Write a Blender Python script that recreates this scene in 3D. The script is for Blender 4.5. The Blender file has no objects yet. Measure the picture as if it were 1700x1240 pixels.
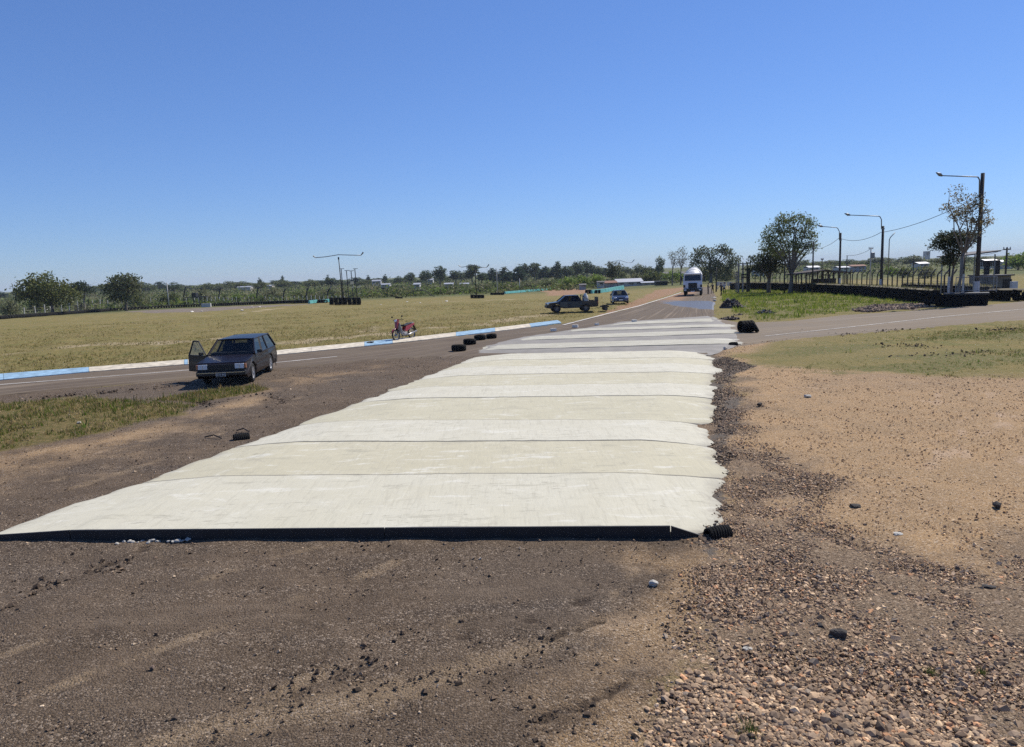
import bpy, bmesh, math, random
import numpy as np
from mathutils import Vector, Matrix, Euler

# ------------------------------------------------------------------ camera, sky, sun, exposure
SC = bpy.context.scene
COL = SC.collection
FPX = 1180.0                       # focal length in pixels of the 1700 px wide photograph
CAMH = 3.3
PITCH = math.atan(166.0 / FPX)
ROLL = math.radians(2.1)
cam_d = bpy.data.cameras.new('camera')
cam_d.sensor_width = 36.0
cam_d.lens = 36.0 * FPX / 1700.0
cam_d.clip_start = 0.1
cam_d.clip_end = 9000
cam = bpy.data.objects.new('camera', cam_d)
COL.objects.link(cam)
Fv = Vector((0, math.cos(PITCH), -math.sin(PITCH)))
R0 = Vector((1, 0, 0))
U0 = Vector((0, math.sin(PITCH), math.cos(PITCH)))
Rv = R0 * math.cos(ROLL) - U0 * math.sin(ROLL)
Uv = R0 * math.sin(ROLL) + U0 * math.cos(ROLL)
cam.matrix_world = Matrix(((Rv.x, Uv.x, -Fv.x, 0), (Rv.y, Uv.y, -Fv.y, 0), (Rv.z, Uv.z, -Fv.z, CAMH), (0, 0, 0, 1)))
SC.camera = cam

SUN_EL = math.radians(49)
SUN_AZ = math.radians(47)          # clockwise from +Y (the viewing direction) towards +X
world = bpy.data.worlds.new('World')
SC.world = world
world.use_nodes = True
wn = world.node_tree.nodes
wl = world.node_tree.links
wn.clear()
wo = wn.new('ShaderNodeOutputWorld')
wb = wn.new('ShaderNodeBackground')
sky = wn.new('ShaderNodeTexSky')
sky.sky_type = 'NISHITA'
sky.sun_disc = False
sky.sun_elevation = SUN_EL
sky.sun_rotation = SUN_AZ
sky.altitude = 0
sky.air_density = 1.0
sky.dust_density = 0.0
sky.ozone_density = 3.0
wb.inputs['Strength'].default_value = 0.10
# the deep clear blue of this day: each channel of the sky graded alike in every direction
sp_ = wn.new('ShaderNodeSeparateColor'); cb_ = wn.new('ShaderNodeCombineColor')
wl.new(sky.outputs[0], sp_.inputs[0])
for i_, (p_, g_) in enumerate(((0.84, 0.473), (0.82, 0.636), (0.80, 0.995))):
    a_ = wn.new('ShaderNodeMath'); a_.operation = 'MULTIPLY'; a_.inputs[1].default_value = 0.1
    b_ = wn.new('ShaderNodeMath'); b_.operation = 'POWER'; b_.inputs[1].default_value = p_
    c_ = wn.new('ShaderNodeMath'); c_.operation = 'MULTIPLY'; c_.inputs[1].default_value = g_ * 10
    wl.new(sp_.outputs[i_], a_.inputs[0]); wl.new(a_.outputs[0], b_.inputs[0]); wl.new(b_.outputs[0], c_.inputs[0]); wl.new(c_.outputs[0], cb_.inputs[i_])
wl.new(cb_.outputs[0], wb.inputs['Color'])
wl.new(wb.outputs[0], wo.inputs['Surface'])

sun_d = bpy.data.lights.new('sun', 'SUN')
sun_d.energy = 5.0
sun_d.angle = math.radians(0.53)
sun_d.color = (1.0, 0.93, 0.82)
sun = bpy.data.objects.new('sun', sun_d)
COL.objects.link(sun)
to_sun = Vector((math.sin(SUN_AZ) * math.cos(SUN_EL), math.cos(SUN_AZ) * math.cos(SUN_EL), math.sin(SUN_EL)))
sun.rotation_euler = to_sun.to_track_quat('Z', 'Y').to_euler()

SC.view_settings.view_transform = 'Standard'
SC.view_settings.look = 'None'
SC.view_settings.gamma = 1.0
SC.view_settings.exposure = 0.12
SC.view_settings.use_curve_mapping = False
SC.render.engine = 'CYCLES'
SC.cycles.use_denoising = False
SC.cycles.max_bounces = 6
SC.cycles.transparent_max_bounces = 12
SC.cycles.volume_bounces = 0

rng = np.random.default_rng(7)
random.seed(7)
PI = math.pi

# ------------------------------------------------------------------ terrain and pixel rays
def softplus(v, k):
    return k * np.logaddexp(0.0, np.asarray(v, float) / k)

def sstep(a, b, v):
    t = np.clip((np.asarray(v, float) - a) / (b - a), 0, 1)
    return t * t * (3 - 2 * t)

FAR_R = [0, 190, 260, 360, 520, 720, 950, 1500, 5000]
FAR_ZL = [-1.6, -1.9, -2.3, -1.7, -0.8, 0.3, 0.9, 1.6, 2.5]
FAR_ZR = [-0.6, -0.9, -0.9, -0.4, 0.4, 1.0, 1.2, 1.6, 2.5]

def Zt(x, y):
    x = np.asarray(x, float); y = np.asarray(y, float)
    near = -0.010 * softplus(y - 58, 6) * sstep(60, 15, x) - 0.009 * softplus(-x - 32, 5)
    r = np.hypot(x, y)
    a = sstep(-0.1, 0.45, x / np.maximum(np.abs(y), 1.0))
    far = np.interp(r, FAR_R, FAR_ZL) * (1 - a) + np.interp(r, FAR_R, FAR_ZR) * a
    far = far + 0.5 * np.sin(x * 0.013 + 1) * np.cos(y * 0.011) * sstep(250, 500, r)
    b = sstep(130, 240, r)
    return near * (1 - b) + far * b

def ray(px, py):
    return Fv + Rv * ((px - 850.0) / FPX) + Uv * ((620.0 - py) / FPX)

def at(px, py, d):
    v = ray(px, py)
    return Vector((v.x * d, v.y * d, CAMH + v.z * d))

def G(px, py, lift=0.0):
    """the point of the ground that is seen at this pixel of the photograph"""
    v = ray(px, py)
    dz = min(v.z, -0.004)
    t = CAMH / -dz
    for _ in range(60):
        z = float(Zt(v.x * t, v.y * t)) + lift
        t = 0.5 * t + 0.5 * (CAMH - z) / -dz
        t = min(t, 1500)
    return Vector((v.x * t, v.y * t, float(Zt(v.x * t, v.y * t)) + lift))

def depth(p):
    return Fv.y * p[1] + Fv.z * (p[2] - CAMH)

def place(px, d):
    """ground point at column px and distance d"""
    py = 470.0
    for _ in range(20):
        p = at(px, py, d)
        py += (p.z - float(Zt(p.x, p.y))) / (d / FPX)
    p = at(px, py, d)
    return Vector((p.x, p.y, float(Zt(p.x, p.y))))

# ------------------------------------------------------------------ materials
MATS = {}
def lin(r, g, b):
    f = lambda c: (c / 255 / 12.92) if c <= 10 else ((c / 255 + 0.055) / 1.055) ** 2.4
    return (f(r), f(g), f(b))

def mat(name, col, rough=0.8, metal=0.0, var=0.15, scale=3.0, coat=0.0, bump=0.0, bscale=None, attr=None, trans=0.0, spec=0.5):
    if name in MATS:
        return MATS[name]
    m = bpy.data.materials.new(name)
    m.use_nodes = True
    nt = m.node_tree
    N, L = nt.nodes, nt.links
    b = N['Principled BSDF']
    b.inputs['Roughness'].default_value = rough
    b.inputs['Metallic'].default_value = metal
    b.inputs['Coat Weight'].default_value = coat
    b.inputs['Specular IOR Level'].default_value = spec
    tc = N.new('ShaderNodeTexCoord')
    nz = N.new('ShaderNodeTexNoise')
    nz.inputs['Scale'].default_value = scale
    nz.inputs['Detail'].default_value = 6
    nz.inputs['Roughness'].default_value = 0.62
    L.new(tc.outputs['Object'], nz.inputs['Vector'])
    mr = N.new('ShaderNodeMapRange')
    mr.inputs['From Min'].default_value = 0.3
    mr.inputs['From Max'].default_value = 0.7
    mr.inputs['To Min'].default_value = 1 - var
    mr.inputs['To Max'].default_value = 1 + var
    L.new(nz.outputs['Fac'], mr.inputs['Value'])
    mx = N.new('ShaderNodeVectorMath')
    mx.operation = 'MULTIPLY'
    mx.inputs[0].default_value = col
    L.new(mr.outputs[0], mx.inputs[1])
    out = mx.outputs[0]
    if attr:
        at_ = N.new('ShaderNodeAttribute')
        at_.attribute_name = attr
        m2 = N.new('ShaderNodeVectorMath')
        m2.operation = 'MULTIPLY'
        L.new(out, m2.inputs[0])
        L.new(at_.outputs['Color'], m2.inputs[1])
        out = m2.outputs[0]
    L.new(out, b.inputs['Base Color'])
    if bump:
        bp = N.new('ShaderNodeBump')
        bp.inputs['Strength'].default_value = 1.0
        bp.inputs['Distance'].default_value = bump
        n2 = N.new('ShaderNodeTexNoise')
        n2.inputs['Scale'].default_value = bscale or scale * 4
        n2.inputs['Detail'].default_value = 5
        L.new(tc.outputs['Object'], n2.inputs['Vector'])
        L.new(n2.outputs['Fac'], bp.inputs['Height'])
        L.new(bp.outputs[0], b.inputs['Normal'])
    if trans:
        tr = N.new('ShaderNodeBsdfTranslucent')
        ms = N.new('ShaderNodeMixShader')
        ms.inputs[0].default_value = trans
        L.new(out, tr.inputs['Color'])
        L.new(b.outputs[0], ms.inputs[1])
        L.new(tr.outputs[0], ms.inputs[2])
        L.new(ms.outputs[0], N['Material Output'].inputs['Surface'])
    MATS[name] = m
    return m

def glass_mat(name, tint, refl=0.12):
    m = bpy.data.materials.new(name)
    m.use_nodes = True
    nt = m.node_tree
    N, L = nt.nodes, nt.links
    N.remove(N['Principled BSDF'])
    t = N.new('ShaderNodeBsdfTransparent'); t.inputs['Color'].default_value = (*tint, 1)
    g = N.new('ShaderNodeBsdfGlossy'); g.inputs['Roughness'].default_value = 0.03
    f0 = N.new('ShaderNodeLayerWeight'); f0.inputs['Blend'].default_value = 0.5
    f = N.new('ShaderNodeMath'); f.operation = 'POWER'; f.inputs[1].default_value = 4.0; L.new(f0.outputs['Facing'], f.inputs[0])
    ad = N.new('ShaderNodeMath'); ad.operation = 'ADD'; ad.inputs[1].default_value = refl + 0.035; ad.use_clamp = True
    hf = N.new('ShaderNodeMath'); hf.operation = 'MULTIPLY'; hf.inputs[1].default_value = 0.55
    ms = N.new('ShaderNodeMixShader')
    L.new(f.outputs[0], hf.inputs[0]); L.new(hf.outputs[0], ad.inputs[0]); L.new(ad.outputs[0], ms.inputs[0])
    L.new(t.outputs[0], ms.inputs[1]); L.new(g.outputs[0], ms.inputs[2])
    L.new(ms.outputs[0], N['Material Output'].inputs['Surface'])
    MATS[name] = m
    return m

# ------------------------------------------------------------------ mesh helpers
class MB:
    def __init__(s):
        s.v = []; s.f = []
    def add(s, vs, fs):
        o = len(s.v)
        s.v += [tuple(p) for p in vs]
        s.f += [tuple(i + o for i in f) for f in fs]
        return s
    def box(s, c, size, rot=None, taper=1.0):
        hx, hy, hz = size[0] / 2, size[1] / 2, size[2] / 2
        vs = []
        for z in (-1, 1):
            k = taper if z > 0 else 1.0
            for x, y in ((-1, -1), (1, -1), (1, 1), (-1, 1)):
                vs.append(Vector((x * hx * k, y * hy * k, z * hz)))
        if rot is not None:
            e = Euler(rot).to_matrix()
            vs = [e @ p for p in vs]
        c = Vector(c)
        return s.add([p + c for p in vs], [(3, 2, 1, 0), (4, 5, 6, 7), (0, 1, 5, 4), (1, 2, 6, 5), (2, 3, 7, 6), (3, 0, 4, 7)])
    def hexa(s, b4, t4):
        return s.add(list(b4) + list(t4), [(3, 2, 1, 0), (4, 5, 6, 7), (0, 1, 5, 4), (1, 2, 6, 5), (2, 3, 7, 6), (3, 0, 4, 7)])
    def tube(s, pts, rad, n=8, caps=True):
        pts = [Vector(p) for p in pts]
        if not hasattr(rad, '__len__'):
            rad = [rad] * len(pts)
        vs, fs = [], []
        up = None
        for i, p in enumerate(pts):
            a = pts[max(i - 1, 0)]; b = pts[min(i + 1, len(pts) - 1)]
            d = (b - a)
            d = d.normalized() if d.length > 1e-9 else Vector((0, 0, 1))
            ref = Vector((0, 0, 1)) if abs(d.z) < 0.9 else Vector((1, 0, 0))
            if up is None:
                u = d.cross(ref).normalized()
            else:
                u = (up - d * up.dot(d))
                u = u.normalized() if u.length > 1e-6 else d.cross(ref).normalized()
            up = u
            w = d.cross(u)
            for k in range(n):
                t = 2 * PI * k / n
                vs.append(p + (u * math.cos(t) + w * math.sin(t)) * rad[i])
        for i in range(len(pts) - 1):
            for k in range(n):
                k2 = (k + 1) % n
                fs.append((i * n + k, i * n + k2, (i + 1) * n + k2, (i + 1) * n + k))
        if caps:
            fs.append(tuple(range(n - 1, -1, -1)))
            fs.append(tuple((len(pts) - 1) * n + k for k in range(n)))
        return s.add(vs, fs)
    def lathe(s, prof, n=24, axis='z', c=(0, 0, 0), closed=True):
        """prof: list of (radius, height); revolved round the axis"""
        vs, fs = [], []
        for k in range(n):
            t = 2 * PI * k / n
            for r, h in prof:
                x, y = r * math.cos(t), r * math.sin(t)
                p = {'z': (x, y, h), 'x': (h, x, y), 'y': (y, h, x)}[axis]
                vs.append((p[0] + c[0], p[1] + c[1], p[2] + c[2]))
        m = len(prof)
        rngm = m if closed else m - 1
        for k in range(n):
            k2 = (k + 1) % n
            for j in range(rngm):
                j2 = (j + 1) % m
                fs.append((k * m + j, k2 * m + j, k2 * m + j2, k * m + j2))
        return s.add(vs, fs)
    def ball(s, c, r, n=10, m=7):
        if not hasattr(r, '__len__'):
            r = (r, r, r)
        vs, fs = [], []
        for i in range(m + 1):
            ph = PI * i / m
            for k in range(n):
                t = 2 * PI * k / n
                vs.append((c[0] + r[0] * math.sin(ph) * math.cos(t), c[1] + r[1] * math.sin(ph) * math.sin(t), c[2] + r[2] * math.cos(ph)))
        for i in range(m):
            for k in range(n):
                k2 = (k + 1) % n
                fs.append((i * n + k, (i + 1) * n + k, (i + 1) * n + k2, i * n + k2))
        return s.add(vs, fs)
    def prism(s, poly, x0, x1, fx=None):
        """side outline poly (y, z) extruded from x0 to x1; fx scales half width by z"""
        n = len(poly)
        fx = fx or (lambda y, z: 1.0)
        vs = [(x0 * fx(y, z), y, z) for y, z in poly] + [(x1 * fx(y, z), y, z) for y, z in poly]
        fs = [tuple(range(n)), tuple(range(2 * n - 1, n - 1, -1))]
        for i in range(n):
            j = (i + 1) % n
            fs.append((i, i + n, j + n, j))
        return s.add(vs, fs)
    def quad(s, a, b, c, d):
        return s.add([a, b, c, d], [(0, 1, 2, 3)])
    def plate(s, a, b, c, d, th=0.006):
        a, b, c, d = map(Vector, (a, b, c, d))
        nrm = (b - a).cross(d - a).normalized() * th
        return s.hexa([a, b, c, d], [a + nrm, b + nrm, c + nrm, d + nrm])
    def mesh(s, name, m, smooth=False):
        me = bpy.data.meshes.new(name)
        me.from_pydata([tuple(p) for p in s.v], [], s.f)
        me.materials.append(m)
        bm = bmesh.new(); bm.from_mesh(me)
        bmesh.ops.recalc_face_normals(bm, faces=bm.faces)
        bm.to_mesh(me); bm.free()
        if smooth:
            me.shade_smooth()
        return me
    def build(s, name, m, parent=None, smooth=False, bevel=0, loc=None, rot=None, label=None):
        o = bpy.data.objects.new(name, s.mesh(name, m, smooth))
        COL.objects.link(o)
        if parent is not None:
            o.parent = parent
        if loc is not None: o.location = loc
        if rot is not None: o.rotation_euler = rot
        if bevel:
            md = o.modifiers.new('bevel', 'BEVEL')
            md.width = bevel; md.segments = 2; md.limit_method = 'ANGLE'; md.angle_limit = math.radians(35)
        if label: o['label'] = label
        return o

def np_mesh(name, V, Fc, m, col=None, k=None, smooth=False, attr='tint'):
    """mesh from numpy arrays: V (n,3), Fc (m,k); col (m,3) per face colour"""
    me = bpy.data.meshes.new(name)
    nf, k = Fc.shape
    me.vertices.add(len(V)); me.vertices.foreach_set('co', np.ascontiguousarray(V, dtype=np.float32).ravel())
    me.loops.add(nf * k); me.loops.foreach_set('vertex_index', np.ascontiguousarray(Fc, dtype=np.int32).ravel())
    me.polygons.add(nf)
    me.polygons.foreach_set('loop_start', np.arange(0, nf * k, k, dtype=np.int32))
    me.update(calc_edges=True)
    if col is not None:
        a = me.attributes.new(attr, 'FLOAT_COLOR', 'FACE')
        c4 = np.ones((nf, 4), np.float32); c4[:, :3] = col
        a.data.foreach_set('color', c4.ravel())
    if smooth:
        me.shade_smooth()
    else:
        me.shade_flat()
    me.materials.append(m)
    return me

def link(me, name, parent=None):
    o = bpy.data.objects.new(name, me)
    COL.objects.link(o)
    if parent is not None: o.parent = parent
    return o

def tag(o, label=None, cat=None, group=None, kind=None):
    if label: o['label'] = label
    if cat: o['category'] = cat
    if group: o['group'] = group
    if kind: o['kind'] = kind
    return o

def thing(name, loc, label, cat, rz=0.0, group=None, scale=None):
    o = bpy.data.objects.new(name, None)
    COL.objects.link(o)
    o.empty_display_size = 0.2
    o.location = loc
    o.rotation_euler = (0, 0, rz)
    if scale is not None: o.scale = scale
    return tag(o, label, cat, group)

def copy_tree(o, parent=None):
    c = o.copy(); COL.objects.link(c); c.parent = parent
    for ch in list(o.children):
        copy_tree(ch, c)
    return c

ORD = ('first second third fourth fifth sixth seventh eighth ninth tenth eleventh twelfth thirteenth fourteenth fifteenth sixteenth '
       'seventeenth eighteenth nineteenth twentieth').split()
TENS = ['twenty', 'thirty', 'forty', 'fifty', 'sixty', 'seventy', 'eighty', 'ninety']
TENTH = ['twentieth', 'thirtieth', 'fortieth', 'fiftieth', 'sixtieth', 'seventieth', 'eightieth', 'ninetieth']
def ordinal(i):
    if i < 20: return ORD[i]
    t, u = divmod(i + 1, 10)
    return TENTH[t - 2] if u == 0 else TENS[t - 2] + '-' + ORD[u - 1]
# ------------------------------------------------------------------ zones of the ground, outlined in the ground plane
def gpoly(pts):
    return np.array([[*G(x, y)][:2] for x, y in pts])

def sdf(P, poly, closed=True):
    """distance to the polygon outline, positive inside"""
    d2 = np.full(len(P), 1e12)
    inside = np.zeros(len(P), bool)
    n = len(poly)
    for i in range(n if closed else n - 1):
        a = poly[i]; b = poly[(i + 1) % n]
        e = b - a
        w = P - a
        t = np.clip((w @ e) / max(e @ e, 1e-9), 0, 1)
        q = w - t[:, None] * e
        d2 = np.minimum(d2, (q * q).sum(1))
        if closed:
            c = ((a[1] <= P[:, 1]) != (b[1] <= P[:, 1]))
            with np.errstate(divide='ignore', invalid='ignore'):
                xi = a[0] + (P[:, 1] - a[1]) / (b[1] - a[1] if abs(b[1] - a[1]) > 1e-9 else 1e-9) * e[0]
            inside ^= c & (P[:, 0] < xi)
    d = np.sqrt(d2)
    return np.where(inside, d, -d) if closed else d

def soft(P, poly, w):
    return np.clip(0.5 + sdf(P, poly) / (2 * w), 0, 1)

# low frequency noise for python side
_wv = [(rng.normal(size=2), rng.uniform(0, 6.28)) for _ in range(24)]
def wnoise(P, s):
    v = np.zeros(len(P))
    for i, (k, ph) in enumerate(_wv):
        v += np.sin((P @ k) * s * (0.6 + 0.09 * i) + ph)
    return v / 5.0

Z_DIRT = gpoly([(-900, 735), (-300, 680), (0, 657), (100, 647), (250, 634), (330, 628), (470, 613), (600, 598), (790, 586), (1190, 572), (1215, 572), (1205, 700), (1200, 880), (1165, 960), (1150, 1080), (1080, 1220), (1040, 2500), (-3500, 2500), (-3500, 900)])
Z_TAN = gpoly([(1195, 548), (1300, 545), (1400, 545), (1250, 575), (1225, 590), (1260, 612), (1420, 622), (1560, 622), (1700, 625), (2400, 610), (5000, 640), (5000, 2500), (1000, 2500), (1080, 1220), (1150, 1080), (1165, 900), (1195, 800), (1185, 660), (1200, 590)])
Z_GRAVEL = gpoly([(1166, 905), (1200, 860), (1205, 800), (1180, 735), (1190, 660), (1186, 604), (1215, 625), (1240, 700), (1275, 760), (1400, 792), (1350, 850), (1430, 915), (1640, 945), (1740, 915), (2300, 1000), (3200, 1300), (3200, 2200), (1020, 2200), (1060, 1240), (1120, 1150), (1150, 1060), (1160, 960)])
Z_GREY = gpoly([(1183, 600), (1205, 592), (1255, 609), (1215, 622), (1212, 680), (1215, 720), (1205, 800), (1185, 900), (1172, 925), (1160, 900), (1185, 800)])
Z_GREEN_R = gpoly([(1235, 600), (1290, 580), (1420, 562), (1560, 549), (1700, 537), (2300, 512), (2300, 600), (1700, 614), (1640, 632), (1570, 630), (1480, 612), (1330, 622), (1255, 608)])
Z_ISLAND = gpoly([(1198, 482), (1250, 479), (1340, 483), (1440, 490), (1545, 503), (1470, 512), (1390, 519), (1320, 529), (1260, 533), (1215, 518), (1200, 500)])
Z_RUBBLE = gpoly([(1412, 515), (1450, 507), (1530, 504), (1546, 508), (1500, 514), (1430, 518)])
Z_PATCH_L = gpoly([(-400, 690), (0, 671), (110, 661), (230, 664), (330, 672), (300, 690), (215, 706), (150, 722), (60, 738), (0, 748), (-400, 830)])
Z_PATCH_L2 = gpoly([(255, 664), (330, 650), (420, 640), (440, 650), (330, 668)])
Z_ORANGE_L = gpoly([(-400, 830), (0, 745), (70, 738), (180, 716), (300, 692), (380, 655), (470, 640), (440, 668), (330, 700), (230, 735), (100, 765), (0, 790), (-400, 900)])
Z_BROWN_L = gpoly([(-300, 900), (0, 845), (150, 800), (300, 745), (420, 690), (560, 640), (640, 605), (470, 618), (380, 645), (300, 692), (180, 716), (70, 738), (-300, 830)])
WHEEL = [([(0, 800), (120, 762), (230, 735), (330, 705), (420, 672), (470, 650)], 0.16), ([(60, 830), (200, 785), (330, 735), (430, 690), (520, 650)], 0.14), ([(80, 800), (170, 770), (240, 738), (300, 716)], 0.1), ([(290, 752), (370, 742), (440, 724)], 0.12),
         ([(0, 1090), (200, 1010), (420, 935), (560, 900)], 0.10), ([(0, 1180), (260, 1080), (520, 985), (700, 920)], 0.11), ([(250, 1240), (500, 1130), (760, 1030), (900, 960), (1000, 900)], 0.12), ([(600, 1240), (820, 1130), (980, 1030), (1060, 940)], 0.10),
         ([(1250, 640), (1400, 645), (1560, 650), (1700, 655)], 0.12), ([(1250, 655), (1400, 660), (1700, 672)], 0.12), ([(1560, 640), (1550, 690), (1555, 750)], 0.10), ([(1590, 640), (1592, 690), (1605, 760)], 0.10), ([(1480, 700), (1380, 735), (1300, 760)], 0.15), ([(1690, 690), (1560, 760), (1480, 820)], 0.15), ([(1640, 650), (1680, 720), (1720, 800)], 0.12)]
Z_RED = gpoly([(985, 527), (1060, 507), (1095, 495), (1130, 483), (1145, 476), (1090, 481), (1060, 497), (1010, 515)])
Z_FARROAD = gpoly([(900, 482), (955, 478), (1000, 484), (930, 491), (912, 491)])
Z_LOOP = gpoly([(200, 517), (330, 511), (450, 506), (540, 504), (440, 510), (330, 518), (240, 520)])
STREAKS = [([(0, 560), (110, 549), (190, 540)], 0.25), ([(180, 535), (290, 527), (400, 520), (455, 512)], 0.5), ([(450, 513), (560, 509), (700, 503), (900, 495), (960, 491)], 0.45),
           ([(600, 549), (660, 533), (720, 525)], 0.4), ([(470, 569), (560, 560), (640, 553), (720, 547)], 0.6), ([(720, 545), (800, 536), (900, 522)], 0.7), ([(0, 590), (140, 573), (300, 566), (460, 556)], 0.5)]
RUTS = [([(470, 1160), (650, 1090), (800, 1050), (930, 1015), (1010, 985)], 0.16), ([(640, 1120), (800, 1090), (950, 1050), (1000, 1030)], 0.13),
        ([(740, 1235), (900, 1190), (1000, 1160), (1060, 1120)], 0.14), ([(0, 1010), (130, 960), (250, 905)], 0.2)]
WASH = gpoly([(430, 1170), (700, 1095), (900, 1045), (1050, 1000), (1080, 1010), (900, 1080), (700, 1140), (560, 1190), (300, 1240), (200, 1240)])
MUD = [([(150, 655), (230, 648), (300, 639), (330, 634)], 0.25), ([(60, 660), (130, 655), (200, 651)], 0.25), ([(330, 670), (400, 660), (440, 655), (470, 665), (455, 680)], 0.18), ([(300, 655), (340, 668), (350, 675)], 0.12), ([(1470, 574), (1510, 573), (1545, 577)], 0.45), ([(1495, 590), (1560, 590), (1640, 582)], 0.4), ([(1390, 556), (1450, 551), (1500, 547)], 0.3), ([(1640, 548), (1690, 545)], 0.3)]

def verge_mask(P):
    Qg = P + np.stack([wnoise(P + 3, 0.35), wnoise(P + 57, 0.35)], 1) * 1.5
    return soft(Qg, Z_GREEN_R, 3.0) * np.clip(0.62 + 0.36 * wnoise(P * np.array([0.45, 1.0]), 0.6), 0, 1)

def ground_masks(P):
    wob = 0.35 * wnoise(P, 0.9)[:, None]
    r = np.hypot(P[:, 0], P[:, 1])
    Q = P + np.stack([wnoise(P, 0.7), wnoise(P + 31.7, 0.7)], 1) * (0.10 + 0.004 * r)[:, None]
    m = {}
    m['dirt'] = soft(Q, Z_DIRT, 0.5)
    Qt = Q + np.stack([wnoise(P + 13, 0.8), wnoise(P + 71, 0.8)], 1) * 0.45
    m['tan'] = np.maximum(np.maximum(soft(Qt, Z_TAN, 1.0), soft(Q, Z_ORANGE_L, 0.9) * 0.62), soft(Q, Z_BROWN_L, 1.5) * (0.30 + 0.16 * wnoise(P, 0.6)))
    m['gravel'] = np.where(P[:, 0] > 2.2, soft(Qt, Z_GRAVEL, 1.1), soft(Q, Z_GRAVEL, 0.5))
    m['grey'] = soft(Q, Z_GREY, 0.3)
    m['green'] = np.maximum(verge_mask(P), soft(Q, Z_ISLAND, 1.0))
    m['patch'] = np.maximum(soft(Q, Z_PATCH_L, 0.9), soft(Q, Z_PATCH_L2, 0.5) * 0.7)
    m['red'] = np.maximum(soft(Q, Z_RED, 1.2), soft(Q, Z_FARROAD, 2.0))
    m['asph'] = soft(Q, Z_LOOP, 1.5) * 0.8
    pale = np.zeros(len(P)); rut = np.zeros(len(P))
    for ln, w in STREAKS:
        w *= 3.2
        pale = np.maximum(pale, np.clip(1.2 - sdf(Q, gpoly(ln), False) / w, 0, 1) * (0.55 + 0.45 * np.clip(wnoise(P, 0.5), -1, 1)))
    for ln, w in RUTS + MUD:
        rut = np.maximum(rut, np.clip(1.15 - sdf(P + 0.06 * wnoise(P, 6)[:, None], gpoly(ln), False) / (w * 0.75), 0, 1) * np.clip(0.75 + 0.55 * wnoise(P + 17, 3.0), 0, 1))
    m['pale'] = np.clip(pale, 0, 1)
    m['rut'] = rut
    wh = soft(Q, WASH, 0.4)
    for ln, w in WHEEL:
        wh = np.maximum(wh, np.clip(1.3 - sdf(P + 0.05 * wnoise(P, 5)[:, None], gpoly(ln), False) / (w * 1.5), 0, 1) * np.clip(0.45 + 0.4 * wnoise(P + 7, 1.7), 0, 0.75))
    m['wash'] = wh
    m['rubble'] = soft(Q, Z_RUBBLE, 0.8)
    return m

# track and side road: ribbons from edge to edge
def resample(pts, n):
    pts = np.array([[p[0], p[1]] for p in pts])
    s = np.concatenate([[0], np.cumsum(np.hypot(*np.diff(pts, axis=0).T))])
    t = np.linspace(0, s[-1], n)
    return np.stack([np.interp(t, s, pts[:, 0]), np.interp(t, s, pts[:, 1])], 1)

def smooth_line(pts, k=3):
    p = np.array(pts, float)
    for _ in range(k):
        q = [p[0]]
        for a, b in zip(p[:-1], p[1:]):
            q += [a * 0.75 + b * 0.25, a * 0.25 + b * 0.75]
        q.append(p[-1]); p = np.array(q)
    return p

def extend_back(pts, dist):
    a, b = pts[0], pts[1]
    d = (a - b) / np.hypot(*(a - b))
    return np.concatenate([[a + d * dist], pts])

KERB_OUT = extend_back(gpoly([(0, 624), (150, 612.5), (320, 599), (465, 584), (600, 570.5), (700, 560.5), (850, 543), (925, 533.5)]), 60)
KERB_IN = extend_back(gpoly([(0, 632), (150, 618), (320, 605), (465, 589.5), (600, 576), (700, 565.5), (850, 547.5), (932, 536.5)]), 60)
TR_L = np.concatenate([KERB_IN, gpoly([(1000, 523), (1060, 508), (1100, 495.5), (1133, 484.5), (1150, 477)])])
TR_R = np.concatenate([extend_back(gpoly([(0, 657), (150, 643), (330, 628), (470, 613), (600, 600), (700, 594), (785, 594), (1190, 592)]), 60),
                       gpoly([(1200, 560), (1188, 530), (1187, 508), (1190, 492), (1180, 477)])])
NTR, MTR = 220, 26
def pair_resample(Lp, Rp, n):
    """resample both edges with the same parameter so that their control points stay paired"""
    k = len(Lp); t = np.linspace(0, k - 1, n)
    mid = (Lp + Rp) / 2
    s = np.concatenate([[0], np.cumsum(np.hypot(*np.diff(mid, axis=0).T))])
    tt = np.interp(np.linspace(0, s[-1], n), s, np.arange(k))
    f = lambda q: np.stack([np.interp(tt, np.arange(k), q[:, 0]), np.interp(tt, np.arange(k), q[:, 1])], 1)
    return f(Lp), f(Rp)

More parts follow.
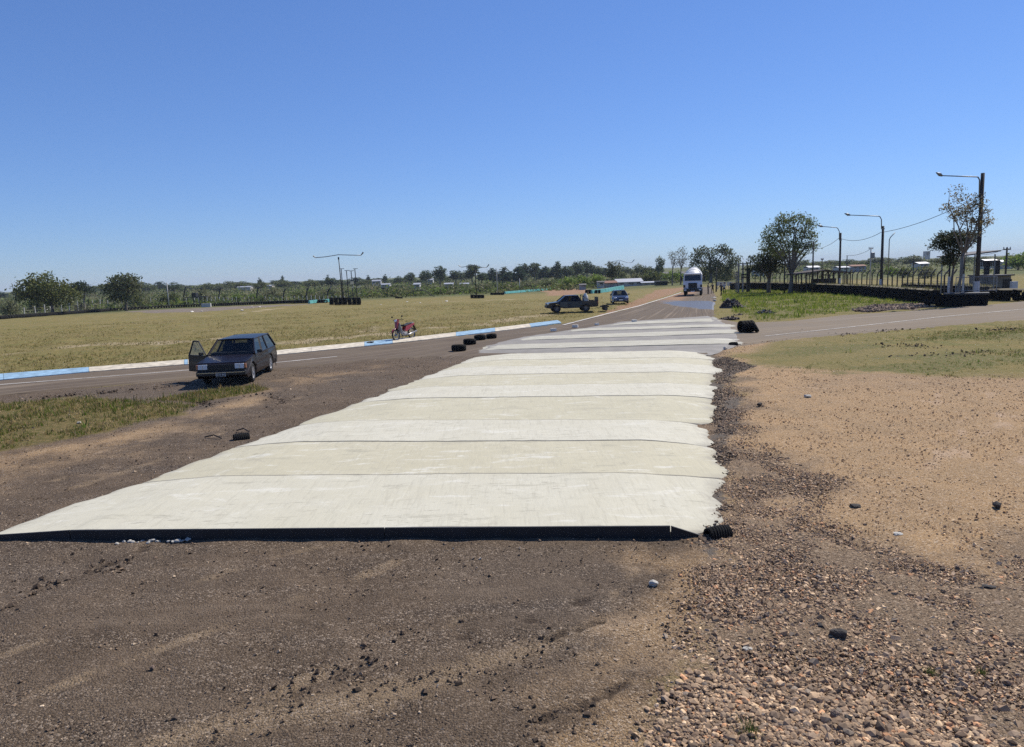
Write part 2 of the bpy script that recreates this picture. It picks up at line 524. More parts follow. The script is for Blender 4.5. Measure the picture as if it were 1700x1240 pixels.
def ribbon(name, Lp, Rp, m, lift, n=NTR, mm=MTR, ragged=0.0):
    Lq, Rq = pair_resample(Lp, Rp, n)
    v = np.linspace(0, 1, mm)
    XY = Lq[:, None, :] * (1 - v)[None, :, None] + Rq[:, None, :] * v[None, :, None]
    if ragged:
        P = XY[:, -1]
        dirv = Rq - Lq
        dirv /= np.maximum(np.hypot(*dirv.T)[:, None], 1e-6)
        XY[:, -1] += dirv * (ragged * (wnoise(P, 2.2) + 0.6 * wnoise(P + 5, 7)))[:, None]
    F2 = XY.reshape(-1, 2)
    z = Zt(F2[:, 0], F2[:, 1]) + lift
    z = z.reshape(n, mm)
    z[:, 0] -= lift + 0.05; z[:, -1] -= lift + 0.05      # the edges run into the ground
    XY[:, 0] = XY[:, 1] + (XY[:, 0] - XY[:, 1]); 
    V = np.concatenate([F2, z.reshape(-1, 1)], 1)
    i, j = np.meshgrid(np.arange(n - 1), np.arange(mm - 1), indexing='ij')
    Fc = np.stack([i * mm + j, i * mm + j + 1, (i + 1) * mm + j + 1, (i + 1) * mm + j], -1).reshape(-1, 4)
    me = np_mesh(name, V, Fc, m, smooth=False)
    s = np.concatenate([[0], np.cumsum(np.hypot(*np.diff((Lq + Rq) / 2, axis=0).T))])
    w = np.hypot(*(Rq - Lq).T)
    U = np.repeat(s[:, None], mm, 1); Vv = w[:, None] * v[None, :]
    uv = np.stack([U.ravel(), Vv.ravel()], 1)
    a = me.attributes.new('road_uv', 'FLOAT_VECTOR', 'POINT')
    a.data.foreach_set('vector', np.concatenate([uv, np.repeat(v[None, :], n, 0).reshape(-1, 1)], 1).astype(np.float32).ravel())
    return me

SR_N = gpoly([(1190, 583), (1232, 574), (1330, 561), (1450, 551), (1560, 541), (1700, 531), (1900, 519), (2300, 500)])
SR_F = gpoly([(1188, 527), (1232, 535), (1310, 532), (1400, 522), (1500, 516), (1640, 505), (1700, 499), (2300, 470)])

# one sheet: polar grid, dense ahead of the camera, reaching the horizon
front = np.radians(np.linspace(-50, 50, 560))
back = np.radians(np.linspace(50, 310, 60))[1:-1]
ang = np.concatenate([front, back])
rad = np.concatenate([np.geomspace(1.2, 60, 300), np.geomspace(60, 5200, 170)[1:]])
A, Rr = np.meshgrid(ang, rad)
gx = (np.sin(A) * Rr).ravel(); gy = (np.cos(A) * Rr).ravel()
P2 = np.stack([gx, gy], 1)
GM = ground_masks(P2)
gz = Zt(gx, gy)
relief = 0.012 * wnoise(P2, 2.3) + 0.006 * wnoise(P2 + 9, 6.1)
nearw = sstep(40, 12, np.hypot(gx, gy))
gz = gz + relief * nearw - 0.03 * GM['rut'] * sstep(45, 20, np.hypot(gx, gy)) + 0.02 * np.clip(GM['rut'] * (1 - GM['rut']) * 4, 0, 1) * nearw
field_bumps = 0.05 * wnoise(P2 + 3, 0.8) * sstep(25, 45, np.hypot(gx, gy)) * sstep(200, 120, np.hypot(gx, gy)) - 0.02
gz = gz + field_bumps * (1 - np.clip(GM['dirt'] * 2, 0, 1)) * sstep(25, 35, np.hypot(gx, gy))
# the ground sinks a little under the paved ribbons
under = np.maximum(np.clip(sdf(P2, np.concatenate([TR_L, TR_R[::-1]])) / 0.5, 0, 1), np.clip(sdf(P2, np.concatenate([SR_N, SR_F[::-1]])) / 0.5, 0, 1))
gz = np.where(under > 0, Zt(gx, gy) - 0.10 * under, gz)
na, nr = len(ang), len(rad)
ii, jj = np.meshgrid(np.arange(nr - 1), np.arange(na), indexing='ij')
j2 = (jj + 1) % na
quads = np.stack([ii * na + jj, (ii + 1) * na + jj, (ii + 1) * na + j2, ii * na + j2], -1).reshape(-1, 4)[:, ::-1]

# ------------------------------------------------------------------ ground material
def node_math(N, L, op, a, b=None, clamp=False):
    n = N.new('ShaderNodeMath'); n.operation = op; n.use_clamp = clamp
    for i, s in enumerate((a, b)):
        if s is None: continue
        if isinstance(s, (int, float)): n.inputs[i].default_value = s
        else: L.new(s, n.inputs[i])
    return n.outputs[0]

def node_mix(N, L, f, a, b):
    n = N.new('ShaderNodeMix'); n.data_type = 'RGBA'
    if isinstance(f, (int, float)): n.inputs[0].default_value = f
    else: L.new(f, n.inputs[0])
    for i, s in ((6, a), (7, b)):
        if isinstance(s, tuple): n.inputs[i].default_value = (*s, 1)
        else: L.new(s, n.inputs[i])
    return n.outputs[2]

def node_noise(N, L, vec, scale, detail=5, rough=0.6, dist=0.0):
    n = N.new('ShaderNodeTexNoise')
    n.inputs['Scale'].default_value = scale; n.inputs['Detail'].default_value = detail
    n.inputs['Roughness'].default_value = rough; n.inputs['Distortion'].default_value = dist
    L.new(vec, n.inputs['Vector'])
    return n.outputs['Fac']

def node_range(N, L, v, a, b, c=0.0, d=1.0, smooth=True):
    n = N.new('ShaderNodeMapRange')
    n.interpolation_type = 'SMOOTHSTEP' if smooth else 'LINEAR'
    n.inputs['From Min'].default_value = a; n.inputs['From Max'].default_value = b
    n.inputs['To Min'].default_value = c; n.inputs['To Max'].default_value = d
    L.new(v, n.inputs['Value'])
    return n.outputs[0]

def ground_material():
    m = bpy.data.materials.new('ground_earth_and_grass'); m.use_nodes = True
    N, L = m.node_tree.nodes, m.node_tree.links
    b = N['Principled BSDF']
    b.inputs['Roughness'].default_value = 0.95
    b.inputs['Specular IOR Level'].default_value = 0.15
    tc = N.new('ShaderNodeTexCoord').outputs['Object']
    def chan(name):
        a = N.new('ShaderNodeAttribute'); a.attribute_name = name
        s = N.new('ShaderNodeSeparateColor'); L.new(a.outputs['Color'], s.inputs[0])
        return s.outputs[0], s.outputs[1], s.outputs[2], a.outputs['Alpha']
    dirt, tan, gravel, grey = chan('zone_a')
    green, patch, red, asph = chan('zone_b')
    pale, rut, wash, rubble = chan('zone_c')
    nL = node_noise(N, L, tc, 0.12, 6, 0.6)
    nM = node_noise(N, L, tc, 0.9, 7, 0.65)
    nS = node_noise(N, L, tc, 7.0, 6, 0.7)
    nX = node_noise(N, L, tc, 45.0, 4, 0.7)
    def grains(scale, rnd=1.0):
        v = N.new('ShaderNodeTexVoronoi'); v.inputs['Scale'].default_value = scale; v.inputs['Randomness'].default_value = rnd
        L.new(tc, v.inputs['Vector'])
        sc2 = N.new('ShaderNodeSeparateColor'); L.new(v.outputs['Color'], sc2.inputs[0])
        return v.outputs['Distance'], sc2.outputs[0], sc2.outputs[1]
    g1d, g1c, g1k = grains(52.0)
    g2d, g2c, g2k = grains(125.0)
    def speckle(c, lo, hi, amt1=0.6, amt2=0.6):
        # coarse and fine grains, each with a tone of its own
        c = node_mix(N, L, node_math(N, L, 'MULTIPLY', node_range(N, L, g2c, 0.72, 0.95), amt2), c, hi)
        c = node_mix(N, L, node_math(N, L, 'MULTIPLY', node_range(N, L, g2c, 0.30, 0.05), amt2), c, lo)
        c = node_mix(N, L, node_math(N, L, 'MULTIPLY', node_range(N, L, g1c, 0.86, 0.97), amt1), c, hi)
        c = node_mix(N, L, node_math(N, L, 'MULTIPLY', node_range(N, L, g1c, 0.16, 0.04), amt1), c, lo)
        return c
    def edge(mask, amt=0.9, lo=0.4, hi=0.6, n=None):
        t = node_math(N, L, 'MULTIPLY_ADD', node_math(N, L, 'SUBTRACT', n or nS, 0.5), amt)
        t.node.inputs[2].default_value = 0
        s = node_math(N, L, 'ADD', mask, t)
        return node_range(N, L, s, lo, hi)
    # the mown field: straw and olive
    fieldc = node_mix(N, L, node_range(N, L, nM, 0.35, 0.65), (0.235, 0.180, 0.066), (0.165, 0.155, 0.048))
    fieldc = node_mix(N, L, node_range(N, L, nL, 0.42, 0.62), fieldc, (0.215, 0.175, 0.068))
    fieldc = node_mix(N, L, node_range(N, L, nS, 0.5, 0.72, 0, 0.7), fieldc, (0.38, 0.30, 0.15))
    fieldc = node_mix(N, L, node_range(N, L, nS, 0.46, 0.3, 0, 0.75), fieldc, (0.10, 0.105, 0.030))
    c = fieldc
    # distant land greener
    geo = N.new('ShaderNodeSeparateXYZ'); L.new(tc, geo.inputs[0])
    rr = node_math(N, L, 'ADD', node_math(N, L, 'MULTIPLY', geo.outputs[0], geo.outputs[0]), node_math(N, L, 'MULTIPLY', geo.outputs[1], geo.outputs[1]))
    rr = node_math(N, L, 'SQRT', rr)
    farf = node_range(N, L, rr, 125, 175)
    farc = node_mix(N, L, node_range(N, L, nL, 0.4, 0.6), (0.080, 0.100, 0.030), (0.13, 0.125, 0.05))
    c = node_mix(N, L, farf, c, farc)
    c = node_mix(N, L, edge(pale, 0.8, 0.4, 0.8), c, (0.36, 0.29, 0.17))
    c = node_mix(N, L, edge(asph, 0.7), c, (0.20, 0.165, 0.13))
    c = node_mix(N, L, edge(red, 0.7), c, (0.29, 0.18, 0.105))
    # brown compacted dirt
    dc = node_mix(N, L, node_range(N, L, nM, 0.3, 0.7), (0.092, 0.065, 0.042), (0.150, 0.108, 0.071))
    dc = node_mix(N, L, node_range(N, L, nL, 0.45, 0.6, 0, 0.6), dc, (0.112, 0.090, 0.070))
    dc = node_mix(N, L, node_range(N, L, nX, 0.58, 0.75, 0, 0.6), dc, (0.42, 0.345, 0.27))
    dc = node_mix(N, L, node_range(N, L, nX, 0.42, 0.28, 0, 0.75), dc, (0.055, 0.042, 0.034))
    dc = node_mix(N, L, edge(wash, 0.8, 0.35, 0.75), dc, (0.235, 0.170, 0.105))
    mt = N.new('ShaderNodeMapping'); mt.inputs['Rotation'].default_value = (0, 0, math.radians(-32)); mt.inputs['Scale'].default_value = (0.35, 2.6, 1); L.new(tc, mt.inputs['Vector'])
    trk = node_noise(N, L, mt.outputs[0], 0.8, 6, 0.62)            # faint wheel tracks and sweeps
    dc = node_mix(N, L, node_range(N, L, trk, 0.54, 0.70, 0, 0.55), dc, (0.205, 0.155, 0.108))
    dc = node_mix(N, L, node_range(N, L, trk, 0.44, 0.30, 0, 0.60), dc, (0.060, 0.046, 0.036))
    dsm = speckle(dc, (0.036, 0.027, 0.020), (0.27, 0.21, 0.155), 0.4, 0.4)
    dro = speckle(dc, (0.022, 0.016, 0.012), (0.42, 0.335, 0.25), 0.65, 0.6)
    dc = node_mix(N, L, node_range(N, L, trk, 0.40, 0.60), dro, dsm)
    c = node_mix(N, L, edge(dirt), c, dc)
    # sandy orange gravel
    t = node_mix(N, L, node_range(N, L, nM, 0.3, 0.7), (0.455, 0.290, 0.140), (0.36, 0.238, 0.120))
    t = node_mix(N, L, node_range(N, L, nX, 0.56, 0.72, 0, 0.8), t, (0.62, 0.47, 0.31))
    t = node_mix(N, L, node_range(N, L, nX, 0.44, 0.3, 0, 0.8), t, (0.14, 0.09, 0.055))
    t = node_mix(N, L, node_range(N, L, nS, 0.55, 0.75, 0, 0.55), t, (0.22, 0.15, 0.09))
    t = node_mix(N, L, node_range(N, L, nL, 0.5, 0.66, 0, 0.5), t, (0.22, 0.155, 0.10))
    t = node_mix(N, L, edge(wash, 0.8, 0.35, 0.8), t, (0.50, 0.35, 0.22))
    t = speckle(t, (0.15, 0.10, 0.065), (0.60, 0.47, 0.33), 0.7, 0.6)
    c = node_mix(N, L, edge(tan, 1.3, 0.2, 0.8, nM), c, t)
    g = node_mix(N, L, nX, (0.140, 0.098, 0.062), (0.29, 0.205, 0.130))
    g = speckle(g, (0.035, 0.025, 0.018), (0.44, 0.34, 0.235), 0.8, 0.6)
    c = node_mix(N, L, edge(gravel, 1.6, 0.2, 0.8, nM), c, g)
    gy_ = node_mix(N, L, nX, (0.075, 0.064, 0.052), (0.20, 0.168, 0.135))
    c = node_mix(N, L, edge(grey, 1.2), c, gy_)
    rc = node_mix(N, L, nS, (0.12, 0.09, 0.07), (0.30, 0.24, 0.19))
    # grass patches
    pg = node_mix(N, L, node_range(N, L, nS, 0.35, 0.65), (0.105, 0.098, 0.028), (0.22, 0.16, 0.07))
    c = node_mix(N, L, edge(patch, 1.3, 0.4, 0.7, nM), c, pg)
    gg = node_mix(N, L, node_range(N, L, nS, 0.35, 0.65), (0.105, 0.125, 0.028), (0.235, 0.180, 0.085))
    c = node_mix(N, L, edge(green, 1.5, 0.38, 0.66, nM), c, gg)
    c = node_mix(N, L, edge(rubble), c, rc)
    c = node_mix(N, L, node_math(N, L, 'MULTIPLY', edge(rut, 1.6, 0.5, 0.85), 0.75), c, (0.048, 0.035, 0.026))
    L.new(c, b.inputs['Base Color'])
    bp = N.new('ShaderNodeBump'); bp.inputs['Strength'].default_value = 0.9; bp.inputs['Distance'].default_value = 0.035
    h = node_math(N, L, 'ADD', node_math(N, L, 'MULTIPLY', nX, 0.3), node_math(N, L, 'MULTIPLY', nS, 0.7))
    h = node_math(N, L, 'SUBTRACT', h, node_math(N, L, 'ADD', node_math(N, L, 'MULTIPLY', g1d, 0.45), node_math(N, L, 'MULTIPLY', g2d, 0.22)))
    L.new(h, bp.inputs['Height']); L.new(bp.outputs[0], b.inputs['Normal'])
    return m

gme = np_mesh('ground', np.stack([gx, gy, gz], 1), quads, ground_material(), smooth=True)
for nm, ch in (('zone_a', ('dirt', 'tan', 'gravel', 'grey')), ('zone_b', ('green', 'patch', 'red', 'asph')), ('zone_c', ('pale', 'rut', 'wash', 'rubble'))):
    a = gme.attributes.new(nm, 'FLOAT_COLOR', 'POINT')
    a.data.foreach_set('color', np.stack([GM[k] for k in ch], 1).astype(np.float32).ravel())
ground = link(gme, 'ground'); tag(ground, kind='structure')

def road_material(name, c0, c1, cstreak, cdark, wet=None, earth=None):
    m = bpy.data.materials.new(name); m.use_nodes = True
    N, L = m.node_tree.nodes, m.node_tree.links
    b = N['Principled BSDF']
    b.inputs['Specular IOR Level'].default_value = 0.15
    tc = N.new('ShaderNodeTexCoord').outputs['Object']
    a = N.new('ShaderNodeAttribute'); a.attribute_name = 'road_uv'
    mp = N.new('ShaderNodeMapping'); mp.inputs['Scale'].default_value = (0.055, 1.6, 0.0); L.new(a.outputs['Vector'], mp.inputs['Vector'])
    st = node_noise(N, L, mp.outputs[0], 1.0, 7, 0.65)
    mp2 = N.new('ShaderNodeMapping'); mp2.inputs['Scale'].default_value = (0.03, 4.5, 0.0); mp2.inputs['Location'].default_value = (7, 3, 0); L.new(a.outputs['Vector'], mp2.inputs['Vector'])
    st2 = node_noise(N, L, mp2.outputs[0], 1.0, 5, 0.6)
    nM = node_noise(N, L, tc, 0.35, 6, 0.65)
    nX = node_noise(N, L, tc, 35, 4, 0.7)
    c = node_mix(N, L, node_range(N, L, nM, 0.35, 0.65), c0, c1)
    c = node_mix(N, L, node_range(N, L, st, 0.52, 0.66, 0, 0.85), c, cstreak)
    c = node_mix(N, L, node_range(N, L, st2, 0.46, 0.3, 0, 0.7), c, cdark)
    c = node_mix(N, L, node_range(N, L, st2, 0.58, 0.68, 0, 0.6), c, cstreak)
    c = node_mix(N, L, node_range(N, L, nX, 0.35, 0.7, 0.25, 0), c, cdark)
    sx = N.new('ShaderNodeSeparateXYZ'); L.new(a.outputs['Vector'], sx.inputs[0])
    if earth:   # loose red earth spread over the left of the far straight
        s0, s1, v0, v1, ec = earth
        f = node_math(N, L, 'MULTIPLY', node_range(N, L, sx.outputs[0], s0, s1), node_range(N, L, node_math(N, L, 'ADD', sx.outputs[2], node_math(N, L, 'MULTIPLY', node_math(N, L, 'SUBTRACT', st, 0.5), 0.5)), v1, v0))
        c = node_mix(N, L, f, c, ec)
    L.new(c, b.inputs['Base Color'])
    rg = node_range(N, L, nM, 0.3, 0.7, 0.8, 0.95)
    if wet:
        px_, py_, rx, ry = wet
        sp = N.new('ShaderNodeSeparateXYZ'); L.new(tc, sp.inputs[0])
        dx = node_math(N, L, 'DIVIDE', node_math(N, L, 'SUBTRACT', sp.outputs[0], px_), rx)
        dy = node_math(N, L, 'DIVIDE', node_math(N, L, 'SUBTRACT', sp.outputs[1], py_), ry)
        q = node_math(N, L, 'ADD', node_math(N, L, 'MULTIPLY', dx, dx), node_math(N, L, 'MULTIPLY', dy, dy))
        q = node_math(N, L, 'ADD', q, node_math(N, L, 'MULTIPLY', node_math(N, L, 'SUBTRACT', nM, 0.5), 2.6))
        wf = node_range(N, L, q, 1.15, 0.75)
        rgm = N.new('ShaderNodeMix'); L.new(wf, rgm.inputs[0]); L.new(rg, rgm.inputs[2]); rgm.inputs[3].default_value = 0.42
        rg = rgm.outputs[0]
        cm = node_mix(N, L, wf, c, (0.075, 0.072, 0.07))
        L.new(cm, b.inputs['Base Color'])
        spm = N.new('ShaderNodeMix'); L.new(wf, spm.inputs[0]); spm.inputs[2].default_value = 0.15; spm.inputs[3].default_value = 0.5
        L.new(spm.outputs[0], b.inputs['Specular IOR Level'])
    L.new(rg, b.inputs['Roughness'])
    bp = N.new('ShaderNodeBump'); bp.inputs['Strength'].default_value = 0.35 if wet else 0.6; bp.inputs['Distance'].default_value = 0.006
    L.new(nX, bp.inputs['Height']); L.new(bp.outputs[0], b.inputs['Normal'])
    return m

wp = G(1145, 510)
TRACK_MAT = road_material('track_asphalt', (0.124, 0.094, 0.066), (0.158, 0.125, 0.090), (0.27, 0.215, 0.155), (0.060, 0.047, 0.036), wet=(wp.x + 2.2, wp.y + 3, 2.6, 12.0), earth=(112, 128, 0.30, 0.52, (0.27, 0.165, 0.095)))
track = link(ribbon('track', TR_L, TR_R, TRACK_MAT, 0.03, ragged=0.12), 'track'); tag(track, kind='structure')
SROAD_MAT = road_material('side_road_dust', (0.185, 0.150, 0.110), (0.225, 0.180, 0.128), (0.30, 0.245, 0.18), (0.12, 0.098, 0.075))
sroad = link(ribbon('side_road', SR_N, SR_F, SROAD_MAT, 0.022, n=120, mm=16, ragged=0.25), 'side_road'); tag(sroad, kind='structure')

# painted edge lines lying on the asphalt
def line_strip(name, pts, w, m, lift, n=80):
    p = resample(pts, n)
    t = np.gradient(p, axis=0); t /= np.hypot(*t.T)[:, None]
    nrm = np.stack([-t[:, 1], t[:, 0]], 1)
    ww = w * (1 + 0.25 * wnoise(p, 3.0))
    a, b = p + nrm * ww[:, None] / 2, p - nrm * ww[:, None] / 2
    V = np.concatenate([np.c_[a, Zt(a[:, 0], a[:, 1]) + lift], np.c_[b, Zt(b[:, 0], b[:, 1]) + lift]])
    i = np.arange(n - 1)
    return np_mesh(name, V, np.stack([i, i + n, i + n + 1, i + 1], 1), m)
LINE_MAT = mat('road_paint_worn', (0.52, 0.49, 0.44), 0.7, var=0.35, scale=2.5)
ln = line_strip('edge_line', extend_back(gpoly([(0, 640), (150, 628.5), (310, 616), (470, 602), (560, 593)]), 50), 0.13, LINE_MAT, 0.038)
tag(link(ln, 'edge_line', track), kind='structure')
ln = line_strip('edge_line', gpoly([(935, 541), (1000, 524), (1060, 509), (1100, 496.5), (1131, 486)]), 0.22, LINE_MAT, 0.06)
tag(link(ln, 'edge_line', track), kind='structure')
ln = line_strip('edge_line', gpoly([(1270, 559), (1400, 545), (1560, 527), (1700, 514)]), 0.10, LINE_MAT, 0.034)
tag(link(ln, 'edge_line', sroad), kind='structure')

# kerb: painted concrete blocks along the outside of the track
KERB_WHITE = mat('kerb_white_paint', (0.56, 0.50, 0.39), 0.8, var=0.4, scale=3.5, bump=0.004)
KERB_BLUE = mat('kerb_blue_paint', (0.24, 0.38, 0.50), 0.8, var=0.4, scale=3.5, bump=0.004)
kerb = thing('kerb', (0, 0, 0), 'low painted track kerb in long blue and white blocks beside the mown field', 'kerb')
Ko, Ki = pair_resample(KERB_OUT, KERB_IN, 400)
# where colours change, as pixel columns of the photograph turned into positions along the kerb
mid = (Ko + Ki) / 2
colpx = np.array([(850 + FPX * (Rv.x * q[0] + Rv.y * q[1] + Rv.z * (0 - CAMH)) / max(Fv.x * q[0] + Fv.y * q[1] + Fv.z * (0 - CAMH), 0.1)) for q in mid])
bounds = [-1e9, -420, -150, 148, 306, 312, 605, 652, 757, 822, 880, 1e9]
cols = ['b', 'w', 'b', 'w', 'b', 'w', 'b', 'w', 'b', 'w', 'b']
for (x0, x1), cc in zip(zip(bounds[:-1], bounds[1:]), cols):
    t0_, t1_ = np.interp([x0, x1], colpx, np.arange(len(colpx)))
    if t1_ - t0_ < 0.02: continue
    tq = np.linspace(t0_, t1_, max(3, int((t1_ - t0_) * 2)))
    Kos = np.stack([np.interp(tq, np.arange(400), Ko[:, i]) for i in (0, 1)], 1); Kis = np.stack([np.interp(tq, np.arange(400), Ki[:, i]) for i in (0, 1)], 1); mids = (Kos + Kis) / 2
    # cut the run into blocks of about three metres
    s = np.concatenate([[0], np.cumsum(np.hypot(*np.diff(mids, axis=0).T))])
    nb = max(1, int(round(s[-1] / 3.0)))
    for b_ in range(nb):
        t0, t1 = s[-1] * b_ / nb + 0.006, s[-1] * (b_ + 1) / nb - 0.006
        tt = np.linspace(t0, t1, 5)
        o_ = np.stack([np.interp(tt, s, Kos[:, 0]), np.interp(tt, s, Kos[:, 1])], 1)
        i_ = np.stack([np.interp(tt, s, Kis[:, 0]), np.interp(tt, s, Kis[:, 1])], 1)
        mb = MB()
        prof = [(0.0, -0.05), (0.0, 0.09), (0.25, 0.10), (0.72, 0.075), (1.0, 0.04), (1.0, -0.05)]
        vs, fs = [], []
        for o2, i2 in zip(o_, i_):
            for f, h in prof:
                q = o2 * (1 - f) + i2 * f
                vs.append((q[0], q[1], float(Zt(q[0], q[1])) + h))
        k = len(prof)
        for a_ in range(len(o_) - 1):
            for j in range(k - 1):
                fs.append((a_ * k + j, a_ * k + j + 1, (a_ + 1) * k + j + 1, (a_ + 1) * k + j))
        fs.append(tuple(range(k))); fs.append(tuple(len(vs) - k + j for j in range(k - 1, -1, -1)))
        mb.add(vs, fs).build('kerb_block', KERB_BLUE if cc == 'b' else KERB_WHITE, kerb)

# ------------------------------------------------------------------ new concrete, poured in strips across the track
def concrete_material(name, ca, cb, seed):
    m = bpy.data.materials.new(name); m.use_nodes = True
    N, L = m.node_tree.nodes, m.node_tree.links
    b = N['Principled BSDF']
    b.inputs['Roughness'].default_value = 0.85
    b.inputs['Specular IOR Level'].default_value = 0.3
    tc = N.new('ShaderNodeTexCoord')
    mp = N.new('ShaderNodeMapping'); mp.inputs['Location'].default_value = (seed * 3.1, seed * 7.7, 0); L.new(tc.outputs['Object'], mp.inputs['Vector'])
    v = mp.outputs[0]
    nL = node_noise(N, L, v, 0.45, 6, 0.6, 0.6)
    nM = node_noise(N, L, v, 2.2, 7, 0.7, 0.8)
    nX = node_noise(N, L, v, 38, 4, 0.7)
    ms = N.new('ShaderNodeMapping'); ms.inputs['Scale'].default_value = (5.0, 0.5, 1); ms.inputs['Rotation'].default_value = (0, 0, math.radians(-24)); L.new(v, ms.inputs['Vector'])
    br = node_noise(N, L, ms.outputs[0], 4.0, 4, 0.6)          # broom strokes
    c = node_mix(N, L, node_range(N, L, nL, 0.35, 0.65), ca, cb)
    c = node_mix(N, L, node_range(N, L, nM, 0.56, 0.7, 0, 0.6), c, (0.58, 0.565, 0.50))
    c = node_mix(N, L, node_range(N, L, nM, 0.42, 0.3, 0, 0.4), c, (0.36, 0.335, 0.28))
    md = N.new('ShaderNodeMapping'); md.inputs['Scale'].default_value = (0.28, 1.0, 1); md.inputs['Rotation'].default_value = (0, 0, math.radians(4)); L.new(v, md.inputs['Vector'])
    drag = node_noise(N, L, md.outputs[0], 3.2, 8, 0.72, 0.4)      # trowel drags and laitance along the pour
    c = node_mix(N, L, node_range(N, L, drag, 0.555, 0.64, 0, 0.85), c, (0.585, 0.57, 0.515))
    c = node_mix(N, L, node_range(N, L, drag, 0.44, 0.34, 0, 0.55), c, (0.33, 0.315, 0.26))
    nC = node_noise(N, L, md.outputs[0], 14.0, 6, 0.75)
    c = node_mix(N, L, node_math(N, L, 'MULTIPLY', node_range(N, L, nC, 0.43, 0.33, 0, 0.8), node_range(N, L, nL, 0.42, 0.6)), c, (0.22, 0.205, 0.165))
    c = node_mix(N, L, node_range(N, L, br, 0.50, 0.30, 0, 0.35), c, (0.36, 0.34, 0.28))
    pit = node_math(N, L, 'MULTIPLY', node_range(N, L, nX, 0.36, 0.27), node_range(N, L, nL, 0.45, 0.58))
    c = node_mix(N, L, node_math(N, L, 'MULTIPLY', pit, 0.7), c, (0.20, 0.185, 0.15))
    a = N.new('ShaderNodeAttribute'); a.attribute_name = 'edge_dirt'
    ef = node_math(N, L, 'ADD', a.outputs['Fac'], node_math(N, L, 'MULTIPLY', node_math(N, L, 'SUBTRACT', nM, 0.5), 0.9))
    c = node_mix(N, L, node_range(N, L, ef, 0.55, 1.0, 0, 0.85), c, (0.27, 0.25, 0.22))
    tn = N.new('ShaderNodeVectorMath'); tn.operation = 'MULTIPLY'; tn.inputs[1].default_value = (1.06, 1.055, 0.985); L.new(c, tn.inputs[0]); c = tn.outputs[0]
    L.new(c, b.inputs['Base Color'])
    bp = N.new('ShaderNodeBump'); bp.inputs['Strength'].default_value = 0.6; bp.inputs['Distance'].default_value = 0.014
    h = node_math(N, L, 'ADD', node_math(N, L, 'MULTIPLY', nX, 0.35), node_math(N, L, 'ADD', node_math(N, L, 'MULTIPLY', nM, 1.0), node_math(N, L, 'MULTIPLY', br, 0.5)))
    L.new(h, bp.inputs['Height']); L.new(bp.outputs[0], b.inputs['Normal'])
    return m

pavement = bpy.data.objects.new('concrete_pavement', None); COL.objects.link(pavement)
tag(pavement, 'new pale concrete pavement poured in side by side strips across the track', None, None, 'structure')
JL = [(-48, 897), (228, 803), (386, 743), (492, 707), (588, 670), (640, 650), (690, 631), (728, 616), (760, 604), (790, 593)]
JR = [(1170, 890), (1194, 797), (1187, 742), (1178, 706), (1188, 663), (1186, 642), (1184, 622), (1184, 608), (1182, 598), (1170, 586)]
STRIP_COL = [((0.496, 0.473, 0.392), (0.521, 0.502, 0.430)), ((0.454, 0.424, 0.328), (0.479, 0.449, 0.352)), ((0.505, 0.484, 0.410), (0.530, 0.511, 0.443)), ((0.451, 0.424, 0.328), (0.474, 0.447, 0.350)),
             ((0.505, 0.486, 0.414), (0.525, 0.504, 0.435)), ((0.456, 0.427, 0.330), (0.474, 0.447, 0.350)), ((0.515, 0.495, 0.425), (0.530, 0.511, 0.445)), ((0.461, 0.434, 0.338), (0.479, 0.451, 0.354)), ((0.505, 0.482, 0.402), (0.519, 0.498, 0.423))]

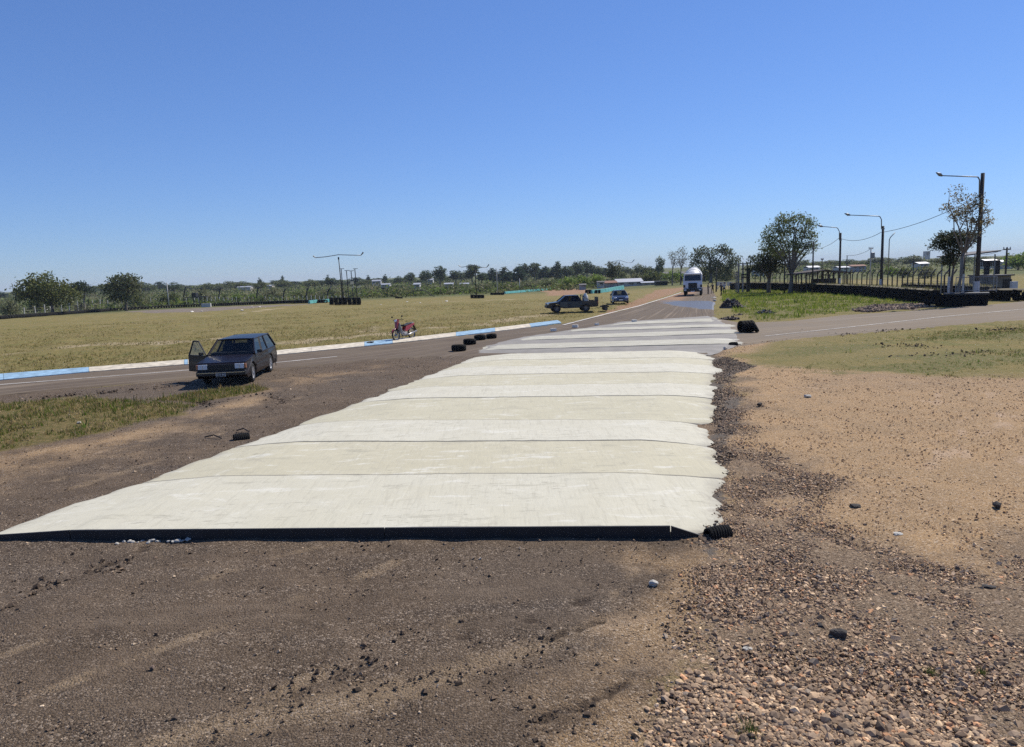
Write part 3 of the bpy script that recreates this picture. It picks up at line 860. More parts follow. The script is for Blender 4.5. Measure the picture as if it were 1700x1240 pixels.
def concrete_strip(nearL, nearR, farL, farR, top, m, ramp=(1.5, 1.3), gap=0.026, seed=0, base=0.0, rag=0.14, nu=110):
    """one poured strip: flat on top, running out to the ground at both ends"""
    nearL, nearR, farL, farR = (np.array(q[:2]) for q in (nearL, nearR, farL, farR))
    nv = 15
    u = np.linspace(0, 1, nu); u = 0.5 - 0.5 * np.cos(PI * u); u = 0.5 * u + 0.5 * np.linspace(0, 1, nu)
    v = np.concatenate([[0, 0.01], np.linspace(0.05, 0.95, nv - 4), [0.99, 1]])
    rr = np.random.default_rng(100 + seed)
    def line(a, b):
        return a[None] * (1 - u[:, None]) + b[None] * u[:, None]
    n_, f_ = line(nearL, nearR), line(farL, farR)
    across = (f_ - n_); across /= np.hypot(*across.T)[:, None]
    n_ = n_ + across * gap / 2; f_ = f_ - across * gap / 2
    XY = n_[:, None] * (1 - v[None, :, None]) + f_[:, None] * v[None, :, None]
    along = (nearR - nearL) / np.hypot(*(nearR - nearL))
    # ragged ends
    q = XY[:, :, :].reshape(-1, 2)
    bulge = np.sin(PI * v) ** 0.6
    er = rag * (0.9 * wnoise(XY[-1] * 1.0, 2.0) + 0.4 * wnoise(XY[-1] + 4, 8.0)) + 0.04 * bulge + rr.uniform(-0.06, 0.06)
    el = 0.3 * rag * (wnoise(XY[0], 2.0) + wnoise(XY[0] + 4, 6.0)) + 0.03 * bulge
    w_r = np.clip((u - 0.85) / 0.15, 0, 1) ** 2; w_l = np.clip((0.12 - u) / 0.12, 0, 1) ** 2
    XY = XY + along[None, None] * (w_r[:, None] * er[None, :] - w_l[:, None] * el[None, :])[:, :, None]
    length = np.hypot(*(nearR - nearL))
    dl, dr = u * length, (1 - u) * length
    prof = top * np.minimum(np.clip(dl / ramp[0], 0, 1) ** 0.75, np.clip(dr / ramp[1], 0, 1) ** 0.6)
    F2 = XY.reshape(-1, 2)
    Zg = Zt(F2[:, 0], F2[:, 1]).reshape(nu, nv) + base
    zz = Zg + prof[:, None] + 0.006 * wnoise(F2, 1.3).reshape(nu, nv) + 0.003 * wnoise(F2, 5.0).reshape(nu, nv) - 0.008
    zz[0] = Zg[0] - 0.04; zz[-1] = Zg[-1] - 0.04
    # slightly worn arrises along both joints
    zz[:, 0] -= 0.006; zz[:, -1] -= 0.006
    vs = np.concatenate([np.c_[F2, zz.reshape(-1)], np.c_[F2, Zg.reshape(-1) - 0.1]])
    i, j = np.meshgrid(np.arange(nu - 1), np.arange(nv - 1), indexing='ij')
    topf = np.stack([i * nv + j, (i + 1) * nv + j, (i + 1) * nv + j + 1, i * nv + j + 1], -1).reshape(-1, 4)
    o = nu * nv
    k = np.arange(nu - 1)
    s0 = np.stack([k * nv, k * nv + o, (k + 1) * nv + o, (k + 1) * nv], 1)
    s1 = np.stack([k * nv + nv - 1, (k + 1) * nv + nv - 1, (k + 1) * nv + nv - 1 + o, k * nv + nv - 1 + o], 1)
    me = np_mesh('concrete_strip', vs, np.concatenate([topf, s0, s1]), m)
    e = np.maximum(np.clip(1 - dr / 0.9, 0, 1), np.clip(1 - dl / 0.7, 0, 1))
    ed = np.repeat(e[:, None], nv, 1) * 0.85
    ed[:, 0] = np.maximum(ed[:, 0], 1.2); ed[:, -1] = np.maximum(ed[:, -1], 1.2)
    ed[:, 1] = np.maximum(ed[:, 1], .5); ed[:, -2] = np.maximum(ed[:, -2], .5)
    a = me.attributes.new('edge_dirt', 'FLOAT', 'POINT')
    a.data.foreach_set('value', np.concatenate([ed.ravel(), np.full(o, 0.4)]).astype(np.float32))
    return link(me, 'concrete_strip', pavement)

for i in range(9):
    m = concrete_material('concrete_pour', STRIP_COL[i][0], STRIP_COL[i][1], i)
    top = [0.142, 0.136, 0.141, 0.135, 0.140, 0.135, 0.139, 0.135, 0.138][i]
    concrete_strip(G(*JL[i]), G(*JR[i]), G(*JL[i + 1]), G(*JR[i + 1]), top, m, seed=i)
SPARE = [((790, 583), (1232, 572), (802, 575), (1230, 562.5)), ((848, 567), (1226, 555), (864, 561), (1224, 548)),
         ((935, 552), (1218, 543.5), (950, 547.5), (1214, 539)), ((1005, 541.5), (1192, 534.5), (1030, 537), (1188, 529))]
for i, (a, b_, c_, d_) in enumerate(SPARE):
    m = concrete_material('concrete_pour', (0.38, 0.366, 0.315), (0.43, 0.415, 0.365), 20 + i)
    concrete_strip(G(*a), G(*b_), G(*c_), G(*d_), 0.045, m, ramp=(1.2, 1.2), seed=20 + i, base=0.03, rag=0.2, nu=80)
# grey fines between the separate strips
fines = mat('grey_road_base', (0.235, 0.220, 0.195), 0.85, var=0.2, scale=1.2, bump=0.004, bscale=40)
fp = [G(*q) for q in [(772, 590), (795, 576), (850, 562), (935, 549), (1010, 538), (1030, 534), (1180, 524), (1192, 529), (1216, 540), (1224, 550), (1232, 566), (1215, 577), (1180, 590)]]
fb = MB(); fq = [Vector((q.x, q.y, q.z)) for q in fp]
cen = sum(fq, Vector()) / len(fq)
fr = []
for k in range(len(fq)):
    a, b_ = fq[k], fq[(k + 1) % len(fq)]
    for s_ in range(8):
        q = a.lerp(b_, s_ / 8.0)
        w_ = 0.12 * float(wnoise(np.array([[q.x, q.y]]), 2.5)[0])
        fr.append(q + (q - cen).normalized() * w_)
rings = []
for t_ in np.linspace(0, 1, 14):
    rings.append([cen.lerp(q, t_) for q in fr])
n_ = len(fr); vs = []; fs = []
for rg_ in rings:
    vs += [(q.x, q.y, float(Zt(q.x, q.y)) + (0.042 if rg_ is not rings[-1] else 0.0)) for q in rg_]
for a in range(len(rings) - 1):
    for k in range(n_):
        fs.append((a * n_ + k, a * n_ + (k + 1) % n_, (a + 1) * n_ + (k + 1) % n_, (a + 1) * n_ + k))
fb.add(vs, fs)
tag(fb.build('road_base', fines, smooth=True), kind='structure')

# steel side forms still standing along the near edge
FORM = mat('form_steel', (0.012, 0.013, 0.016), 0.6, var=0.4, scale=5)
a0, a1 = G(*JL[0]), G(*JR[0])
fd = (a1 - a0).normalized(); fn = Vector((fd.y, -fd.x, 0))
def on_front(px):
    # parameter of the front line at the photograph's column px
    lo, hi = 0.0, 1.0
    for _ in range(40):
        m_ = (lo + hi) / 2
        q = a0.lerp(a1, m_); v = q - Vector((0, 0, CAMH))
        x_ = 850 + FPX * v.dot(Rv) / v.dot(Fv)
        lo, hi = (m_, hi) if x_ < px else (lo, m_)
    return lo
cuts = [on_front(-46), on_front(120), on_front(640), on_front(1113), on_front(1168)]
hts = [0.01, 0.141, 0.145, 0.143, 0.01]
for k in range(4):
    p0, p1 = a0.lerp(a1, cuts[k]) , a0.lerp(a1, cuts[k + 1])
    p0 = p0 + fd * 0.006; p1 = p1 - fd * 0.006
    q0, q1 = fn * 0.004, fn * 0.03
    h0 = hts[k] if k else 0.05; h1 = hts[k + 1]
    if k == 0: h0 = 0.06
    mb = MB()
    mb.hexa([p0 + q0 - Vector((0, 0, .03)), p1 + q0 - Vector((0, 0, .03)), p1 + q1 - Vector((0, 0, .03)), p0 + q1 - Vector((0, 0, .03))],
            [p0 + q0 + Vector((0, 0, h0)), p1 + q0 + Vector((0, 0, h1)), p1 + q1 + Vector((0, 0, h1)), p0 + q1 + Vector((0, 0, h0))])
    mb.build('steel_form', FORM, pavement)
# ------------------------------------------------------------------ gravel: loose stones, many thousand, as one mass
def in_poly(P, poly):
    return sdf(P, poly) > 0

CUBE = np.array([[-1, -1, -1], [1, -1, -1], [1, 1, -1], [-1, 1, -1], [-1, -1, 1], [1, -1, 1], [1, 1, 1], [-1, 1, 1]], float)
CUBE_F = np.array([(3, 2, 1, 0), (4, 5, 6, 7), (0, 1, 5, 4), (1, 2, 6, 5), (2, 3, 7, 6), (3, 0, 4, 7)])

_t = (1 + 5 ** .5) / 2
ICO = np.array([(-1, _t, 0), (1, _t, 0), (-1, -_t, 0), (1, -_t, 0), (0, -1, _t), (0, 1, _t), (0, -1, -_t), (0, 1, -_t), (_t, 0, -1), (_t, 0, 1), (-_t, 0, -1), (-_t, 0, 1)]) / 1.9 * 1.25
ICO_F = np.array([(0, 11, 5), (0, 5, 1), (0, 1, 7), (0, 7, 10), (0, 10, 11), (1, 5, 9), (5, 11, 4), (11, 10, 2), (10, 7, 6), (7, 1, 8), (3, 9, 4), (3, 4, 2), (3, 2, 6), (3, 6, 8), (3, 8, 9), (4, 9, 5), (2, 4, 11), (6, 2, 10), (8, 6, 7), (9, 8, 1)])

def pebbles(name, XY, size, cols, m, seed, sink=0.35, flat=0.6):
    """rounded stones, twenty facets each"""
    r = np.random.default_rng(seed)
    n = len(XY)
    base = np.repeat(ICO[None], n, 0) * (1 + r.normal(0, 0.13, (n, 12, 3)))
    sc_ = size[:, None] * np.stack([r.uniform(0.42, 0.64, n), r.uniform(0.3, 0.5, n), flat * r.uniform(0.28, 0.55, n)], 1)
    base = np.einsum('nij,nkj->nki', rand_rot(n, r, 0.8), base * sc_[:, None, :])
    V = base + np.c_[XY, Zt(XY[:, 0], XY[:, 1]) + sc_[:, 2] * (1 - sink)][:, None, :]
    Fc = (ICO_F[None] + (np.arange(n) * 12)[:, None, None]).reshape(-1, 3)
    return link(np_mesh(name, V.reshape(-1, 3), Fc, m, col=np.repeat(cols, 20, 0)), name)

def rand_rot(n, r, tilt=1.0):
    a = r.uniform(0, 2 * PI, n); b = r.normal(0, 0.45 * tilt, n); c = r.normal(0, 0.45 * tilt, n)
    ca, sa, cb, sb, cc, sc_ = np.cos(a), np.sin(a), np.cos(b), np.sin(b), np.cos(c), np.sin(c)
    Rm = np.empty((n, 3, 3))
    Rm[:, 0] = np.stack([ca * cb, ca * sb * sc_ - sa * cc, ca * sb * cc + sa * sc_], 1)
    Rm[:, 1] = np.stack([sa * cb, sa * sb * sc_ + ca * cc, sa * sb * cc - ca * sc_], 1)
    Rm[:, 2] = np.stack([-sb, cb * sc_, cb * cc], 1)
    return Rm

def stones(name, XY, size, cols, m, seed, sink=0.25, flat=0.5, zoff=0.0):
    r = np.random.default_rng(seed)
    n = len(XY)
    base = np.repeat(CUBE[None], n, 0)
    top = base[:, :, 2:3] > 0
    base = base * np.where(top, r.uniform(0.35, 0.8, (n, 1, 1)), r.uniform(0.75, 1.0, (n, 1, 1)))* np.array([1, 1, 1]) + 0 * top
    base = base * (1 + r.normal(0, 0.22, (n, 8, 3)))
    sc_ = size[:, None] * np.stack([r.uniform(0.4, 0.62, n), r.uniform(0.28, 0.5, n), flat * r.uniform(0.28, 0.55, n)], 1)
    base = base * sc_[:, None, :]
    base = np.einsum('nij,nkj->nki', rand_rot(n, r), base)
    z = Zt(XY[:, 0], XY[:, 1]) + sc_[:, 2] * (1 - sink) + zoff
    V = base + np.concatenate([XY, z[:, None]], 1)[:, None, :]
    Fc = (CUBE_F[None] + (np.arange(n) * 8)[:, None, None]).reshape(-1, 4)
    c = np.repeat(cols, 6, 0)
    o = link(np_mesh(name, V.reshape(-1, 3), Fc, m, col=c), name)
    return o

STONE_MAT = mat('crushed_stone', (1, 1, 1), 0.85, var=0.22, scale=60, attr='tint', spec=0.3)
PAL = np.array([[0.120, 0.088, 0.064], [0.165, 0.124, 0.088], [0.21, 0.158, 0.112], [0.080, 0.061, 0.047], [0.27, 0.205, 0.145], [0.15, 0.118, 0.092], [0.36, 0.28, 0.195], [0.29, 0.17, 0.10], [0.13, 0.112, 0.097]])
PALW = np.array([0.2, 0.2, 0.16, 0.12, 0.10, 0.1, 0.05, 0.03, 0.04]); PALW = PALW / PALW.sum()
def palette(n, r, pal=PAL, w=PALW):
    c = pal[r.choice(len(pal), n, p=w)]
    return c * r.uniform(0.75, 1.3, (n, 1)) * np.array([1.92, 1.76, 1.52])

def sample_in(poly, n, r, dens):
    lo, hi = poly.min(0), poly.max(0)
    out = []
    tot = 0
    while tot < n:
        P = r.uniform(lo, hi, (200000, 2))
        k = dens(P) > r.uniform(0, 1, len(P))
        P = P[k]
        if len(P): P = P[in_poly(P + 0.12 * wnoise(P, 3)[:, None], poly)]
        out.append(P); tot += len(P)
    return np.concatenate(out)[:n]

r1 = np.random.default_rng(11)
def view_dens(P, d0=4.5, p=1.35):
    d = np.hypot(P[:, 0], P[:, 1])
    a = np.abs(np.arctan2(P[:, 0], P[:, 1]))
    return np.clip((d0 / np.maximum(d, d0)) ** p, 0, 1) * (a < 0.85) * (P[:, 1] > 2.5)
def gravel_dens(P):
    n = wnoise(P + 5, 1.1)
    return view_dens(P) * np.clip(0.85 + 0.5 * n, 0.25, 1)
GP = sample_in(Z_GRAVEL, 105000, r1, gravel_dens)
GP = GP + r1.normal(0, 0.12, GP.shape)
gd = np.hypot(GP[:, 0], GP[:, 1])
gs = np.clip(r1.lognormal(math.log(0.0205), 0.42, len(GP)), 0.008, 0.07) * np.clip(0.75 + gd * 0.03, 0.8, 1.5)
gs *= np.clip(1.3 - 0.45 * sstep(5, 9, gd), 0.8, 1.35)
near_ = gd < np.sort(gd)[44000]
gcol = palette(len(GP), r1)
tag(pebbles('gravel', GP[near_], gs[near_], gcol[near_], STONE_MAT, 21), 'loose brown and tan pebbles spread over the lower right foreground', 'gravel', kind='stuff')
tag(stones('gravel', GP[~near_], gs[~near_], gcol[~near_], STONE_MAT, 26, flat=0.55), 'loose crushed stone farther off along the right of the concrete', 'gravel', kind='stuff')
# finer sandy chips over the tan ground
CP = sample_in(Z_TAN, 26000, r1, lambda P: view_dens(P, 6, 1.5))
palT = np.array([[0.24, 0.165, 0.10], [0.32, 0.245, 0.165], [0.17, 0.125, 0.085], [0.22, 0.15, 0.09], [0.12, 0.09, 0.07]])
tag(stones('sandy_chips', CP, np.clip(r1.lognormal(math.log(0.016), 0.4, len(CP)), 0.007, 0.045) * np.clip(0.7 + np.hypot(*CP.T) * 0.035, 0.8, 1.7), palette(len(CP), r1, palT, np.array([.38, .2, .12, .24, .06])), STONE_MAT, 22),
    'small tan and brown stone chips scattered over the sandy ground', 'gravel', kind='stuff')
# grit on the brown dirt
DPn = sample_in(Z_DIRT, 30000, r1, lambda P: view_dens(P, 5, 1.5))
palD = np.array([[0.105, 0.08, 0.06], [0.06, 0.045, 0.035], [0.19, 0.155, 0.12], [0.28, 0.235, 0.185], [0.03, 0.024, 0.02]])
tag(stones('grit', DPn, np.clip(r1.lognormal(math.log(0.0125), 0.5, len(DPn)), 0.006, 0.04) * np.clip(0.8 + np.hypot(*DPn.T) * 0.03, 0.8, 2.0), palette(len(DPn), r1, palD, np.array([.38, .28, .16, .05, .13])), STONE_MAT, 23),
    'fine pale and dark grit strewn over the compacted brown dirt', 'grit', kind='stuff')
# broken clods along the ruts
cl = []
for ln_, w_ in RUTS:
    p_ = resample(gpoly(ln_), 400)
    cl.append((p_ + r1.normal(0, w_ * 1.3, p_.shape))[:260])
for ln_, w_ in MUD:
    p_ = resample(gpoly(ln_), 260)
    cl.append((p_ + r1.normal(0, w_ * 0.9, p_.shape))[::2])
cl = np.concatenate(cl); cl = cl[wnoise(cl + 17, 3.0) > -0.7]
tag(stones('dirt_clods', cl, np.clip(r1.lognormal(math.log(0.021), 0.5, len(cl)), 0.008, 0.07) * np.clip(0.8 + np.hypot(*cl.T) * 0.03, 0.8, 1.6), palette(len(cl), r1, np.array([[0.028, 0.021, 0.016], [0.045, 0.034, 0.026], [0.07, 0.053, 0.04]]), np.array([.4, .4, .2])), STONE_MAT, 24, flat=0.8),
    'dark crumbly dirt clods along the wheel ruts', 'dirt', kind='stuff')
# blue grey chippings spilled at the right ends of the strips
SP_ = sample_in(Z_GREY, 4500, r1, lambda P: view_dens(P, 12, 1.0))
tag(stones('grey_chippings', SP_, np.clip(r1.lognormal(math.log(0.03), 0.35, len(SP_)), 0.012, 0.08) * 1.2, palette(len(SP_), r1, np.array([[0.088, 0.068, 0.052], [0.06, 0.048, 0.038], [0.14, 0.112, 0.085]]), np.array([.5, .3, .2])), STONE_MAT, 25),
    'grey stone chippings banked against the right ends of the concrete strips', 'gravel', kind='stuff')

# ------------------------------------------------------------------ grass
def grass(name, polys, n, h, cols, seed, dens=None, keep=None, zoff=0.0, label='', blades=5, wide=0.22):
    r = np.random.default_rng(seed)
    pts = []
    for poly, share in polys:
        P = sample_in(poly, int(n * share), r, dens or (lambda P: view_dens(P, 25, 1.0)))
        pts.append(P)
    P = np.concatenate(pts)
    if keep is not None:
        P = P[keep(P)]
    n = len(P) * blades
    Pb = np.repeat(P, blades, 0)
    hh = np.repeat(h * r.lognormal(0, 0.35, len(P)), blades) * r.uniform(0.6, 1.1, n)
    th = r.uniform(0, 2 * PI, n); lean = r.uniform(0.1, 0.85, n)
    off = r.normal(0, 1, (n, 2)) * (hh * 0.45)[:, None]
    b0 = Pb + off
    dirv = np.stack([np.cos(th), np.sin(th)], 1)
    side = np.stack([-dirv[:, 1], dirv[:, 0]], 1) * (hh * wide / 2)[:, None]
    z = Zt(b0[:, 0], b0[:, 1]) - 0.015 + zoff
    v0 = np.c_[b0 - side, z]; v1 = np.c_[b0 + side, z]
    tip = np.c_[b0 + dirv * (hh * lean)[:, None], z + hh * np.sqrt(1 - 0.6 * lean ** 2)]
    V = np.stack([v0, v1, tip], 1).reshape(-1, 3)
    Fc = np.arange(n * 3).reshape(-1, 3)
    cols = np.array(cols)
    ci = np.repeat(r.integers(0, len(cols), len(P)), blades)
    c = cols[ci] * r.uniform(0.7, 1.3, (n, 1))
    o = link(np_mesh(name, V, Fc, GRASS_MAT, col=c), name)
    return tag(o, label, 'grass', kind='stuff')

GRASS_MAT = mat('grass_blades', (1.15, 1.15, 1.15), 0.75, var=0.1, scale=1, attr='tint', trans=0.4, spec=0.2)
GC_GREEN = [(0.075, 0.115, 0.016), (0.11, 0.145, 0.022), (0.15, 0.165, 0.035), (0.055, 0.085, 0.014)]
GC_DRY = [(0.26, 0.19, 0.085), (0.19, 0.155, 0.055), (0.11, 0.115, 0.028), (0.34, 0.26, 0.13)]
grass('island_grass', [(Z_ISLAND, 1.0)], 9000, 0.16, [(0.16, 0.22, 0.028), (0.20, 0.25, 0.036), (0.25, 0.26, 0.05), (0.11, 0.16, 0.024)], 31, dens=lambda P: np.full(len(P), 0.4), keep=lambda P: (wnoise(P, 0.6) > -0.9) & (sdf(P, Z_RUBBLE) < 0), label='bright green uncut grass on the island before the tyre wall', blades=5)
grass('verge_grass', [(Z_GREEN_R, 1.0)], 20000, 0.055, GC_GREEN[:3] + GC_GREEN[:2] + GC_DRY[:3], 32, dens=lambda P: np.clip(0.35 + 0.8 * wnoise(P, 0.45), 0.02, 1) * (np.abs(P[:, 0]) < 60), keep=lambda P: np.random.default_rng(5).uniform(0, 1, len(P)) < verge_mask(P) ** 1.5, label='thin patchy green and straw grass between side road and sandy ground')
grass('patch_grass', [(Z_PATCH_L, 0.8), (Z_PATCH_L2, 0.2)], 9000, 0.085, GC_DRY + GC_GREEN[:2], 33, dens=lambda P: np.clip(0.5 + 0.7 * wnoise(P + 3, 0.9), 0.03, 1) * (P[:, 0] > -26), label='dry tufted grass patch left of the concrete below the parked wagon')
Z_FIELD = np.concatenate([KERB_OUT[1:], gpoly([(1000, 519), (1060, 503), (1000, 492), (700, 506), (300, 530), (0, 548)])])
grass('field_grass', [(Z_FIELD, 1.0)], 26000, 0.065, GC_DRY + [(0.17, 0.16, 0.045), (0.21, 0.18, 0.06)], 34, dens=lambda P: np.clip((35 / np.maximum(np.hypot(*P.T), 35)) ** 1.5, 0, 1) * np.clip(0.6 + 0.5 * wnoise(P, 0.5), 0.08, 1), label='short straw coloured grass over the mown field beyond the kerb', blades=4, wide=0.3)
EDGE_T = gpoly([(1195, 1235), (1260, 1200), (1275, 1235), (1230, 1260)])

# ------------------------------------------------------------------ trees
LEAF_MAT = mat('leaves', (1.32, 1.42, 1.3), 0.65, var=0.12, scale=0.7, attr='tint', trans=0.42, spec=0.25)
BARK_MAT = mat('bark', (0.13, 0.105, 0.085), 0.9, var=0.35, scale=4, bump=0.02)
PALE_BARK = mat('pale_bark', (0.17, 0.145, 0.12), 0.85, var=0.35, scale=3, bump=0.02)

def leaf_quads(C, s, r, col, jit=0.3):
    """C: leaf centres (n,3), s: sizes (n,)"""
    n = len(C)
    a = r.normal(size=(n, 3)); a /= np.linalg.norm(a, axis=1)[:, None]
    b = r.normal(size=(n, 3)); b -= (b * a).sum(1)[:, None] * a; b /= np.linalg.norm(b, axis=1)[:, None]
    a = a * s[:, None] * 0.5; b = b * s[:, None] * 0.28
    V = np.stack([C - a, C - b * 0.9 + a * 0.1, C + a, C + b * 0.9 + a * 0.1], 1)
    c = np.array(col)[None] * r.uniform(1 - jit, 1 + jit, (n, 1)) * np.stack([r.uniform(0.9, 1.12, n), np.ones(n), r.uniform(0.85, 1.1, n)], 1)
    return V, c

def crown_mesh(name, lobes, n_clump, per, leaf, col, seed, shell=0.55, clump=0.12):
    """lobes: list of (centre, radii); leaves gathered in clumps near the lobes' surface"""
    r = np.random.default_rng(seed)
    vol = np.array([np.prod(l[1]) ** (2 / 3) for l in lobes]); vol /= vol.sum()
    which = r.choice(len(lobes), n_clump, p=vol)
    d = r.normal(size=(n_clump, 3)); d /= np.linalg.norm(d, axis=1)[:, None]
    rad_ = shell + (1 - shell) * r.uniform(0, 1, n_clump) ** 0.6
    rad_ *= r.uniform(0.85, 1.12, n_clump)
    cc = np.array([lobes[w][0] for w in which]) + d * rad_[:, None] * np.array([lobes[w][1] for w in which])
    tone = r.uniform(0.6, 1.35, n_clump)
    C = np.repeat(cc, per, 0) + r.normal(size=(n_clump * per, 3)) * clump * np.array([1, 1, 0.7])
    V, c = leaf_quads(C, leaf * r.uniform(0.6, 1.4, len(C)), r, col)
    c = c * np.repeat(tone, per)[:, None]
    Fc = np.arange(len(C) * 4).reshape(-1, 4)
    return np_mesh(name, V.reshape(-1, 3), Fc, LEAF_MAT, col=c)

def limbs(trunk_r, fork, tips, seed, base=(0, 0, 0), lean=(0, 0), n=7):
    """tapered trunk up to the fork and limbs out to the tips"""
    r = random.Random(seed)
    mb = MB()
    f = Vector((lean[0], lean[1], fork))
    b = Vector(base)
    mb.tube([b + Vector((0, 0, -0.03)), b.lerp(f, 0.1), b.lerp(f, 0.5) + Vector((r.uniform(-.01, .01), r.uniform(-.01, .01), 0)), f], [trunk_r * 1.5, trunk_r * 1.1, trunk_r * 0.9, trunk_r * 0.8], n)
    for t in tips:
        t = Vector(t)
        m1 = f.lerp(t, 0.35) + Vector((r.uniform(-.02, .02), r.uniform(-.02, .02), 0.03))
        m2 = f.lerp(t, 0.7) + Vector((r.uniform(-.03, .03), r.uniform(-.03, .03), 0.02))
        mb.tube([f - Vector((0, 0, trunk_r * 0.6)), m1, m2, t], [trunk_r * 0.62, trunk_r * 0.42, trunk_r * 0.26, trunk_r * 0.08], 5)
        for _ in range(2):
            e = m2 + Vector((r.uniform(-.12, .12), r.uniform(-.12, .12), r.uniform(.02, .14)))
            mb.tube([m1.lerp(m2, r.uniform(.4, 1)), e], [trunk_r * 0.24, trunk_r * 0.05], 4)
    return mb

def ring_tips(nt, rad_, z0, z1, seed):
    r = random.Random(seed)
    return [(rad_ * r.uniform(.5, 1) * math.cos(2 * PI * k / nt + r.uniform(-.3, .3)), rad_ * r.uniform(.5, 1) * math.sin(2 * PI * k / nt + r.uniform(-.3, .3)), r.uniform(z0, z1)) for k in range(nt)]

# unit-height kinds: (crown mesh, trunk mesh)
KINDS = {}
def kind(name, lobes, n_clump, per, leaf, col, seed, trunk_r, fork, tips, shell=0.55, clump=0.05, bark=None):
    cm = crown_mesh('crown', lobes, n_clump, per, leaf, col, seed, shell, clump)
    tm = limbs(trunk_r, fork, tips, seed).mesh('trunk', bark or BARK_MAT, True)
    KINDS[name] = (cm, tm)

def rlobes(seed, n, rad_, z0, z1, size):
    r = random.Random(seed)
    out = []
    for k in range(n):
        t = 2 * PI * k / n + r.uniform(-.5, .5); q = rad_ * r.uniform(.35, 1)
        s_ = size * r.uniform(.7, 1.25)
        out.append(((q * math.cos(t), q * math.sin(t), r.uniform(z0, z1)), (s_, s_, s_ * 0.8)))
    return out
OLIVE = (0.090, 0.100, 0.036); DEEP = (0.050, 0.070, 0.030); GREYG = (0.10, 0.11, 0.065); FRESH = (0.13, 0.17, 0.038); DUSTY = (0.14, 0.135, 0.075)
for s_ in range(3):
    kind(f'round{s_}', rlobes(s_, 6, .34, .28, .68, .26) + [((0, 0, .68), (.3, .3, .3)), ((0, 0, .35), (.36, .36, .2))], 230, 9, .085, [OLIVE, DEEP, GREYG][s_], 40 + s_, .03, .34, ring_tips(5, .3, .6, .8, s_))
    kind(f'pine{s_}', [((0, 0, .42), (.22, .22, .22)), ((.02, 0, .6), (.17, .17, .2)), ((0, .02, .78), (.10, .10, .2)), ((0.05, 0, .26), (.24, .22, .16))], 180, 9, .07, [(0.036, 0.058, 0.036), (0.044, 0.066, 0.040), (0.05, 0.066, 0.034)][s_], 50 + s_, .022, .5, ring_tips(4, .13, .55, .9, 9 + s_), clump=.035)
    kind(f'gum{s_}', rlobes(20 + s_, 6, .22, .40, .85, .16) + [((0, 0, .84), (.15, .15, .14)), ((0, 0, .5), (.2, .2, .18))], 170, 9, .07, [(0.075, 0.090, 0.048), (0.060, 0.078, 0.044), (0.10, 0.10, 0.055)][s_], 60 + s_, .024, .45, ring_tips(5, .2, .65, .92, 19 + s_), clump=.04, bark=PALE_BARK)
    kind(f'bush{s_}', rlobes(30 + s_, 6, .5, .25, .5, .36) + [((0, 0, .5), (.45, .45, .42))], 130, 8, .13, [FRESH, OLIVE, DUSTY][s_], 70 + s_, .04, .15, ring_tips(5, .4, .4, .7, 29 + s_), clump=.09)
kind('bare', rlobes(44, 5, .2, .6, .9, .14), 60, 6, .05, (0.10, 0.085, 0.055), 80, .022, .4, ring_tips(9, .24, .7, 1.0, 44), clump=.05, bark=PALE_BARK)

def plant_tree(name, kind_, px, d, top_py, width_px, label, cat='tree', group=None, sink=0.0):
    p = place(px, d)
    H = max(at(px, top_py, d).z - p.z, 0.8)
    w = width_px * d / FPX
    cm, tm = KINDS[kind_]
    natural = {'round': 1.1, 'pine': 0.5, 'gum': 0.68, 'bush': 1.6, 'bare': 0.6}[kind_.rstrip('012')]
    s = w / natural
    root = thing(name, (p.x, p.y, p.z - sink), label, cat, rz=random.uniform(0, 6.28), group=group, scale=(s, s, H))
    link(tm, 'trunk', root); link(cm, 'crown', root)
    return root

# the tree line along the far ridge, left to right (pixel column, distance, top row, width, kind)
RIDGE = []
rr_ = random.Random(5)
def rtop(px):   # upper outline of the far trees in the photograph
    return float(np.interp(px, [0, 60, 130, 250, 330, 380, 430, 480, 560, 620, 700, 740, 790, 850, 900, 960, 1010, 1060, 1110, 1240, 1340, 1400, 1480, 1560, 1640, 1720],
                           [484, 482, 476, 466, 472, 468, 466, 462, 461, 462, 455, 452, 444, 444, 438, 436, 437, 438, 430, 430, 428, 428, 424, 424, 424, 418]))
for px in list(range(-60, 700, 19)):
    RIDGE.append((px + rr_.uniform(-8, 8), rr_.uniform(400, 640), rtop(px) + rr_.uniform(-3, 5), rr_.uniform(22, 42), rr_.choice(['round0', 'round1', 'round2', 'pine0', 'round0', 'gum1'])))
for px in [432, 470, 545, 612, 640]:
    RIDGE.append((px, 520, rtop(px) - 6, 10, rr_.choice(['pine0', 'pine1'])))
for px, tp in [(682, 452), (708, 448), (731, 441), (757, 448), (784, 439), (800, 451), (818, 444), (836, 443), (846, 450), (861, 441), (870, 437), (888, 436), (905, 441), (925, 434), (941, 441), (960, 433), (975, 432), (990, 441), (1005, 444)]:
    RIDGE.append((px, rr_.uniform(330, 430), tp, rr_.uniform(22, 34), rr_.choice(['gum0', 'gum1', 'pine0', 'pine1', 'pine2', 'gum1'])))
for px, tp, w, k in [(1060, 438, 34, 'round2'), (1078, 441, 28, 'round0'), (1095, 425, 22, 'round2'), (1030, 446, 26, 'round0')]:
    RIDGE.append((px, 300, tp, w, k))
for px in range(660, 1100, 37):
    RIDGE.append((px + rr_.uniform(-9, 9), rr_.uniform(430, 520), rtop(px) + rr_.uniform(4, 9), rr_.uniform(36, 54), rr_.choice(['round0', 'round1', 'round2'])))
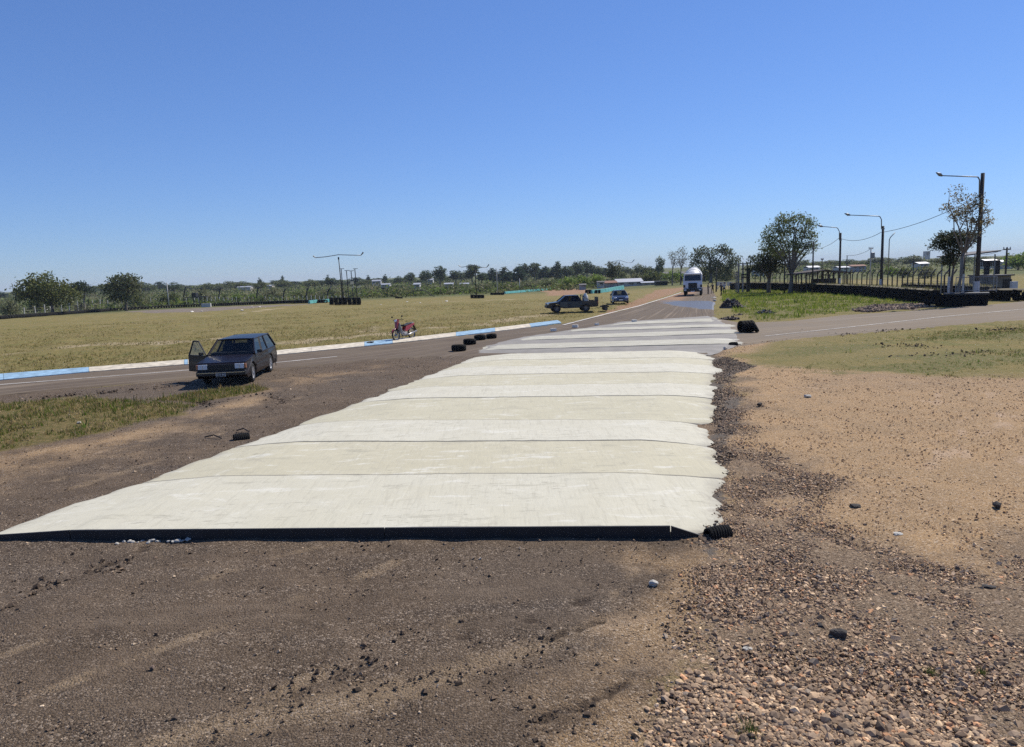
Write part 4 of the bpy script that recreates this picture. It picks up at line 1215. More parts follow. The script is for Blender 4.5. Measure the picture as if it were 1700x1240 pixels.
for px in range(1330, 1760, 24):
    RIDGE.append((px + rr_.uniform(-8, 8), rr_.uniform(330, 560), rtop(px) + rr_.uniform(-1, 6), rr_.uniform(32, 52), rr_.choice(['round0', 'round1', 'round2', 'round0', 'bush1'])))
RIDGE.sort(key=lambda q: q[0])
kname = {'round': ('broad_tree', 'rounded'), 'pine': ('pine_tree', 'narrow dark'), 'gum': ('gum_tree', 'tall loose-crowned'), 'bush': ('broad_tree', 'low wide')}
for i, (px, d, tp, w, k) in enumerate(RIDGE):
    nm, ad = kname[k.rstrip('012')]
    plant_tree(nm, k, px, d, tp, w, f'{ad} tree on the far ridge line, {ordinal(i)} from the left', group='trees along the far ridge')

# nearer scrub trees in the valley behind the field
SCRUB = [(20, 150, 496, 34, 'bush2'), (70, 175, 482, 46, 'bush1'), (232, 190, 478, 40, 'bush2'), (285, 190, 480, 40, 'bush1'), (340, 210, 478, 48, 'bush2'), (392, 200, 486, 26, 'bush0'), (418, 200, 487, 26, 'bush0'), (455, 230, 478, 52, 'bush2'), (500, 215, 482, 46, 'bush1'), (545, 230, 478, 50, 'bush2'),
         (615, 200, 484, 44, 'bush0'), (655, 220, 478, 44, 'bush1'), (697, 190, 482, 40, 'bush0'), (728, 190, 476, 40, 'bush0'), (760, 210, 478, 46, 'bush1'), (800, 220, 470, 46, 'bush2'), (842, 215, 468, 44, 'bush1'), (880, 220, 464, 40, 'bush2'), (915, 220, 462, 44, 'bush1'), (945, 210, 458, 40, 'bush0'), (968, 205, 455, 34, 'bush0'), (992, 205, 453, 36, 'bush0'),
         (1016, 200, 435, 30, 'gum2'), (1055, 215, 452, 40, 'bush2'), (1085, 215, 446, 46, 'bush1'), (1115, 215, 448, 42, 'bush0'), (1128, 230, 452, 40, 'bush0'), (1170, 200, 447, 44, 'bush1'), (1205, 190, 446, 46, 'bush2'), (1350, 230, 446, 30, 'bush1'), (1500, 130, 440, 34, 'bush1'), (1480, 150, 441, 30, 'bush0'), (1540, 120, 440, 40, 'bush2'), (1690, 200, 418, 60, 'bush0')]
for i, (px, d, tp, w, k) in enumerate(SCRUB):
    plant_tree('scrub_tree', k, px, d, tp, w, f'{"fresh green" if k[-1] == "0" else "dull olive" if k[-1] == "1" else "grey brown"} scrub tree behind the field, {ordinal(i)} from the left', 'tree', 'scrub trees in the valley')

# bramble and brush covering the slope between them
def brush(name, spots, seed, label):
    r = np.random.default_rng(seed)
    cc = []; sz = []
    for px0, px1, d0, d1, n in spots:
        for _ in range(n):
            p = place(r.uniform(px0, px1), r.uniform(d0, d1))
            cc.append((p.x, p.y, p.z + 0.4)); sz.append(r.uniform(0.9, 2.1) * (1 + max(0, depth(p) - 250) / 400))
    cc = np.array(cc); sz = np.array(sz)
    per = 20
    C = np.repeat(cc, per, 0) + r.normal(size=(len(cc) * per, 3)) * np.repeat(sz, per)[:, None] * np.array([0.9, 0.9, 0.38])
    tone = r.uniform(0.6, 1.3, len(cc))
    cols = np.array([(0.075, 0.085, 0.028), (0.10, 0.095, 0.045), (0.06, 0.075, 0.022), (0.10, 0.125, 0.03), (0.115, 0.10, 0.06)])[r.integers(0, 5, len(cc))]
    V, c = leaf_quads(C, np.repeat(sz, per) * 0.55 * r.uniform(0.6, 1.3, len(C)), r, (1, 1, 1), 0.25)
    c = c * np.repeat(cols * tone[:, None], per, 0)
    o = link(np_mesh(name, V.reshape(-1, 3), np.arange(len(C) * 4).reshape(-1, 4), LEAF_MAT, col=c), name)
    return tag(o, label, 'brush', kind='stuff')
brush('brush', [(-60, 520, 165, 300, 700), (500, 1000, 175, 330, 900), (-60, 1000, 300, 600, 1000), (1000, 1240, 195, 330, 300), (1240, 1760, 170, 500, 420)], 91, 'olive and grey brush covering the valley behind the field fence')

# individual trees one can name
def big_tree(name, px, d, base_py, top_py, lobes_px, leaf, n_clump, per, col, label, tips_px, trunk_r, fork_py, seed, bark, clump=0.5, shell=0.45, lean_px=0):
    """lobes_px: (px, py, half width px, half height px); everything else in metres at distance d"""
    k = d / FPX
    p = place(px, d)
    root = thing(name, p, label, 'tree')
    def loc(x, y, dy=0.0):
        q = at(x, y, d)
        return Vector((q.x - p.x, dy, q.z - p.z))
    rr = random.Random(seed)
    lobes = []
    for (x, y, hw, hh) in lobes_px:
        lobes.append((tuple(loc(x, y, rr.uniform(-.6, .6) * hw * k)), (hw * k, hw * k * 0.95, hh * k)))
    cm = crown_mesh('crown', lobes, n_clump, per, leaf, col, seed, shell, clump)
    tips = [tuple(loc(x, y, rr.uniform(-1, 1) * 18 * k)) for x, y in tips_px]
    fk = loc(px + lean_px, fork_py)
    mb = MB()
    f = fk
    mb.tube([Vector((0, 0, -.1)), f * 0.12, f * 0.55 + Vector((rr.uniform(-.1, .1), 0, 0)), f], [trunk_r * 1.5, trunk_r * 1.1, trunk_r * 0.95, trunk_r * 0.8], 9)
    for t in tips:
        t = Vector(t)
        m1 = f.lerp(t, .35) + Vector((rr.uniform(-.25, .25), rr.uniform(-.25, .25), .25)); m2 = f.lerp(t, .7) + Vector((rr.uniform(-.3, .3), rr.uniform(-.3, .3), .2))
        mb.tube([f - Vector((0, 0, trunk_r)), m1, m2, t], [trunk_r * .6, trunk_r * .42, trunk_r * .25, trunk_r * .07], 6)
        for _ in range(4):
            s0 = m1.lerp(t, rr.uniform(.1, .8))
            e = s0 + Vector((rr.uniform(-1, 1), rr.uniform(-1, 1), rr.uniform(.1, 1.0))) * (12 * k)
            mb.tube([s0, s0.lerp(e, .5) + Vector((0, 0, .1)), e], [trunk_r * .2, trunk_r * .13, trunk_r * .04], 4)
    mb.build('trunk', bark, root, smooth=True)
    link(cm, 'crown', root)
    return root

big_tree('broad_tree', 88, 135, 522, 453, [(80, 468, 26, 14), (58, 478, 24, 14), (105, 478, 26, 14), (45, 492, 14, 10), (75, 490, 28, 16), (118, 492, 18, 12), (98, 500, 18, 10)], 0.55, 420, 9, (0.095, 0.100, 0.036), 'wide rounded olive tree behind the left end of the field fence', [(60, 470), (80, 460), (105, 468), (120, 486), (45, 486), (90, 475)], 0.28, 505, 201, BARK_MAT)
big_tree('broad_tree', 210, 150, 516, 452, [(200, 468, 22, 13), (188, 480, 16, 14), (215, 482, 22, 18), (225, 470, 14, 14), (192, 496, 12, 8)], 0.55, 300, 9, (0.085, 0.090, 0.042), 'half bare dark tree behind the white posts of the field fence', [(190, 466), (205, 456), (222, 455), (234, 462), (238, 475), (215, 462)], 0.25, 498, 202, BARK_MAT)
big_tree('gum_tree', 140, 175, 512, 467, [(138, 474, 12, 6), (148, 482, 8, 6), (130, 478, 7, 5)], 0.5, 90, 8, (0.03, 0.04, 0.02), 'small umbrella-shaped gum tree between the two big field trees', [(132, 474), (140, 470), (148, 476)], 0.14, 495, 203, PALE_BARK)
big_tree('gum_tree', 1312, 84, 478, 353, [(1296, 366, 14, 9), (1318, 366, 13, 9), (1338, 372, 9, 8), (1276, 382, 13, 9), (1300, 384, 15, 10), (1326, 388, 13, 10), (1344, 392, 8, 7), (1266, 398, 11, 8), (1288, 402, 14, 10), (1312, 406, 14, 9), (1336, 410, 12, 8), (1270, 414, 10, 6), (1296, 420, 13, 7), (1322, 422, 11, 6)], 0.22, 620, 11, (0.105, 0.118, 0.044), 'tall spreading gum tree with pale forked trunk behind the tyre wall', [(1290, 372), (1305, 360), (1330, 370), (1340, 390), (1275, 390), (1262, 400), (1318, 365), (1340, 410), (1300, 395)], 0.24, 452, 204, PALE_BARK, clump=0.30, shell=0.5)
big_tree('broad_tree', 1276, 88, 478, 408, [(1280, 424, 22, 14), (1262, 434, 18, 12), (1290, 436, 16, 14), (1250, 446, 9, 9), (1274, 446, 20, 10)], 0.26, 420, 10, (0.040, 0.047, 0.022), 'dense dark tree leaning out left of the tall spreading gum', [(1262, 428), (1282, 420), (1292, 430), (1252, 440), (1275, 432)], 0.24, 462, 205, BARK_MAT, clump=0.34)
big_tree('gum_tree', 1586, 50.5, 492, 309, [(1568, 322, 10, 8), (1580, 332, 12, 6), (1562, 346, 10, 7), (1588, 352, 14, 8), (1600, 345, 10, 8), (1612, 335, 12, 10), (1618, 352, 8, 8), (1618, 370, 14, 9), (1604, 368, 14, 9), (1578, 360, 14, 8), (1600, 388, 12, 8)], 0.15, 300, 7, (0.16, 0.125, 0.075), 'thin sparse brown-leaved tree beside the nearest lamp post', [(1566, 315), (1580, 328), (1558, 345), (1612, 325), (1626, 338), (1632, 372), (1600, 342), (1590, 360), (1612, 356)], 0.10, 420, 206, PALE_BARK, clump=0.17, shell=0.3, lean_px=6)
big_tree('broad_tree', 1578, 52, 490, 380, [(1566, 396, 18, 12), (1580, 398, 20, 14), (1556, 406, 14, 10), (1598, 398, 12, 12), (1572, 418, 16, 10), (1568, 432, 13, 8)], 0.15, 520, 10, (0.036, 0.042, 0.022), 'compact dark evergreen under the sparse brown tree', [(1560, 398), (1575, 390), (1592, 392), (1562, 412), (1580, 410)], 0.09, 440, 207, BARK_MAT, clump=0.16)
big_tree('gum_tree', 1180, 170, 470, 404, [(1152, 428, 9, 8), (1163, 416, 10, 7), (1178, 422, 12, 9), (1196, 414, 9, 7), (1206, 422, 11, 9), (1218, 434, 9, 9), (1158, 440, 14, 9), (1182, 440, 15, 10), (1206, 442, 14, 9), (1170, 453, 18, 8), (1200, 455, 18, 8)], 0.5, 520, 9, (0.090, 0.098, 0.058), 'large grey-green grove tree standing behind the white truck', [(1150, 418), (1166, 408), (1185, 412), (1202, 408), (1218, 420)], 0.35, 452, 208, PALE_BARK, clump=0.5)
big_tree('bare_tree', 1116, 165, 470, 415, [(1116, 424, 6, 8), (1120, 436, 6, 6)], 0.3, 45, 7, (0.11, 0.10, 0.07), 'thin nearly bare tree left of the white truck, the left one of two', [(1112, 418), (1118, 416), (1122, 424), (1114, 430)], 0.13, 446, 209, PALE_BARK, clump=0.4)
big_tree('bare_tree', 1130, 165, 470, 411, [(1130, 420, 8, 9), (1134, 434, 7, 8)], 0.3, 55, 7, (0.11, 0.10, 0.07), 'thin nearly bare tree left of the white truck, the right one of two', [(1126, 414), (1132, 411), (1138, 418), (1128, 428), (1136, 428)], 0.13, 446, 210, PALE_BARK, clump=0.4)

for i, (px, py, s_) in enumerate([(1243, 1218, 0.10), (1545, 1118, 0.05), (1630, 1120, 0.05)]):
    q = G(px, py)
    r = np.random.default_rng(300 + i)
    n = 90
    th = r.uniform(0, 2 * PI, n); b0 = np.array([q.x, q.y]) + r.normal(0, s_ * 0.45, (n, 2)); hh = s_ * r.uniform(.5, 1.2, n)
    dv = np.stack([np.cos(th), np.sin(th)], 1); sd = np.stack([-dv[:, 1], dv[:, 0]], 1) * 0.003
    V = np.stack([np.c_[b0 - sd, np.full(n, q.z)], np.c_[b0 + sd, np.full(n, q.z)], np.c_[b0 + dv * hh[:, None] * .6, q.z + hh]], 1).reshape(-1, 3)
    o = link(np_mesh('grass_tuft', V, np.arange(n * 3).reshape(-1, 3), GRASS_MAT, col=np.array([(0.09, 0.12, 0.03)]) * r.uniform(.6, 1.3, (n, 1))), 'grass_tuft')
    tag(o, ['green grass tuft in the stones at the bottom edge', 'tiny grass sprig among the stones, the left of a pair', 'tiny grass sprig among the stones, the right of a pair'][i], 'grass')
# ------------------------------------------------------------------ vehicles
RUBBER = mat('tyre_rubber', (0.018, 0.018, 0.019), 0.82, var=0.35, scale=6, spec=0.3, bump=0.004)
OLD_RUBBER = mat('old_tyre_rubber', (0.009, 0.009, 0.009), 0.9, var=0.5, scale=3, spec=0.15, bump=0.006)
ALLOY = mat('wheel_alloy', (0.55, 0.56, 0.58), 0.35, 0.7, var=0.1)
DARK_ALLOY = mat('dark_wheel_alloy', (0.16, 0.16, 0.17), 0.4, 0.7, var=0.1)
BLACK_PL = mat('black_plastic', (0.014, 0.014, 0.015), 0.55, var=0.2)
CHROME = mat('bright_trim', (0.62, 0.62, 0.63), 0.2, 0.9, var=0.05)
LAMP = mat('headlamp_lens', (0.60, 0.66, 0.72), 0.12, 0.0, var=0.25, scale=25, coat=1.0)
AMBER = mat('amber_lens', (0.34, 0.13, 0.06), 0.3, var=0.1, coat=0.5)
REDLENS = mat('red_lens', (0.38, 0.02, 0.02), 0.25, var=0.1, coat=0.5)
GLASS = glass_mat('car_glass', (0.42, 0.45, 0.46), 0.0)
TINT = glass_mat('tinted_glass', (0.05, 0.06, 0.07), 0.0)
SEAT = mat('seat_cloth', (0.05, 0.05, 0.055), 0.9, var=0.2)
INNER = mat('cabin_lining', (0.028, 0.028, 0.03), 0.8, var=0.2)
PLATE_BLACK = mat('plate_black', (0.012, 0.012, 0.012), 0.5)
PLATE_WHITE = mat('plate_white', (0.7, 0.7, 0.7), 0.5)

def wheel_meshes(R, w, rim_r, rim_mat, spokes=5):
    hw = w / 2
    t = MB().lathe([(rim_r, -hw * 0.8), (rim_r + 0.02, -hw * 0.95), (R - 0.03, -hw), (R, -hw * 0.75), (R, hw * 0.75), (R - 0.03, hw), (rim_r + 0.02, hw * 0.95), (rim_r, hw * 0.8)], 28, 'x').mesh('tyre', RUBBER, True)
    m = MB()
    m.lathe([(rim_r + 0.005, -hw * 0.8), (rim_r + 0.005, hw * 0.85), (rim_r - 0.02, hw * 0.8), (rim_r - 0.03, -hw * 0.8)], 24, 'x')
    m.lathe([(0.0, hw * 0.45), (0.055, hw * 0.6), (0.06, -hw * 0.2), (0.0, -hw * 0.2)], 14, 'x')
    for k in range(spokes):
        a = 2 * PI * k / spokes
        m.box((hw * 0.48, math.cos(a) * rim_r * 0.52, math.sin(a) * rim_r * 0.52), (0.03, rim_r * 0.95, 0.075), (a, 0, 0))
    r = m.mesh('rim', rim_mat)
    d = MB().lathe([(0, -hw * .3), (rim_r * 0.9, -hw * .3), (rim_r * 0.9, -hw * .2), (0, -hw * .2)], 20, 'x').mesh('brake_disc', BLACK_PL)
    return t, r, d

def add_wheel(root, meshes, x, y, R, side, steer=0.0):
    w = link(meshes[0], 'wheel', root)
    w.location = (x, y, R)
    w.rotation_euler = (0, 0, (0 if side > 0 else PI) + steer)
    link(meshes[1], 'rim', w); link(meshes[2], 'brake_disc', w)
    return w

def arch_profile(top, L, wheels, ra, zc, zb):
    """side outline: top points front to rear, then back along the sill with wheel arches cut out (front is y = 0)"""
    p = list(top)
    for yc in sorted(wheels, reverse=True):
        h = math.sqrt(max(ra * ra - (zc - zb) ** 2, 0.01))
        a0 = math.atan2(zb - zc, h)
        n = 10
        for k in range(n + 1):
            a = a0 + (PI - 2 * a0) * k / n
            p.append((yc + ra * math.cos(a), zc + ra * math.sin(a)))
    return p

def vehicle_cabin(root, zb, zt, yb0, yt0, yt1, yb1, wb_, wt, paint, glass, side_cuts, pillar=0.035, interior=True, skip_panes=()):
    """glasshouse on the belt line: roof, pillars, panes; side_cuts: fractions where pillars stand"""
    B = lambda s, f: Vector((s * wb_, yb0 + (yb1 - yb0) * f, zb))
    T = lambda s, f: Vector((s * wt, yt0 + (yt1 - yt0) * f, zt))
    # roof, gently crowned
    rb = MB(); vs = []; n, k = 7, 6
    for i in range(n):
        y = yt0 - 0.04 + (yt1 - yt0 + 0.08) * i / (n - 1)
        for j in range(k):
            s = -1 + 2 * j / (k - 1)
            vs.append((s * (wt + 0.02), y, zt + 0.035 * (1 - s * s) * math.sin(PI * (0.15 + 0.7 * i / (n - 1))) + 0.012))
    low = [(x, y, zt - 0.03) for x, y, z in vs]
    fs = []
    for i in range(n - 1):
        for j in range(k - 1):
            a = i * k + j
            fs.append((a, a + 1, a + k + 1, a + k)); fs.append((a + n * k + k, a + n * k + k + 1, a + n * k + 1, a + n * k))
    for i in range(n - 1):
        a = i * k; fs.append((a, a + k, a + k + n * k, a + n * k)); a = i * k + k - 1; fs.append((a + k, a, a + n * k, a + k + n * k))
    for j in range(k - 1):
        a = j; fs.append((a + 1, a, a + n * k, a + 1 + n * k)); a = (n - 1) * k + j; fs.append((a, a + 1, a + 1 + n * k, a + n * k))
    rb.add(vs + low, fs).build('roof', paint, root, bevel=0.015)
    fr = [0.0] + list(side_cuts) + [1.0]
    for s in (-1, 1):
        for i, f in enumerate(fr):
            pm = MB().tube([B(s, f), T(s, f)], [pillar * (1.15 if i in (0, len(fr) - 1) else 0.9), pillar], 6)
            pm.build('pillar', paint if i in (0, len(fr) - 1) else BLACK_PL, root)
        for i in range(len(fr) - 1):
            if (s, i) in skip_panes: continue
            f0, f1 = fr[i], fr[i + 1]
            e = 0.012
            a, b, c, d = B(s, f0), B(s, f1), T(s, f1), T(s, f0)
            mb = MB().quad(a, b, c, d) if s > 0 else MB().quad(b, a, d, c)
            mb.build('side_window', glass, root)
    MB().quad(B(-1, 0), B(1, 0), T(1, 0), T(-1, 0)).build('windscreen', glass, root)
    MB().quad(B(1, 1), B(-1, 1), T(-1, 1), T(1, 1)).build('rear_window', glass, root)
    if interior:
        MB().box((0, (yb0 + yb1) / 2, zb + 0.006), (2 * wb_ - 0.08, yb1 - yb0 - 0.06, 0.012)).build('cabin_floor', INNER, root)
        MB().box((0, yb0 + 0.28, zb + 0.03), (2 * wb_ - 0.12, 0.36, 0.08)).build('dashboard', INNER, root, bevel=0.02)
        for s in (-1, 1):
            y0 = yb0 + (yb1 - yb0) * 0.36
            MB().box((s * wb_ * 0.5, y0, zb + 0.14), (0.44, 0.14, 0.30), (-0.2, 0, 0), 0.8).box((s * wb_ * 0.5, y0 + 0.04, zb + 0.34), (0.24, 0.09, 0.14), (-0.2, 0, 0)).build('front_seat', SEAT, root, bevel=0.03)
        if len(side_cuts) > 1:
            MB().box((0, yb0 + (yb1 - yb0) * 0.64, zb + 0.10), (2 * wb_ * 0.84, 0.15, 0.26), (-0.2, 0, 0)).build('rear_seat', SEAT, root, bevel=0.03)
        m = MB().lathe([(0.17, -0.012), (0.19, 0.0), (0.17, 0.012), (0.155, 0)], 16, 'y')
        o = m.build('steering_wheel', BLACK_PL, root, loc=(wb_ * 0.5, yb0 + 0.52, zb + 0.10), rot=(-0.4, 0, 0))

def door_panel(root, s, y0, y1, z0, z1, hw0, hw1, paint, handle=True):
    """a closed door skin, a little proud of the body side, with its handle"""
    a, b, c, d = (s * hw0, y0, z0), (s * hw0, y1, z0), (s * hw1, y1, z1), (s * hw1, y0, z1)
    mb = MB().plate(a, b, c, d, 0.010 if s > 0 else -0.010)
    o = mb.build('door', paint, root, bevel=0.006)
    if handle:
        MB().box((s * (hw1 + 0.016), y1 - 0.14, z1 - 0.12), (0.02, 0.16, 0.035)).build('handle', BLACK_PL, o)
    return o

def text_mesh(body, size, m, name, extrude=0.002):
    cu = bpy.data.curves.new(name, 'FONT'); cu.body = body; cu.size = size; cu.extrude = extrude
    cu.align_x = 'CENTER'; cu.align_y = 'CENTER'
    o = bpy.data.objects.new(name, cu); COL.objects.link(o)
    dg = bpy.context.evaluated_depsgraph_get()
    me = bpy.data.meshes.new_from_object(o.evaluated_get(dg))
    bpy.data.objects.remove(o)
    me.materials.clear(); me.materials.append(m)
    return me

# ---- dark station wagon with its door open
def make_wagon():
    fw = G(418, 634); rw = G(453, 618)
    paint = mat('wagon_paint', (0.007, 0.0042, 0.006), 0.38, 0.0, var=0.12, scale=2, coat=0.15, spec=0.2)
    W, L, R = 1.62, 4.45, 0.315
    hd = (fw - rw); hd.z = 0
    yaw = math.atan2(hd.x, -hd.y) + math.radians(4)      # model faces -y
    # front wheel on the +x side (the viewer's right) stands at fw
    Mz = Matrix.Rotation(yaw, 3, 'Z')
    local = Vector((W / 2 - 0.1, 0.80, 0))
    o = Vector((fw.x, fw.y, 0)) - Mz @ local
    root = thing('station_wagon', (o.x, o.y, float(Zt(o.x, o.y)) + 0.012), 'dark maroon station wagon with one front door open, parked at the track edge', 'car', rz=yaw)
    zb, zt = 0.90, 1.37
    top = [(0.03, 0.36), (0.0, 0.48), (0.02, 0.70), (0.10, 0.77), (0.85, 0.86), (1.20, 0.895), (1.28, zb), (4.30, zb), (4.40, 0.86), (4.45, 0.60), (4.43, 0.34), (4.38, 0.25)]
    prof = arch_profile(top, L, [0.80, 3.35], 0.37, R, 0.25) + [(0.10, 0.25)]
    fx = lambda y, z: (0.985 if z < 0.35 else 1.0 if z < 0.7 else 0.955) * (0.95 if y < 0.05 else 1.0)
    MB().prism(prof, -W / 2, W / 2, fx).build('body', paint, root, bevel=0.022)
    vehicle_cabin(root, zb, zt, 1.22, 1.92, 4.02, 4.36, W / 2 * 0.945, 0.60, paint, GLASS, (0.33, 0.60), skip_panes=((-1, 0),))
    wm = wheel_meshes(R, 0.19, 0.20, ALLOY)
    for y in (0.80, 3.35):
        for s in (-1, 1):
            add_wheel(root, wm, s * (W / 2 - 0.105), y, R, s, steer=0.06 if y < 1 else 0)
    MB().box((0, -0.035, 0.43), (1.56, 0.13, 0.16)).build('front_bumper', BLACK_PL, root, bevel=0.03)
    MB().box((0, -0.104, 0.46), (1.50, 0.012, 0.022)).build('bumper_trim', CHROME, root)
    g = MB().box((0, 0.0, 0.645), (0.84, 0.05, 0.15)).build('grille', BLACK_PL, root)
    for k in range(4):
        MB().box((0, -0.03, 0.59 + 0.036 * k), (0.82, 0.012, 0.012)).build('grille_bar', INNER, g)
    for s in (-1, 1):
        h = MB().box((s * 0.575, -0.004, 0.645), (0.29, 0.05, 0.16)).build('headlight', LAMP, root, bevel=0.012)
        MB().box((s * 0.575, -0.032, 0.645), (0.012, 0.008, 0.15)).build('lens_divider', CHROME, h)
        MB().box((s * 0.755, 0.02, 0.645), (0.06, 0.09, 0.15)).build('indicator', AMBER, root, bevel=0.012)
        MB().box((s * (W / 2 + 0.012), 2.05, 0.53), (0.022, 1.75, 0.05)).build('rubbing_strip', BLACK_PL, root)
        MB().box((s * 0.62, 4.45, 0.72), (0.30, 0.05, 0.18)).build('tail_light', REDLENS, root, bevel=0.01)
        w_ = MB().box((s * (W / 2 + 0.01), 4.02, 0.28), (0.02, 0.03, 0.28)).build('mud_flap', BLACK_PL, root)
    MB().box((0, 4.47, 0.43), (1.56, 0.12, 0.16)).build('rear_bumper', BLACK_PL, root, bevel=0.03)
    pl = MB().box((0.0, -0.108, 0.39), (0.30, 0.012, 0.125)).build('number_plate', PLATE_WHITE, root)
    MB().box((0, -0.116, 0.39), (0.285, 0.006, 0.108)).build('plate_field', PLATE_BLACK, pl)
    t = link(text_mesh('RCN 882', 0.082, PLATE_WHITE, 'plate_lettering'), 'plate_lettering', pl)
    t.location = (0, -0.1215, 0.39); t.rotation_euler = (PI / 2, 0, 0)
    for a, b in ((1.28, 2.30), (2.32, 3.10)):
        door_panel(root, 1, a, b, 0.36, 0.885, W / 2 + 0.001, W / 2 * 0.957, paint)
    door_panel(root, -1, 2.32, 3.10, 0.36, 0.885, W / 2 + 0.001, W / 2 * 0.957, paint)
    m_ = MB().box((W / 2 + 0.09, 1.42, 0.97), (0.17, 0.07, 0.11)).build('door_mirror', BLACK_PL, root, bevel=0.02)
    for s in (-1, 1):
        MB().tube([(s * 0.12 - 0.25, 1.26, zb + 0.03), (s * 0.12 + 0.12, 1.40, zb + 0.10), (s * 0.12 + 0.30, 1.46, zb + 0.14)], 0.008, 5).build('wiper', BLACK_PL, root)
    # the open door on the -x side, hinged at its front edge
    dl = 1.03
    hinge = Vector((-W / 2 - 0.004, 1.27, 0))
    door = MB()
    door.hexa([(0, 0, 0.33), (0, dl, 0.33), (-0.06, dl, 0.33), (-0.06, 0, 0.33)], [(0.02, 0, 0.90), (0.02, dl, 0.90), (-0.03, dl, 0.90), (-0.03, 0, 0.90)])
    od = door.build('open_door', paint, root, bevel=0.012, loc=hinge, rot=(0, 0, math.radians(51)), label='front door standing wide open')
    A_, B_, C_, D_ = Vector((0, 0.02, 0.90)), Vector((0, dl - 0.03, 0.90)), Vector((0.14, dl - 0.12, 1.36)), Vector((0.14, 0.60, 1.36))
    fr = MB()
    for q0, q1 in ((A_, D_), (D_, C_), (C_, B_)):
        fr.tube([q0, q1], 0.026, 6)
    fr.build('window_frame', BLACK_PL, od)
    MB().quad(A_, B_, C_, D_).build('pane', glass_mat('door_glass', (0.62, 0.66, 0.66), 0.04), od)
    MB().box((-0.10, 0.16, 0.97), (0.16, 0.08, 0.11)).build('door_mirror', BLACK_PL, od, bevel=0.02)
    MB().box((0.035, 0.55, 0.60), (0.03, 0.8, 0.42)).build('door_card', mat('door_card', (0.06, 0.025, 0.03), 0.8), od)
    MB().box((0.25, 1.55, zb + 0.032), (0.22, 0.16, 0.006), (0.1, 0, 0.3)).build('paper', PLATE_WHITE, root, label='white paper lying on the dashboard')
    return root
make_wagon()

